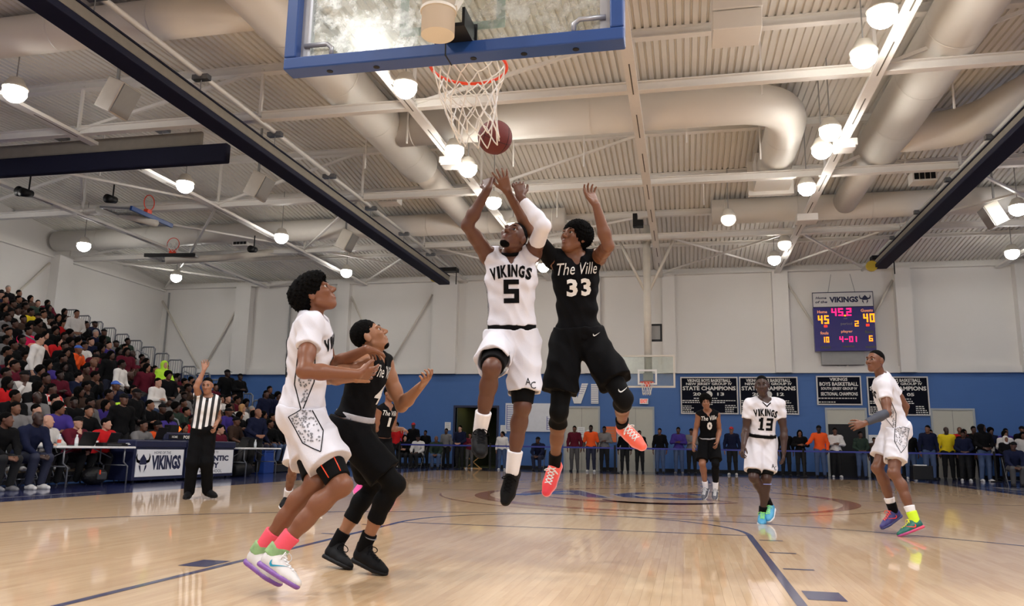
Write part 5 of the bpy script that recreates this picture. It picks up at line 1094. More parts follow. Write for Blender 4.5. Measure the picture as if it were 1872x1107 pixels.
def shorts_panel(J, shorts, root, side, z0=-.35, h=.3, w=.13):
    up, r, f, rp, fp = frames(J); sg = 1 if side == 'R' else -1; o2 = MB(); PT = [(-w/2,h),(w/2,h),(w/2,.1),(0,0),(-w/2,.1)]
    for (a, b) in zip(PT, PT[1:]+PT[:1]):
        d = V3(b[0]-a[0], b[1]-a[1]); L = np.linalg.norm(d); n_ = V3(-d[1], d[0])/L*.003; o2.poly([(a[0]-n_[0],0,a[1]-n_[1]),(b[0]-n_[0],0,b[1]-n_[1]),(b[0]+n_[0],0,b[1]+n_[1]),(a[0]+n_[0],0,a[1]+n_[1])])
    rr = random.Random(5); o3 = MB()
    for k in range(90):
        x, z = rr.uniform(-w*.42, w*.42), rr.uniform(.05, h-.01)
        if z < .1 and abs(x) > w*.25: continue
        s_ = .0045; o3.poly([(x-s_,0,z-s_),(x+s_,0,z-s_),(x+s_,0,z+s_),(x-s_,0,z+s_)])
    d = nrm(J['hip'+side]-J['kn'+side]); ff = nrm(np.cross(d, rp*1.0)); 
    side_ax = nrm(np.cross(ff, d)); 
    out = rp*sg; a_ = nrm(np.cross(d, out))*(1)   # in-surface horizontal axis
    if a_@(f*sg) < 0: a_ = -a_
    decal('shorts_panel_print', o3, shorts, J['hip'+side]-d*.2+out*.6, a_, d, -out, GREYDOT, root, .004)['kind'] = 'stuff'
    return decal('shorts_panel', o2, shorts, J['hip'+side]-d*.2+out*.6, a_, d, -out, BLKINK, root, .004)
def monogram(J, shorts, root, side='L', dz=-.3):
    up, r, f, rp, fp = frames(J); mb = MB(); put_text(mb, 'A', (-.018,0,.012), .035, .045, bold=0); put_text(mb, 'C', (.016,0,-.014), .035, .045, bold=0)
    hp, kn = J['hip'+side], J['kn'+side]; p = hp+(kn-hp)*.62+f*.5-r*(-.04 if side == 'R' else .05)
    return decal('monogram', mb, shorts, p, -r, up, -f, BLKINK, root)
# --- a: near white player with big curly hair
J = J_of('a'); P = person('basketball player in white with big curly hair, profile, coral socks, nearest on the left', J)
SKA = skin_mat('skin_a', SK['a']); bo = body(J, .0055, SKA, curlR=.2, curlL=.3, spread=.12, parent=P); face_bits(J, bo, SK['a'])
solid('hair', hair_prims(J, 'bigafro'), .006, HAIR, P, noise=.0065, nfreq=210)
jr = solid('jersey', jersey_prims(J, .026, .5, -.07), .007, JW, P, .007, 26, 1.0); sh = solid('shorts', shorts_prims(J, .70, .122, .128, .02), .007, JW, P, .008, 24, 2.0)
for s in 'RL':
    hp, kn = J['hip'+s], J['kn'+s]; solid('compression_short', limb_sleeve(hp+(kn-hp)*.45, hp+(kn-hp)*.92, .096, .073), .006, TIGHT, P)
    sk_ = solid('sock', sock_prims(J, s, .04, .27, .009), .006, CORAL, P)
UP = WSHOE; COLL = mat('green_collar', (138,172,118), .6, var=.5, scale=22)
shoe(J, 'R', P, UP, PURP, True, .285, PAPER, swm=mat('teal_mark', (40,150,180), .4), collar=COLL); shoe(J, 'L', P, UP, PURP, True, .285, PAPER, collar=COLL)
hp, kn = J['hipR'], J['knR']; up, r, f, rp, fp = frames(J)
mb = MB(); d = nrm(kn-hp)
ff = nrm(np.cross(d, rp)); ff = ff if ff@f > 0 else -ff
for th in (-.45, .55):
    o_ = nrm(rp-d*(rp@d)); mb.tube([hp+(kn-hp)*t+(.0975-.022*(t-.45)/.45)*(math.cos(th)*o_+math.sin(th)*ff) for t in (.70, .76, .82, .9)], .0035, 6)
mb.build('orange_stitch', ORANGE, P, True)
side_panel(J, jr, P, 'R'); shorts_panel(J, sh, P, 'R'); front_text('jersey_lettering', [('arch','VIKINGS',.27,.075,.045,.07),('n','1',0,-.09,.1,.15)], jr, J, BLKINK, P, .66)
T = J['neck']-J['pel']; mb = MB(); block_num(mb, '1', 0, 0, .14, .24); decal('back_number', mb, jr, J['pel']+T*.55-f*.5, r, up, f, BLKINK, P)
# --- b: black player boxing out
J = J_of('b'); P = person('basketball player in black with goatee boxing out, beside the curly-haired player', J)
SKB = skin_mat('skin_b', SK['b']); bo = body(J, .0055, SKB, curlR=.3, curlL=.75, parent=P); face_bits(J, bo, SK['b'], 'goatee'); solid('hair', hair_prims(J, 'short'), .006, HAIR, P, noise=.002, nfreq=160)
jr = solid('jersey', jersey_prims(J, .016, 0, .05), .007, JB, P, .003, 34, 1.0); sh = solid('shorts', shorts_prims(J, .80, .112, .118, .045, .02), .007, JB, P, .004, 30, 2.0)
up, r, f, rp, fp = frames(J); solid('waistband', [ell(J['pel']+up*.06, (rp, fp, up), (.166,.128,.2), .02), plane(J['pel']+up*.085, up), plane(J['pel']+up*.045, -up)], .006, mat('grey_waistband', (176,174,178), .6, var=.15, scale=60), P)
for s in 'RL':
    hp, kn, an = J['hip'+s], J['kn'+s], J['an'+s]; q = [ (a_[0], a_[1], a_[2], a_[3], a_[4]) for a_ in leg_prims(J, s, .006)]; d = nrm(an-kn)
    solid('leggings', q+[plane(kn+(an-kn)*.58, d)], .007, TIGHT, P); so = solid('sock', sock_prims(J, s, -.02, .24, .008), .006, BSOCK, P)
    shoe(J, s, P, BSHOE, BSOLE, True, .28, BLKINK)
mb = MB(); an, kn = J['anR'], J['knR']; c = an+(kn-an)*.2; d = nrm(kn-an); a0 = nrm(np.cross(d, V3(0,0,1))); b0_ = np.cross(d, a0)
mb.tube([c+.0475*(math.cos(a)*a0+math.sin(a)*b0_) for a in np.linspace(0, 2*math.pi, 24, endpoint=False)], .004, 5, closed=True); mb.build('sock_band', mat('grey_print', (120,120,124), .7), P, True)
front_text('jersey_lettering', [('t','The Ville',0,.1,.27,.08,.25,.0),('t','4',.0,-.05,.1,.14,.2,.03)], jr, J, WHTINK, P, .6)
# --- e: white number 5 shooting
J = J_of('e'); P = person('basketball player in white number 5 leaping with both arms raised at the rim', J)
SKE = skin_mat('skin_e', SK['e']); bo = body(J, .0055, SKE, curlR=.95, curlL=.75, parent=P, w=1.05); face_bits(J, bo, SK['e'], 'goatee'); solid('hair', hair_prims(J, 'fade'), .006, HAIR, P)
jr = solid('jersey', jersey_prims(J, .02, 0, .055, arm_cut=.07, w=1.06), .007, JW, P, .007, 26, 1.0); sh = solid('shorts', shorts_prims(J, .80, .112, .120, .03, .02, True), .007, JW, P, .008, 24, 2.0)
up, r, f, rp, fp = frames(J); solid('waistband', [ell(J['pel']+up*.05, (rp, fp, up), (.168,.128,.25), .02), plane(J['pel']+up*.058, up), plane(J['pel']+up*.018, -up)], .006, JB, P)
a_, b_ = J['elL'], J['wrL']; shl = J['shL']; solid('arm_sleeve', [cone(shl+(a_-shl)*.42, a_, .057, .05, .012, None, True), cone(a_, a_+(b_-a_)*.3, .05, .052, .02), cone(a_+(b_-a_)*.28, a_+(b_-a_)*.86, .052, .036, .02, None, False, True)], .006, SLEEVE, P)
for s, e0, e1 in (('R', .55, .92), ('L', .6, .96)):
    hp, kn = J['hip'+s], J['kn'+s]; solid('compression_short', limb_sleeve(hp+(kn-hp)*e0, hp+(kn-hp)*e1, .094, .078 if s == 'R' else .072), .006, TIGHT, P)
    solid('sock', sock_prims(J, s, -.02, .3, .010), .006, WSOCK, P); shoe(J, s, P, BSHOE, BSOLE, False, .285, BLKINK)
front_text('jersey_lettering', [('arch','VIKINGS',.29,.085,.03,.07),('n','5',.0,-.07,.105,.16)], jr, J, BLKINK, P, .66); monogram(J, sh, P, 'L'); side_panel(J, jr, P, 'R', w=.06)
solid('undershirt_collar', [ell(J['neck']+up*.005+f*.01, (r, f, up), (.075,.085,.03), .02), sub(ell(J['neck']+up*.04+f*.03, (r, f, up), (.062,.075,.05)), .01)], .006, JB, P)
# --- g: black number 33 contesting
J = J_of('g'); P = person('basketball player in black number 33 leaping to block, bright coral shoes', J)
SKG = skin_mat('skin_g', SK['g']); bo = body(J, .0055, SKG, curlR=.12, curlL=.4, spread=.22, parent=P); face_bits(J, bo, SK['g']); solid('hair', hair_prims(J, 'afro'), .006, HAIR, P, noise=.006, nfreq=230)
jr = solid('jersey', jersey_prims(J, .018, 0, -.03, arm_cut=.066), .007, JB, P, .007, 26, 1.0); sh = solid('shorts', shorts_prims(J, .72, .118, .130, .06, .02), .007, JB, P, .008, 24, 2.0)
a_, b_ = J['shR'], J['elR']; solid('shoulder_sleeve', [cone(a_-nrm(b_-a_)*.02, a_+(b_-a_)*.62, .07, .058, .02, None, False, True)], .006, JB, P)
for s in 'RL':
    kn, an = J['kn'+s], J['an'+s]; d = nrm(an-kn); solid('leggings', leg_prims(J, s, .007)+[plane(kn+d*.13, d)], .006, TIGHT, P); solid('knee_pad', [ell(kn-knee_back(J, s)*.015, (V3(1,0,0),V3(0,1,0),V3(0,0,1)), (.061,.061,.08), .02)], .007, TIGHT, P)
    solid('sock', sock_prims(J, s, -.03, .2, .008), .006, BSOCK, P)
CS = two_tone('coral_shoe', (226,44,76), (255,112,92), .45, .75); CSOLE = mat('pink_sole', (240,150,160), .4)
shoe(J, 'R', P, CS, CSOLE, False, .29, PAPER); shoe(J, 'L', P, CS, CSOLE, False, .29, PAPER)
front_text('jersey_lettering', [('t','The Ville',.0,.10,.29,.085,.35,.0),('t','3',-.052,-.035,.075,.125,0,.04),('t','3',.048,-.035,.075,.125,0,.04)], jr, J, WHTINK, P, .66)
up, r, f, rp, fp = frames(J); mb = MB(); swoosh(mb, .055); decal('waist_mark', mb, sh, J['pel']+up*.0-r*.1+f*.5, -r, up, -f, WHTINK, P)
hp, kn = J['hipL'], J['knL']; mb = MB(); swoosh(mb, .07); mb.v = [(x, y, z) for x, y, z in mb.v]; lg = [o for o in P.children if o.name.startswith('knee_pad')][-1]; lgs = [o for o in P.children if o.name.startswith('leggings')][-1]; decal('knee_mark', mb, lgs, kn+(hp-kn)*.16+f*.5-r*.01, -r, up, -f, WHTINK, P, .012)
# --- t: white number 13
J = J_of('t'); P = person('basketball player in white number 13 walking toward the camera, pale blue shoes', J)
SKT = skin_mat('skin_t', SK['t']); bo = body(J, .007, SKT, curlR=.5, curlL=.5, parent=P); face_bits(J, bo, SK['t']); solid('hair', hair_prims(J, 'fade'), .008, HAIR, P)
jr = solid('jersey', jersey_prims(J, .018, .55, .045, False), .009, JW, P, .007, 26, 1.0); sh = solid('shorts', shorts_prims(J, .82, .104, .108, .03, .012), .009, JW, P, .007, 24, 2.0)
up, r, f, rp, fp = frames(J); solid('waistband', [ell(J['pel']+up*.03, (rp, fp, up), (.172,.132,.25), .02), plane(J['pel']+up*.05, up), plane(J['pel']+up*.01, -up)], .008, JB, P)
for s in 'RL':
    hp, kn = J['hip'+s], J['kn'+s]; solid('compression_short', limb_sleeve(hp+(kn-hp)*.6, hp+(kn-hp)*.92, .094, .075), .009, TIGHT, P); solid('sock', sock_prims(J, s, -.02, .2, .008), .008, BSOCK, P)
    shoe(J, s, P, mat('sky_shoe', (70,150,190), .5), mat('white_sole', (226,228,232), .4), False, .28, mat('lime_lace', (150,230,120), .5), h=.008)
front_text('jersey_lettering', [('arch','VIKINGS',.29,.085,.03,.05),('n','13',.0,-.09,.18,.15)], jr, J, BLKINK, P, .61); monogram(J, sh, P, 'L')
mb = MB()
for sg in (-1, 1): mb.poly([(0,0,.0),(sg*.05,0,.045),(sg*.05,0,.028),(0,0,-.018)][::sg])
decal('collar_mark', mb, jr, J['neck']+f*.5-up*.045, -r, up, -f, BLKINK, P)
kn, an = J['knL'], J['anL']; c = kn+(an-kn)*.16; MB().tube([c+.062*(math.cos(a)*V3(1,0,0)+math.sin(a)*V3(0,1,0)) for a in np.linspace(0, 2*math.pi, 24, endpoint=False)], .005, 5, closed=True).build('knee_band', mat('lilac_band', (150,160,220), .6), P, True)
# --- z: black number 0
J = J_of('z'); P = person('basketball player in black number 0 standing hunched at midcourt, one legging', J)
SKZ = skin_mat('skin_z', SK['z']); bo = body(J, .008, SKZ, curlR=.4, curlL=.6, parent=P); face_bits(J, bo, SK['z']); solid('hair', hair_prims(J, 'afro'), .009, HAIR, P, noise=.006, nfreq=130)
jr = solid('jersey', jersey_prims(J, .015, 0, .03, arm_cut=.07), .009, JB, P, .004, 26, 1.0); sh = solid('shorts', shorts_prims(J, .86, .102, .108, .02, .012), .009, JB, P, .004, 26, 2.0)
up, r, f, rp, fp = frames(J); solid('waistband', [ell(J['pel']+up*.03, (rp, fp, up), (.166,.126,.25), .02), plane(J['pel']+up*.04, up), plane(J['pel']+up*.01, -up)], .008, mat('grey_waistband', (176,174,178), .6), P)
kn, an = J['knL'], J['anL']; solid('leggings', leg_prims(J, 'L', .007)+[plane(kn+(an-kn)*.78, nrm(an-kn))], .008, TIGHT, P)
for s in 'RL': solid('sock', sock_prims(J, s, -.02, .26, .008), .008, WSOCK, P); shoe(J, s, P, mat('grey_shoe', (84,86,96), .5), mat('white_sole', (226,228,232), .4), False, .28, PAPER, h=.009)
front_text('jersey_lettering', [('t','The Ville',.0,.09,.27,.08,.2,.01),('t','0',.0,-.05,.09,.15,0,.06)], jr, J, WHTINK, P, .64)
# --- r: white player pointing at right
J = J_of('r'); P = person('basketball player in white pointing left, charcoal forearm sleeve and multicoloured shoes', J)
SKR = skin_mat('skin_r', SK['r']); bo = body(J, .0065, SKR, curlR=.5, curlL=.55, parent=P); face_bits(J, bo, SK['r']); solid('hair', hair_prims(J, 'fade'), .008, HAIR, P)
jr = solid('jersey', jersey_prims(J, .022, .5, -.03), .008, JW, P, .007, 26, 1.0); sh = solid('shorts', shorts_prims(J, .72, .110, .116, .03, .014), .008, JW, P, .007, 24, 2.0)
a_, b_ = J['elL'], J['wrL']; solid('forearm_sleeve', [cone(a_+(b_-a_)*.02, a_+(b_-a_)*.35, .047, .049, .02, None, True), cone(a_+(b_-a_)*.33, a_+(b_-a_)*.9, .049, .034, .02, None, False, True)], .007, GSL, P)
for s in 'RL':
    hp, kn = J['hip'+s], J['kn'+s]; up, r, f, rp, fp = frames(J)
    solid('sock', sock_prims(J, s, .17, .3, .010), .007, WSOCK, P); solid('sock_overlay', sock_prims(J, s, -.03, .18, .011), .007, BSOCK if s == 'R' else mat('neon_sock', (206,240,40), .7), P)
shoe(J, 'R', P, mat('violet_shoe', (58,52,120), .45), mat('indigo_sole', (60,64,120), .45), False, .285, mat('orange_lace', (255,84,50), .5), h=.008, swm=mat('red_mark', (255,70,60), .5)); shoe(J, 'L', P, mat('green_shoe', (20,96,84), .45), two_tone('rainbow_sole', (120,60,140), (240,70,60), 3.2, 3.7, 'X'), False, .285, mat('yellow_lace', (226,226,60), .5), h=.008, swm=mat('red_mark', (255,70,60), .5))
side_panel(J, jr, P, 'L', w=.12); shorts_panel(J, sh, P, 'L'); front_text('jersey_lettering', [('arch','VIKINGS',.29,.085,.03,.05)], jr, J, BLKINK, P, .68)
up, r, f, rp, fp = frames(J); mb = MB(); put_text(mb, 'A', (-.018,0,.012), .035, .045, bold=0); put_text(mb, 'C', (.016,0,-.014), .035, .045, bold=0); hp, kn = J['hipL'], J['knL']; decal('monogram', mb, sh, hp+(kn-hp)*.6-r*.5+f*.06, f*-1, up, r, BLKINK, P)
# --- f: referee
J = J_of('f'); P = person('referee in black and white striped shirt raising one hand by the scorers table', J)
SKF = skin_mat('skin_f', SK['f']); bo = body(J, .008, SKF, curlR=.15, curlL=.6, spread=.14, parent=P, w=1.08); face_bits(J, bo, SK['f']); solid('hair', hair_prims(J, 'fade'), .009, HAIR, P)
def stripes():
    m = mat('referee_stripes', (226,226,226), .7, var=0); nt = m.node_tree; tc = nt.nodes.new('ShaderNodeTexCoord'); mp = nt.nodes.new('ShaderNodeMapping'); up, r, f, rp, fp = frames(J_of('f'))
    vm = nt.nodes.new('ShaderNodeVectorMath'); vm.operation = 'DOT_PRODUCT'; vm.inputs[1].default_value = tuple(r); nt.links.new(tc.outputs['Object'], vm.inputs[0])
    m1 = nt.nodes.new('ShaderNodeMath'); m1.operation = 'MULTIPLY_ADD'; m1.inputs[1].default_value = 1/.085; m1.inputs[2].default_value = -float(J_of('f')['pel']@r)/.085+.25; nt.links.new(vm.outputs['Value'], m1.inputs[0])
    m2 = nt.nodes.new('ShaderNodeMath'); m2.operation = 'FRACT'; nt.links.new(m1.outputs[0], m2.inputs[0]); m3 = nt.nodes.new('ShaderNodeMath'); m3.operation = 'GREATER_THAN'; m3.inputs[1].default_value = .5; nt.links.new(m2.outputs[0], m3.inputs[0])
    mx = nt.nodes.new('ShaderNodeMix'); mx.data_type = 'RGBA'; mx.inputs['A'].default_value = (.012,.012,.014,1); mx.inputs['B'].default_value = (.78,.78,.78,1); nt.links.new(m3.outputs[0], mx.inputs['Factor']); nt.links.new(mx.outputs['Result'], nt.nodes['Principled BSDF'].inputs['Base Color']); return m
jr = solid('striped_shirt', jersey_prims(J, .02, .5, .03, w=1.12), .009, stripes(), P, .004, 26); solid('collar', [ell(J['neck']+V3(0,0,-.035), (V3(1,0,0),V3(0,1,0),V3(0,0,1)), (.09,.095,.035), .02), sub(ell(J['neck']+V3(0,0,.01), (V3(1,0,0),V3(0,1,0),V3(0,0,1)), (.07,.075,.05)), .01)], .008, JB, P)
q = [ell(J['pel'], (V3(1,0,0),V3(0,1,0),V3(0,0,1)), (.182,.142,.14), .05)]
for s in 'RL': hp, kn, an = J['hip'+s], J['kn'+s], J['an'+s]; q += [cone(hp, kn, .12, .094, .04), cone(kn, an+V3(0,0,-.02), .092, .076, .04)]
solid('trousers', q+[plane(J['pel']+V3(0,0,.08), V3(0,0,1))], .009, JB, P, .004, 22)
for s in 'RL': shoe(J, s, P, BSHOE, BSOLE, False, .28, None, h=.009)
# --- v: black number 1 half hidden behind the boxing-out player
J = J_of('v'); P = person('basketball player in black number 1 half hidden behind the boxing-out player', J)
SKV = skin_mat('skin_v', SK['v']); bo = body(J, .009, SKV, curlR=.4, curlL=.5, parent=P); face_bits(J, bo, SK['v']); solid('hair', hair_prims(J, 'short'), .01, HAIR, P)
jr = solid('jersey', jersey_prims(J, .016, 0, .03, arm_cut=.07), .01, JB, P, .003, 26); sh = solid('shorts', shorts_prims(J, .86, .115, .13, .02, .02), .01, JB, P, .003, 26)
for s in 'RL': solid('sock', sock_prims(J, s, -.02, .3, .008), .009, BSOCK, P); shoe(J, s, P, mat('pink_shoe', (255,92,170), .45), mat('pale_pink_sole', (250,170,200), .4), False, .28, None, h=.009)
front_text('jersey_lettering', [('t','The Ville',.0,.09,.27,.08,.2,.01),('t','1',.0,-.05,.05,.15,0,.06)], jr, J, WHTINK, P, .64)
# --- w: white player hidden behind the curly-haired one
J = J_of('w'); P = person('basketball player in white, only one leg showing behind the curly-haired player', J)
SKW = skin_mat('skin_w', SK['w']); bo = body(J, .009, SKW, parent=P); face_bits(J, bo, SK['w']); solid('hair', hair_prims(J, 'short'), .01, HAIR, P)
solid('jersey', jersey_prims(J, .02, .5, -.03), .01, JW, P); solid('shorts', shorts_prims(J, .84, .12, .135, .03), .01, JW, P)
for s in 'RL': solid('sock', sock_prims(J, s, -.02, .3, .009), .009, WSOCK, P); shoe(J, s, P, BSHOE, mat('white_sole', (226,228,232), .4), False, .28, None, h=.009)
# ------------------------------------------------------------ spectators
def TJ(**k): return {a: V3(b) for a, b in k.items()}
def seat_pose(kind, look):
    a = look; fc = V3(math.sin(a), -math.cos(a), .05)
    J = TJ(pel=(0,0,.53), neck=(0,-.05,1.0), head=(0,-.09,1.165), shR=(-.18,-.045,.95), shL=(.18,-.045,.95), hipR=(-.095,-.02,.5), hipL=(.095,-.02,.5), knR=(-.12,-.43,.50), knL=(.12,-.43,.50), anR=(-.11,-.34,.09), anL=(.11,-.34,.09), toR=(-.12,-.53,.03), toL=(.12,-.53,.03))
    J['face'] = fc
    ar = {0: ((-.25,-.14,.70),(-.13,-.36,.60),(-.06,-.48,.57),(.25,-.14,.70),(.13,-.36,.60),(.06,-.48,.57)),
          1: ((-.26,-.2,.72),(-.07,-.33,.70),(.06,-.4,.70),(.26,-.2,.72),(.07,-.33,.72),(-.06,-.4,.72)),
          2: ((-.24,-.26,.72),(-.1,-.3,.95),(-.04,-.2,1.04),(.25,-.14,.70),(.1,-.33,.6),(.0,-.42,.57)),
          3: ((-.27,-.1,.7),(-.05,-.25,.76),(.1,-.28,.80),(.27,-.1,.7),(.05,-.25,.74),(-.1,-.28,.77)),
          4: ((-.2,-.3,.68),(-.1,-.46,.53),(-.02,-.55,.5),(.2,-.3,.68),(.1,-.46,.53),(.02,-.55,.5))}[kind]
    for n, v in zip(('elR','wrR','haR','elL','wrL','haL'), ar): J[n] = V3(v)
    J['palmR'] = V3(.6,.3,-.6); J['palmL'] = V3(-.6,.3,-.6)
    if kind == 4:
        for n, d in (('neck',(0,-.12,-.03)),('head',(0,-.15,-.03)),('shR',(0,-.12,-.03)),('shL',(0,-.12,-.03))): J[n] = J[n]+V3(d)
    return J
def stand_pose(kind, look):
    J = TJ(pel=(0,0,.95), neck=(0,-.02,1.46), head=(0,-.04,1.63), shR=(-.18,-.015,1.41), shL=(.18,-.015,1.41), hipR=(-.095,0,.92), hipL=(.095,0,.92), knR=(-.11,-.03,.5), knL=(.11,-.03,.5), anR=(-.12,.02,.09), anL=(.12,.02,.09), toR=(-.15,-.17,.03), toL=(.15,-.17,.03))
    J['face'] = V3(math.sin(look), -math.cos(look), .03)
    ar = {0: ((-.26,.02,1.14),(-.27,-.05,.88),(-.26,-.1,.72),(.26,.02,1.14),(.27,-.05,.88),(.26,-.1,.72)),
          1: ((-.27,-.06,1.16),(-.05,-.22,1.18),(.1,-.22,1.22),(.27,-.06,1.16),(.05,-.24,1.16),(-.1,-.24,1.19)),
          2: ((-.26,-.04,1.15),(-.11,-.22,1.02),(-.0,-.27,.98),(.26,-.04,1.15),(.11,-.22,1.02),(.0,-.27,.98)),
          3: ((-.26,.0,1.14),(-.16,-.16,.94),(-.13,-.12,.8),(.25,-.1,1.18),(.1,-.22,1.36),(.04,-.14,1.5)),
          4: ((-.30,-.2,1.2),(-.42,-.38,1.08),(-.5,-.5,1.06),(.26,.02,1.14),(.25,-.1,.9),(.22,-.16,.76))}[kind]
    for n, v in zip(('elR','wrR','haR','elL','wrL','haL'), ar): J[n] = V3(v)
    J['palmR'] = V3(.8,.2,-.4); J['palmL'] = V3(-.8,.2,-.4)
    return J
_ME = {}
def cmesh(key, fn):
    if key not in _ME:
        V, Q = fn(); _ME[key] = mesh_from(key[0], V, Q, [WHITE])
    return _ME[key]
def crowd_body(J):
    p = torso(J, 0, .98)+head_prims(J, False)
    for s in 'RL': p += arm_prims(J, s)+hand_prims(J, s, .3, .1, False)+leg_prims(J, s)
    return p
def top_prims(J, short=False):
    p = torso(J, .024, 1.04)
    for s in 'RL':
        sh, el, wr = J['sh'+s], J['el'+s], J['wr'+s]
        p.append(cone(sh, el, .078, .062, .04))
        if not short: p.append(cone(el, el+(wr-el)*.95, .06, .044, .04, None, False, True))
    n = J['neck']; p.append(sub(ell(n+V3(0,-.01,.05), (V3(1,0,0),V3(0,1,0),V3(0,0,1)), (.068,.075,.055)), .01)); p.append(plane(J['pel']+V3(0,0,-.05), V3(0,0,-1))); return p
def trouser_prims(J):
    p = [ell(J['pel'], (V3(1,0,0),V3(0,1,0),V3(0,0,1)), (.172,.135,.125), .05)]
    for s in 'RL': hp, kn, an = J['hip'+s], J['kn'+s], J['an'+s]; p += [cone(hp, kn, .105, .08, .04), cone(kn, an+(kn-an)*.03, .078, .06, .03)]
    return p
def shoes_prims(J, sides='RL'):
    p = []
    for s in sides:
        F, U, O = foot_frame(J, s); p += [cone(O+.05*F+.045*U, O+.15*F+.045*U, .045, .045, .02), cone(O+.14*F+.042*U, O+.235*F+.035*U, .046, .034, .02)]
    return p
PAL = {'k': ((12,12,14),'black'), 'n': ((22,27,52),'navy'), 'm': ((88,22,38),'maroon'), 'b': ((64,48,40),'brown'), 'g': ((120,118,118),'grey'), 'G': ((196,192,188),'light grey'), 'd': ((44,58,50),'dark green'), 'w': ((222,218,214),'white'), 'r': ((190,30,34),'red'), 'R': ((206,50,50),'red and white'), 'y': ((234,206,40),'yellow'), 'p': ((234,36,96),'hot pink'), 'c': ((232,140,120),'salmon'), 'o': ((238,92,40),'orange'), 'l': ((190,240,70),'lime green'), 'u': ((66,52,130),'purple')}
CM = {k: mat('cloth_%s' % v[1].replace(' ', '_'), v[0], .85, spec=.15, var=.08) for k, v in PAL.items()}
def plaid():
    m = CM['R']; nt = m.node_tree; tc = nt.nodes.new('ShaderNodeTexCoord'); ch = nt.nodes.new('ShaderNodeTexChecker'); ch.inputs['Scale'].default_value = 9; ch.inputs['Color1'].default_value = lin((214,40,44))+(1,); ch.inputs['Color2'].default_value = lin((222,214,210))+(1,)
    nt.links.new(tc.outputs['Object'], ch.inputs['Vector']); nt.links.new(ch.outputs['Color'], nt.nodes['Principled BSDF'].inputs['Base Color'])
plaid()
SKC = [skin_mat('skin_tone_%d' % i, c) for i, c in enumerate(((62,42,35),(88,58,46),(112,74,56),(136,92,68),(160,112,86),(206,156,132)))]
PANTS = [mat('trouser_black', (13,13,15), .85), mat('trouser_denim', (66,84,118), .75), mat('trouser_grey', (74,72,72), .75), mat('trouser_navy', (30,34,56), .75)]
CAPM = {'beanie': mat('beanie_black', (13,13,15), .85, spec=.15), 'redbeanie': mat('beanie_red', (232,66,58), .8), 'cap': mat('cap_black', (12,12,14), .8, spec=.15), 'bluecap': mat('cap_blue', (52,96,190), .6), 'redcap': mat('cap_red', (190,30,40), .6)}
SHC = [mat('sneaker_white', (214,212,210), .5), mat('sneaker_black', (24,24,26), .5), mat('sneaker_grey', (110,110,114), .5)]
_PT = {}
def template(pose, kind, look):
    key = (pose, kind, look)
    if key not in _PT: _PT[key] = (seat_pose if pose == 's' else stand_pose)(kind, math.radians(look))
    return _PT[key]
def slot(o, m): o.material_slots[0].link = 'OBJECT'; o.material_slots[0].material = m
def spectator(label, loc, rz, pose='s', kind=0, look=0, col='k', hair='short', skin=2, group=None, short=False, pants=0, shoes=None, h=.019, s=1.0, root=True, legs=True):
    J = template(pose, kind, look); key = (pose, kind, look, h)
    o = link('person', cmesh(('person',)+key, lambda: sdf_arrays(crowd_body(J), h)), None); tag(o, label, 'person', group)
    o.location = loc; o.rotation_euler = (0, 0, rz); o.scale = (s, s, s); slot(o, SKC[skin])
    def part(nm, k, fn, m):
        c = link(nm, cmesh((nm,)+k, fn), o); slot(c, m); return c
    part('tee' if short else 'top', (short,)+key, lambda: sdf_arrays(top_prims(J, short), h, .005, 22), CM[col] if isinstance(col, str) else col)
    part('trousers', key, lambda: sdf_arrays(trouser_prims(J), h), PANTS[pants])
    if shoes is not None:
        for sd in 'RL': part('shoe', (sd,)+key, lambda: sdf_arrays(shoes_prims(J, sd), h*.8), SHC[shoes])
    base = {'redcap': 'cap'}.get(hair, hair)
    if hair != 'bald':
        m = CAPM.get(hair) or {'grey': HAIRG, 'blonde': HAIRB, 'hood': CM['k'], 'hoodl': CM['l'], 'hoodw': CM['w']}.get(hair, HAIR); base = {'redcap': 'cap', 'bluecap': 'cap', 'redbeanie': 'beanie', 'hoodl': 'hood', 'hoodw': 'hood', 'grey': 'short', 'blonde': 'long'}.get(hair, hair)
        part({'cap': 'cap', 'beanie': 'beanie', 'hood': 'hood'}.get(base, 'hair'), (base,)+key, lambda: sdf_arrays(hair_prims(J, base), h*.8, .005 if base in ('afro','long') else 0, 90), m)
    return o
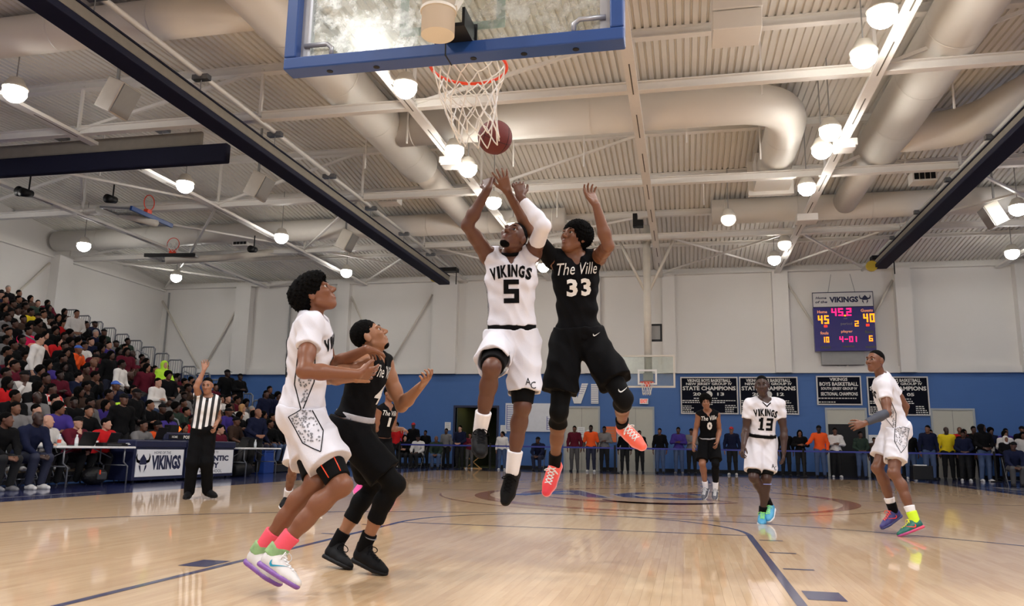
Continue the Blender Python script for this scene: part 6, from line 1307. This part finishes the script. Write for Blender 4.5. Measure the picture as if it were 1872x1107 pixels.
CROWD = [(0, 7.69, 'r', 'short', 's'),
 (0, 8.26, 'k', 'short', 's'),
 (0, 9.37, 'k', 'short', 's'),
 (0, 9.92, 'g', 'short', 's'),
 (0, 10.41, 'g', 'short', 's'),
 (0, 11.0, 'u', 'afro', 's'),
 (0, 11.77, 'k', 'short', 's'),
 (0, 12.61, 'g', 'cap', 's'),
 (0, 13.06, 'k', 'cap', 't'),
 (0, 14.46, 'u', 'long', 's'),
 (0, 15.4, 'r', 'short', 's'),
 (0, 16.0, 'n', 'short', 's'),
 (0, 16.53, 'k', 'short', 's'),
 (0, 17.41, 'b', 'beanie', 's'),
 (0, 18.17, 'n', 'short', 's'),
 (0, 18.75, 'n', 'short', 's'),
 (0, 19.3, 'k', 'short', 's'),
 (0, 19.9, 'k', 'short', 's'),
 (0, 20.48, 'm', 'short', 's'),
 (0, 21.02, 'm', 'short', 's'),
 (1, 7.93, 'k', 'short', 's'),
 (1, 8.52, 'n', 'long', 's'),
 (1, 9.05, 'g', 'beanie', 's'),
 (1, 9.63, 'n', 'short', 's'),
 (1, 10.39, 'k', 'short', 's'),
 (1, 11.03, 'g', 'bald', 's'),
 (1, 11.48, 'k', 'short', 's'),
 (1, 12.02, 'k', 'short', 's'),
 (1, 12.47, 'g', 'short', 's'),
 (1, 12.98, 'u', 'long', 's'),
 (1, 13.89, 'k', 'short', 's'),
 (1, 14.48, 'k', 'short', 's'),
 (1, 14.99, 'k', 'cap', 's'),
 (1, 15.52, 'd', 'afro', 's'),
 (1, 15.99, 'd', 'short', 's'),
 (1, 16.6, 'n', 'short', 's'),
 (1, 17.9, 'u', 'cap', 's'),
 (1, 18.54, 'k', 'long', 's'),
 (1, 19.29, 'k', 'long', 's'),
 (1, 19.88, 'k', 'long', 's'),
 (1, 20.43, 'k', 'short', 's'),
 (1, 20.98, 'm', 'short', 's'),
 (2, 8.87, 'b', 'short', 's'),
 (2, 9.42, 'b', 'short', 's'),
 (2, 9.93, 'n', 'beanie', 's'),
 (2, 10.81, 'r', 'long', 's'),
 (2, 11.44, 'k', 'long', 's'),
 (2, 12.0, 'R', 'short', 's'),
 (2, 12.73, 'b', 'long', 's'),
 (2, 13.54, 'b', 'short', 's'),
 (2, 14.25, 'l', 'cap', 's'),
 (2, 15.34, 'w', 'short', 't'),
 (2, 15.99, 'g', 'cap', 's'),
 (2, 16.65, 'm', 'short', 's'),
 (2, 17.59, 'm', 'short', 's'),
 (2, 18.18, 'b', 'short', 's'),
 (2, 18.76, 'k', 'short', 's'),
 (2, 19.62, 'w', 'blonde', 's'),
 (2, 20.21, 'g', 'grey', 's'),
 (2, 20.79, 'n', 'short', 't'),
 (2, 21.57, 'n', 'afro', 't'),
 (3, 9.08, 'k', 'short', 's'),
 (3, 9.6, 'd', 'short', 's'),
 (3, 10.12, 'd', 'beanie', 's'),
 (3, 10.62, 'k', 'short', 's'),
 (3, 11.32, 'g', 'short', 's'),
 (3, 11.83, 'w', 'cap', 's'),
 (3, 12.31, 'k', 'short', 's'),
 (3, 13.66, 'k', 'short', 's'),
 (3, 14.68, 'n', 'bluecap', 's'),
 (3, 15.35, 'n', 'short', 's'),
 (3, 15.91, 'n', 'long', 's'),
 (3, 16.55, 'k', 'afro', 't'),
 (3, 17.5, 'g', 'short', 's'),
 (3, 18.05, 'k', 'cap', 's'),
 (3, 18.59, 'k', 'short', 's'),
 (3, 19.15, 'w', 'short', 's'),
 (3, 19.71, 'b', 'short', 's'),
 (3, 20.24, 'm', 'short', 's'),
 (3, 20.81, 'g', 'afro', 's'),
 (3, 22.02, 'k', 'short', 't'),
 (4, 9.55, 'm', 'short', 's'),
 (4, 10.14, 'k', 'beanie', 's'),
 (4, 10.74, 'm', 'short', 's'),
 (4, 12.11, 'm', 'short', 's'),
 (4, 12.85, 'k', 'afro', 's'),
 (4, 13.46, 'm', 'short', 's'),
 (4, 14.04, 'n', 'short', 's'),
 (4, 14.59, 'k', 'short', 's'),
 (4, 15.37, 'w', 'short', 't'),
 (4, 16.4, 'm', 'long', 't'),
 (4, 17.34, 'k', 'short', 's'),
 (4, 17.91, 'g', 'beanie', 's'),
 (4, 18.45, 'b', 'short', 's'),
 (4, 18.99, 'k', 'short', 's'),
 (4, 19.55, 'k', 'long', 's'),
 (4, 21.01, 'k', 'short', 's'),
 (5, 10.23, 'g', 'beanie', 's'),
 (5, 10.8, 'b', 'short', 's'),
 (5, 11.39, 'm', 'short', 's'),
 (5, 11.98, 'n', 'long', 's'),
 (5, 12.58, 'm', 'long', 's'),
 (5, 13.19, 'w', 'short', 't'),
 (5, 13.69, 'u', 'long', 's'),
 (5, 14.22, 'k', 'long', 's'),
 (5, 14.83, 'b', 'short', 's'),
 (5, 15.65, 'k', 'long', 't'),
 (5, 16.51, 'k', 'bald', 's'),
 (5, 17.93, 'l', 'hoodl', 't'),
 (5, 18.6, 'k', 'short', 's'),
 (5, 19.1, 'k', 'short', 's'),
 (5, 19.68, 'n', 'beanie', 's'),
 (5, 20.76, 'm', 'short', 's'),
 (5, 22.04, 'k', 'cap', 't'),
 (6, 10.77, 'k', 'short', 's'),
 (6, 11.31, 'k', 'cap', 's'),
 (6, 11.87, 'g', 'short', 's'),
 (6, 12.37, 'w', 'cap', 's'),
 (6, 12.9, 'g', 'short', 's'),
 (6, 13.6, 'k', 'short', 's'),
 (6, 14.8, 'k', 'short', 's'),
 (6, 15.88, 'm', 'bald', 's'),
 (6, 16.99, 'm', 'long', 't'),
 (6, 17.91, 'm', 'short', 's'),
 (6, 18.43, 'n', 'short', 's'),
 (6, 18.98, 'k', 'long', 's'),
 (6, 19.54, 'm', 'long', 's'),
 (6, 20.29, 'k', 'short', 's'),
 (7, 11.97, 'k', 'short', 's'),
 (7, 12.48, 'b', 'short', 's'),
 (7, 13.0, 'm', 'short', 's'),
 (7, 13.77, 'k', 'short', 's'),
 (7, 14.44, 'b', 'beanie', 's'),
 (7, 15.53, 'k', 'long', 's'),
 (7, 16.46, 'k', 'cap', 's'),
 (7, 17.06, 'k', 'afro', 's'),
 (7, 17.56, 'k', 'short', 's'),
 (7, 18.08, 'b', 'short', 's'),
 (7, 18.66, 'b', 'short', 's'),
 (7, 19.25, 'm', 'short', 's'),
 (7, 19.79, 'k', 'short', 's'),
 (8, 11.84, 'k', 'bald', 's'),
 (8, 12.37, 'b', 'short', 's'),
 (8, 12.9, 'n', 'short', 's'),
 (8, 13.47, 'b', 'short', 's'),
 (8, 14.12, 'g', 'short', 's'),
 (8, 14.58, 'k', 'short', 's'),
 (8, 15.2, 'k', 'short', 's'),
 (8, 16.09, 'k', 'short', 's'),
 (8, 16.56, 'o', 'bluecap', 's'),
 (8, 17.32, 'm', 'short', 's'),
 (8, 17.85, 'r', 'long', 's'),
 (8, 18.36, 'w', 'short', 's'),
 (8, 18.96, 'm', 'beanie', 's'),
 (8, 19.56, 'k', 'long', 's'),
 (9, 12.51, 'k', 'beanie', 's'),
 (9, 13.01, 'b', 'short', 's'),
 (9, 13.61, 'k', 'short', 's'),
 (9, 14.11, 'k', 'short', 's'),
 (9, 14.72, 'k', 'short', 's'),
 (9, 15.8, 'c', 'short', 's'),
 (9, 16.44, 'r', 'long', 's'),
 (9, 16.94, 'k', 'afro', 's'),
 (9, 17.47, 'w', 'short', 's'),
 (9, 18.18, 'k', 'long', 's'),
 (9, 18.93, 'k', 'long', 's'),
 (9, 19.48, 'g', 'bald', 's'),
 (9, 20.07, 'm', 'short', 's'),
 (10, 13.08, 'k', 'long', 's'),
 (10, 13.59, 'k', 'bald', 's'),
 (10, 14.16, 'n', 'short', 's'),
 (10, 14.68, 'k', 'beanie', 's'),
 (10, 15.19, 'g', 'short', 's'),
 (10, 16.0, 'p', 'short', 's'),
 (10, 16.6, 'k', 'long', 's'),
 (10, 17.32, 'k', 'short', 's'),
 (10, 17.87, 'k', 'afro', 's'),
 (10, 18.43, 'n', 'short', 's'),
 (10, 19.04, 'u', 'short', 's'),
 (10, 19.82, 'k', 'short', 's'),
 (11, 13.61, 'm', 'long', 's'),
 (11, 14.12, 'k', 'short', 's'),
 (11, 14.65, 'n', 'short', 's'),
 (11, 15.16, 'g', 'short', 's'),
 (11, 16.07, 'k', 'short', 's'),
 (11, 16.59, 'g', 'afro', 's'),
 (11, 17.59, 'k', 'afro', 's'),
 (11, 18.15, 'k', 'afro', 's'),
 (11, 18.95, 'k', 'short', 's'),
 (11, 19.57, 'k', 'long', 's'),
 (11, 20.22, 'g', 'cap', 's'),
 (12, 14.22, 'k', 'long', 's'),
 (12, 14.78, 'k', 'bald', 's'),
 (12, 15.34, 'b', 'long', 's'),
 (12, 16.22, 'g', 'short', 's'),
 (12, 16.95, 'b', 'short', 's'),
 (12, 17.53, 'b', 'afro', 's'),
 (12, 18.09, 'k', 'short', 's'),
 (12, 18.87, 'G', 'short', 't'),
 (12, 19.91, 'n', 'grey', 's'),
 (12, 21.51, 'd', 'short', 's'),
 (13, 14.96, 'g', 'long', 's'),
 (13, 15.5, 'k', 'long', 's'),
 (13, 16.04, 'm', 'short', 's'),
 (13, 17.04, 'k', 'short', 's'),
 (13, 18.08, 'k', 'cap', 's'),
 (13, 18.56, 'w', 'short', 's'),
 (13, 19.14, 'r', 'short', 's'),
 (13, 21.01, 'd', 'cap', 's'),
 (14, 15.48, 'b', 'long', 's'),
 (14, 16.03, 'm', 'bald', 's'),
 (14, 16.61, 'r', 'long', 's'),
 (14, 17.36, 'k', 'long', 's'),
 (14, 17.89, 'w', 'short', 's'),
 (14, 18.37, 'y', 'short', 's'),
 (14, 18.91, 'w', 'short', 's'),
 (14, 19.54, 'k', 'long', 's'),
 (14, 20.78, 'k', 'short', 's'),
 (15, 16.16, 'r', 'short', 's'),
 (15, 16.67, 'w', 'short', 's'),
 (15, 17.26, 'k', 'cap', 's'),
 (15, 18.22, 'k', 'short', 's'),
 (15, 18.73, 'b', 'short', 's'),
 (15, 19.45, 'k', 'short', 's'),
 (15, 20.41, 'b', 'long', 's'),
 (15, 21.86, 'n', 'cap', 's'),
 (16, 16.66, 'k', 'short', 's'),
 (16, 17.22, 'r', 'short', 's'),
 (16, 17.75, 'n', 'short', 's'),
 (16, 18.45, 'b', 'short', 's'),
 (16, 19.31, 'k', 'short', 's'),
 (16, 20.29, 'k', 'hood', 's'),
 (16, 21.06, 'b', 'long', 's'),
 (17, 17.22, 'k', 'afro', 's'),
 (17, 17.77, 'k', 'short', 's'),
 (17, 18.31, 'n', 'short', 's'),
 (17, 18.86, 'n', 'cap', 's'),
 (17, 19.59, 'k', 'short', 's'),
 (17, 20.44, 'd', 'short', 's'),
 (18, 18.19, 'k', 'short', 's'),
 (18, 18.7, 'm', 'short', 's'),
 (18, 19.47, 'm', 'short', 's'),
 (18, 20.71, 'b', 'long', 's'),
 (18, 21.48, 'm', 'long', 's'),
 (19, 20.27, 'k', 'grey', 's'),
 (19, 20.75, 'k', 'short', 's')]
HN = {'short': 'short hair', 'grey': 'grey hair', 'afro': 'an afro', 'long': 'long hair', 'blonde': 'long fair hair', 'bald': 'a bald head', 'cap': 'a dark cap', 'bluecap': 'a blue cap', 'beanie': 'a dark beanie', 'redbeanie': 'a red beanie', 'hood': 'a black hood up', 'hoodl': 'a lime hood up'}
ORD = ['1st', '2nd', '3rd', '4th', '5th', '6th', '7th', '8th', '9th', '10th', '11th', '12th', '13th', '14th', '15th', '16th', '17th', '18th', '19th', '20th']
rows = {}
for e in CROWD: rows.setdefault(e[0], []).append(e)
rc = random.Random(4)
for k in sorted(rows):
    for i, (kk, y, col, hair, pose) in enumerate(sorted(rows[k], key=lambda e: -e[1])):
        z = RZ+RH*k; seated = pose == 's'
        look = rc.choice((0, 25, 25, 45)) if seated else rc.choice((0, 30))
        rz = math.radians(90-rc.uniform(0, 28))
        if not seated and col in 'wl' and rc.random() < .5: rz += .5
        skin = rc.choice((0, 1, 1, 1, 2, 2, 3, 4, 5)) if hair not in ('grey', 'blonde') else 5
        if col == 'k' and not seated and hair == 'cap': skin = 0
        x = RX-RW*k-(.40 if seated else .25)
        nth = 'first' if i == 0 else ['','2nd','3rd'][i] if i < 3 else '%dth' % (i+1)
        lab = '%s in %s top with %s, %s bleacher row, %s from railed end' % ('spectator' if seated else 'standing spectator', PAL[col][1], HN[hair], ORD[k], nth)
        if len(lab.split()) > 16: lab = lab.replace('standing spectator', 'standing fan').replace('bleacher row', 'row').replace('from railed end', 'from rail')
        spectator(lab, (x, y, z), rz, pose, rc.choice((0, 1, 2, 3, 4, 0)) if seated else rc.choice((0, 2, 1)), look, col, hair, skin, 'spectators on the bleachers', rc.random() < .2 and col not in 'k', rc.choice((0, 0, 1, 2, 3)), rc.choice((0, 1)) if k == 0 else None, s=rc.uniform(.95, 1.04) if seated else rc.uniform(.97, 1.05))
# bench and table people, nearer and built finer
HB = .0125
def benchp(label, x, y, rz, kind, look, col, hair, skin, pose='s', ch=True, sc=1.0, **k):
    if ch and pose == 's': chair('dark folding chair under the ' + ' '.join(label.replace('seated ', '').split()[:10]), x, y, rz)
    return spectator(label, (x, y, 0), rz, pose, kind, look, col, hair, skin, None, h=HB, s=sc, **k)
R90 = math.radians
benchp('seated bearded man in black jacket at the left frame edge', -9.85, 8.44, R90(80), 4, 25, 'k', 'short', 2, shoes=2, pants=0)
benchp('seated bald man in navy tracksuit with white sneakers', -9.85, 9.07, R90(80), 4, 0, 'n', 'bald', 0, shoes=0, pants=3, sc=1.04)
benchp('seated bald man in light grey hoodie, at the left folding table', -10.35, 10.0, R90(80), 1, 25, 'G', 'bald', 5)
benchp('seated man in maroon with black cap covering his face, behind the laptop', -10.35, 10.75, R90(80), 2, 0, 'm', 'cap', 5)
benchp('seated man in red sweater at the second laptop', -10.4, 11.6, R90(75), 1, 25, 'r', 'short', 5)
benchp('seated man in grey suit, behind the VIKINGS sign', -10.4, 12.75, R90(80), 1, 0, 'g', 'short', 2)
benchp('seated man in tan beanie and orange top, beside the grey suit', -10.45, 13.3, R90(80), 1, 25, 'o', 'beanie', 1)
benchp('seated woman in dark top, behind the referee at the table', -10.4, 14.2, R90(80), 0, 0, 'd', 'long', 3)
benchp('seated man with headphones in maroon striped top, at the far table', -10.4, 15.7, R90(80), 0, 25, 'm', 'short', 5)
benchp('seated person in white shirt and grey trousers, past the far table', -9.3, 18.6, R90(80), 4, 0, 'w', 'short', 2, shoes=0, pants=2)
benchp('standing man in black hoodie with white print and cap, behind the VIKINGS table', -10.6, 12.35, R90(70), 0, 0, 'k', 'cap', 2, pose='t', sc=1.05)
benchp('standing balding man in navy jacket at the far folding table', -10.35, 17.5, R90(62), 2, 25, 'n', 'bald', 4, pose='t', sc=1.02)
benchp('standing officer in black with cap, one hand on the stair rail', -14.3, 22.15, R90(60), 0, 25, 'k', 'cap', 0, pose='t', sc=1.1).location[2] = 1.42
# people along the far wall behind the belt barrier: (x, y, label, pose, kind, look, colour, hair, skin, pants, shoes, scale)
WP = [(-9.95,27.4,'standing teenager in red long sleeve top with afro, left of the seated group','t',0,20,'r','afro',3,0,0,1.0),
 (-9.55,28.3,'standing man in dark jacket with red cap, behind the red top','t',0,20,'k','redcap',1,0,1,1.02),
 (-9.1,28.5,'standing man in black behind the white polo shirt','t',0,0,'k','short',1,0,1,.85),
 (-9.6,27.5,'seated woman in black with dark hair beside the red top','s',1,20,'k','long',5,0,1,1.0),
 (-9.0,27.4,'seated man in white polo shirt with dark cap','s',0,20,'w','cap',1,0,1,1.0),
 (-8.25,28.6,'standing man in grey hoodie near the left white paper','t',0,0,'g','short',1,0,1,.9),
 (-8.3,27.5,'seated man in camouflage green top with denim trousers','s',4,0,'d','bald',2,1,1,1.0),
 (-7.5,28.0,'standing man in dark jacket in the doorway','t',2,0,'n','short',5,0,1,.96),
 (-7.1,28.0,'short person in maroon in the doorway, clapping','t',1,0,'m','short',3,2,0,.8),
 (-5.72,27.7,'woman with ponytail in white top and jeans walking left','t',0,-60,'w','ponytail',3,1,0,.84),
 (-4.3,27.9,'crouched seated man in dark cap before the striped white board','s',4,-20,'n','cap',1,3,1,1.02),
 (-2.95,28.0,'standing man in maroon hoodie by the grey door','t',0,0,'m','short',2,2,1,.98),
 (-2.32,28.0,'standing man in bright orange shirt by the grey door','t',0,0,'o','short',0,3,0,1.0),
 (-1.83,28.2,'standing man in grey sweater with folded arms','t',1,0,'g','short',1,0,1,.98),
 (-1.05,28.1,'standing person in black behind the raised coral shoe','t',0,0,'k','short',2,0,1,.9),
 (-.5,28.2,'standing person in black right of the belt post','t',2,0,'k','short',1,0,1,.9),
 (.27,28.0,'standing man in black hoodie with pale lettering and light jeans','t',0,0,'k','short',2,1,1,.95),
 (.95,28.2,'standing man in purple jacket with folded arms','t',1,0,'u','short',1,1,2,.98),
 (1.42,28.3,'standing man in grey and black with cap beside the purple jacket','t',1,0,'g','cap',3,0,1,.96),
 (2.87,28.0,'standing man in navy jacket with red cap between the two banners','t',0,0,'n','redcap',4,0,0,1.0),
 (4.75,28.1,'standing person in black partly behind the player in white number 13','t',0,0,'k','short',1,0,1,.96),
 (5.25,28.0,'standing woman in black with badge left of the orange jacket','t',1,0,'k','long',3,0,1,.95),
 (5.9,27.9,'standing man in orange red jacket, arm out to the left','t',4,0,'o','beanie',0,1,1,1.04),
 (6.47,28.1,'standing man in white sweater with folded arms by the open door','t',1,0,'w','short',2,0,0,1.0),
 (7.3,28.0,'standing person in dark green by the open doorway','t',2,20,'d','short',1,1,1,.93),
 (7.85,28.5,'short person in tan shirt beside the white notices','t',0,0,'b','short',2,0,1,.82),
 (8.95,28.2,'standing person in black behind the pointing player','t',0,0,'k','short',1,1,0,.96),
 (9.4,27.6,'tall bearded man in navy jacket, nearest the crate','t',0,-40,'n','short',3,1,1,1.06),
 (10.2,28.3,'standing man in yellow sweater','t',0,20,'y','bald',0,0,1,1.05),
 (10.42,27.3,'standing person in navy, in front of the yellow sweater','t',2,-20,'n','short',1,0,0,.95),
 (10.75,28.7,'standing man in red at the back, right of the yellow sweater','t',0,0,'r','bald',2,0,1,1.06),
 (11.0,27.2,'standing man in black hooded top and blue jeans','t',2,45,'k','hood',1,1,0,1.08),
 (11.35,28.2,'standing person in light grey with long hair behind the hooded man','t',0,20,'G','long',3,0,1,.98),
 (11.6,26.95,'child with white hood in black top holding the belt','t',2,0,'k','hoodw',3,0,1,.86),
 (11.95,28.0,'woman with long hair in white, right of the white hood','t',1,20,'w','long',3,0,1,.98),
 (12.25,27.3,'standing person in grey top near the right frame edge','t',3,0,'G','long',2,0,1,.95),
 (12.6,28.3,'standing man in black cap at the right frame edge','t',0,0,'k','cap',2,0,1,1.08),
 (13.0,28.0,'tall bald man in black at the right frame edge','t',1,-20,'k','bald',3,0,1,1.12),
 (9.0,28.9,'standing person in black at the back, left of the bearded man','t',0,0,'k','cap',1,0,1,1.02),
 (9.85,28.9,'standing person in dark green behind the yellow sweater','t',0,0,'d','short',2,0,1,1.0),
 (11.3,29.0,'standing man in black at the back, above the hooded man','t',0,0,'k','short',1,0,1,1.08),
 (11.85,29.0,'standing person in navy at the back, above the white hood','t',1,0,'n','afro',1,0,1,1.05),
 (12.3,28.9,'standing person in purple at the back near the frame edge','t',0,0,'u','short',2,0,1,1.04),
 (10.65,27.9,'standing person in black with long hair near the black hood','t',0,20,'k','long',2,0,1,1.0),
 (10.35,23.0,'person seated by the right frame edge with pale trousers','s',4,-30,'n','cap',1,2,1,1.0)]
for (x, y, lab, pose, kind, look, col, hair, skin, pants, shoes, sc) in WP:
    rz = R90(rc.uniform(-12, 12))
    if pose == 's': chair('dark folding chair under the ' + ' '.join(lab.replace('seated ', '').split()[:10]), x, y, rz)
    spectator(lab, (x, y, 0), rz, pose, kind, look, col, hair, skin, 'spectators along the far wall', col in 'o' and hair == 'short', pants, shoes, h=.017, s=sc)
for (x, lab, col, hair, kind, k) in ((-13.55, 'standing man in black and yellow top at the end of the bleachers, rearmost of three', 'k', 'short', 0, 3), (-13.25, 'standing man in navy with white print at the end of the bleachers', 'n', 'short', 2, 2), (-12.85, 'standing man in denim jacket at the end of the bleachers, nearest the court', 'n', 'afro', 2, 1)):
    pass
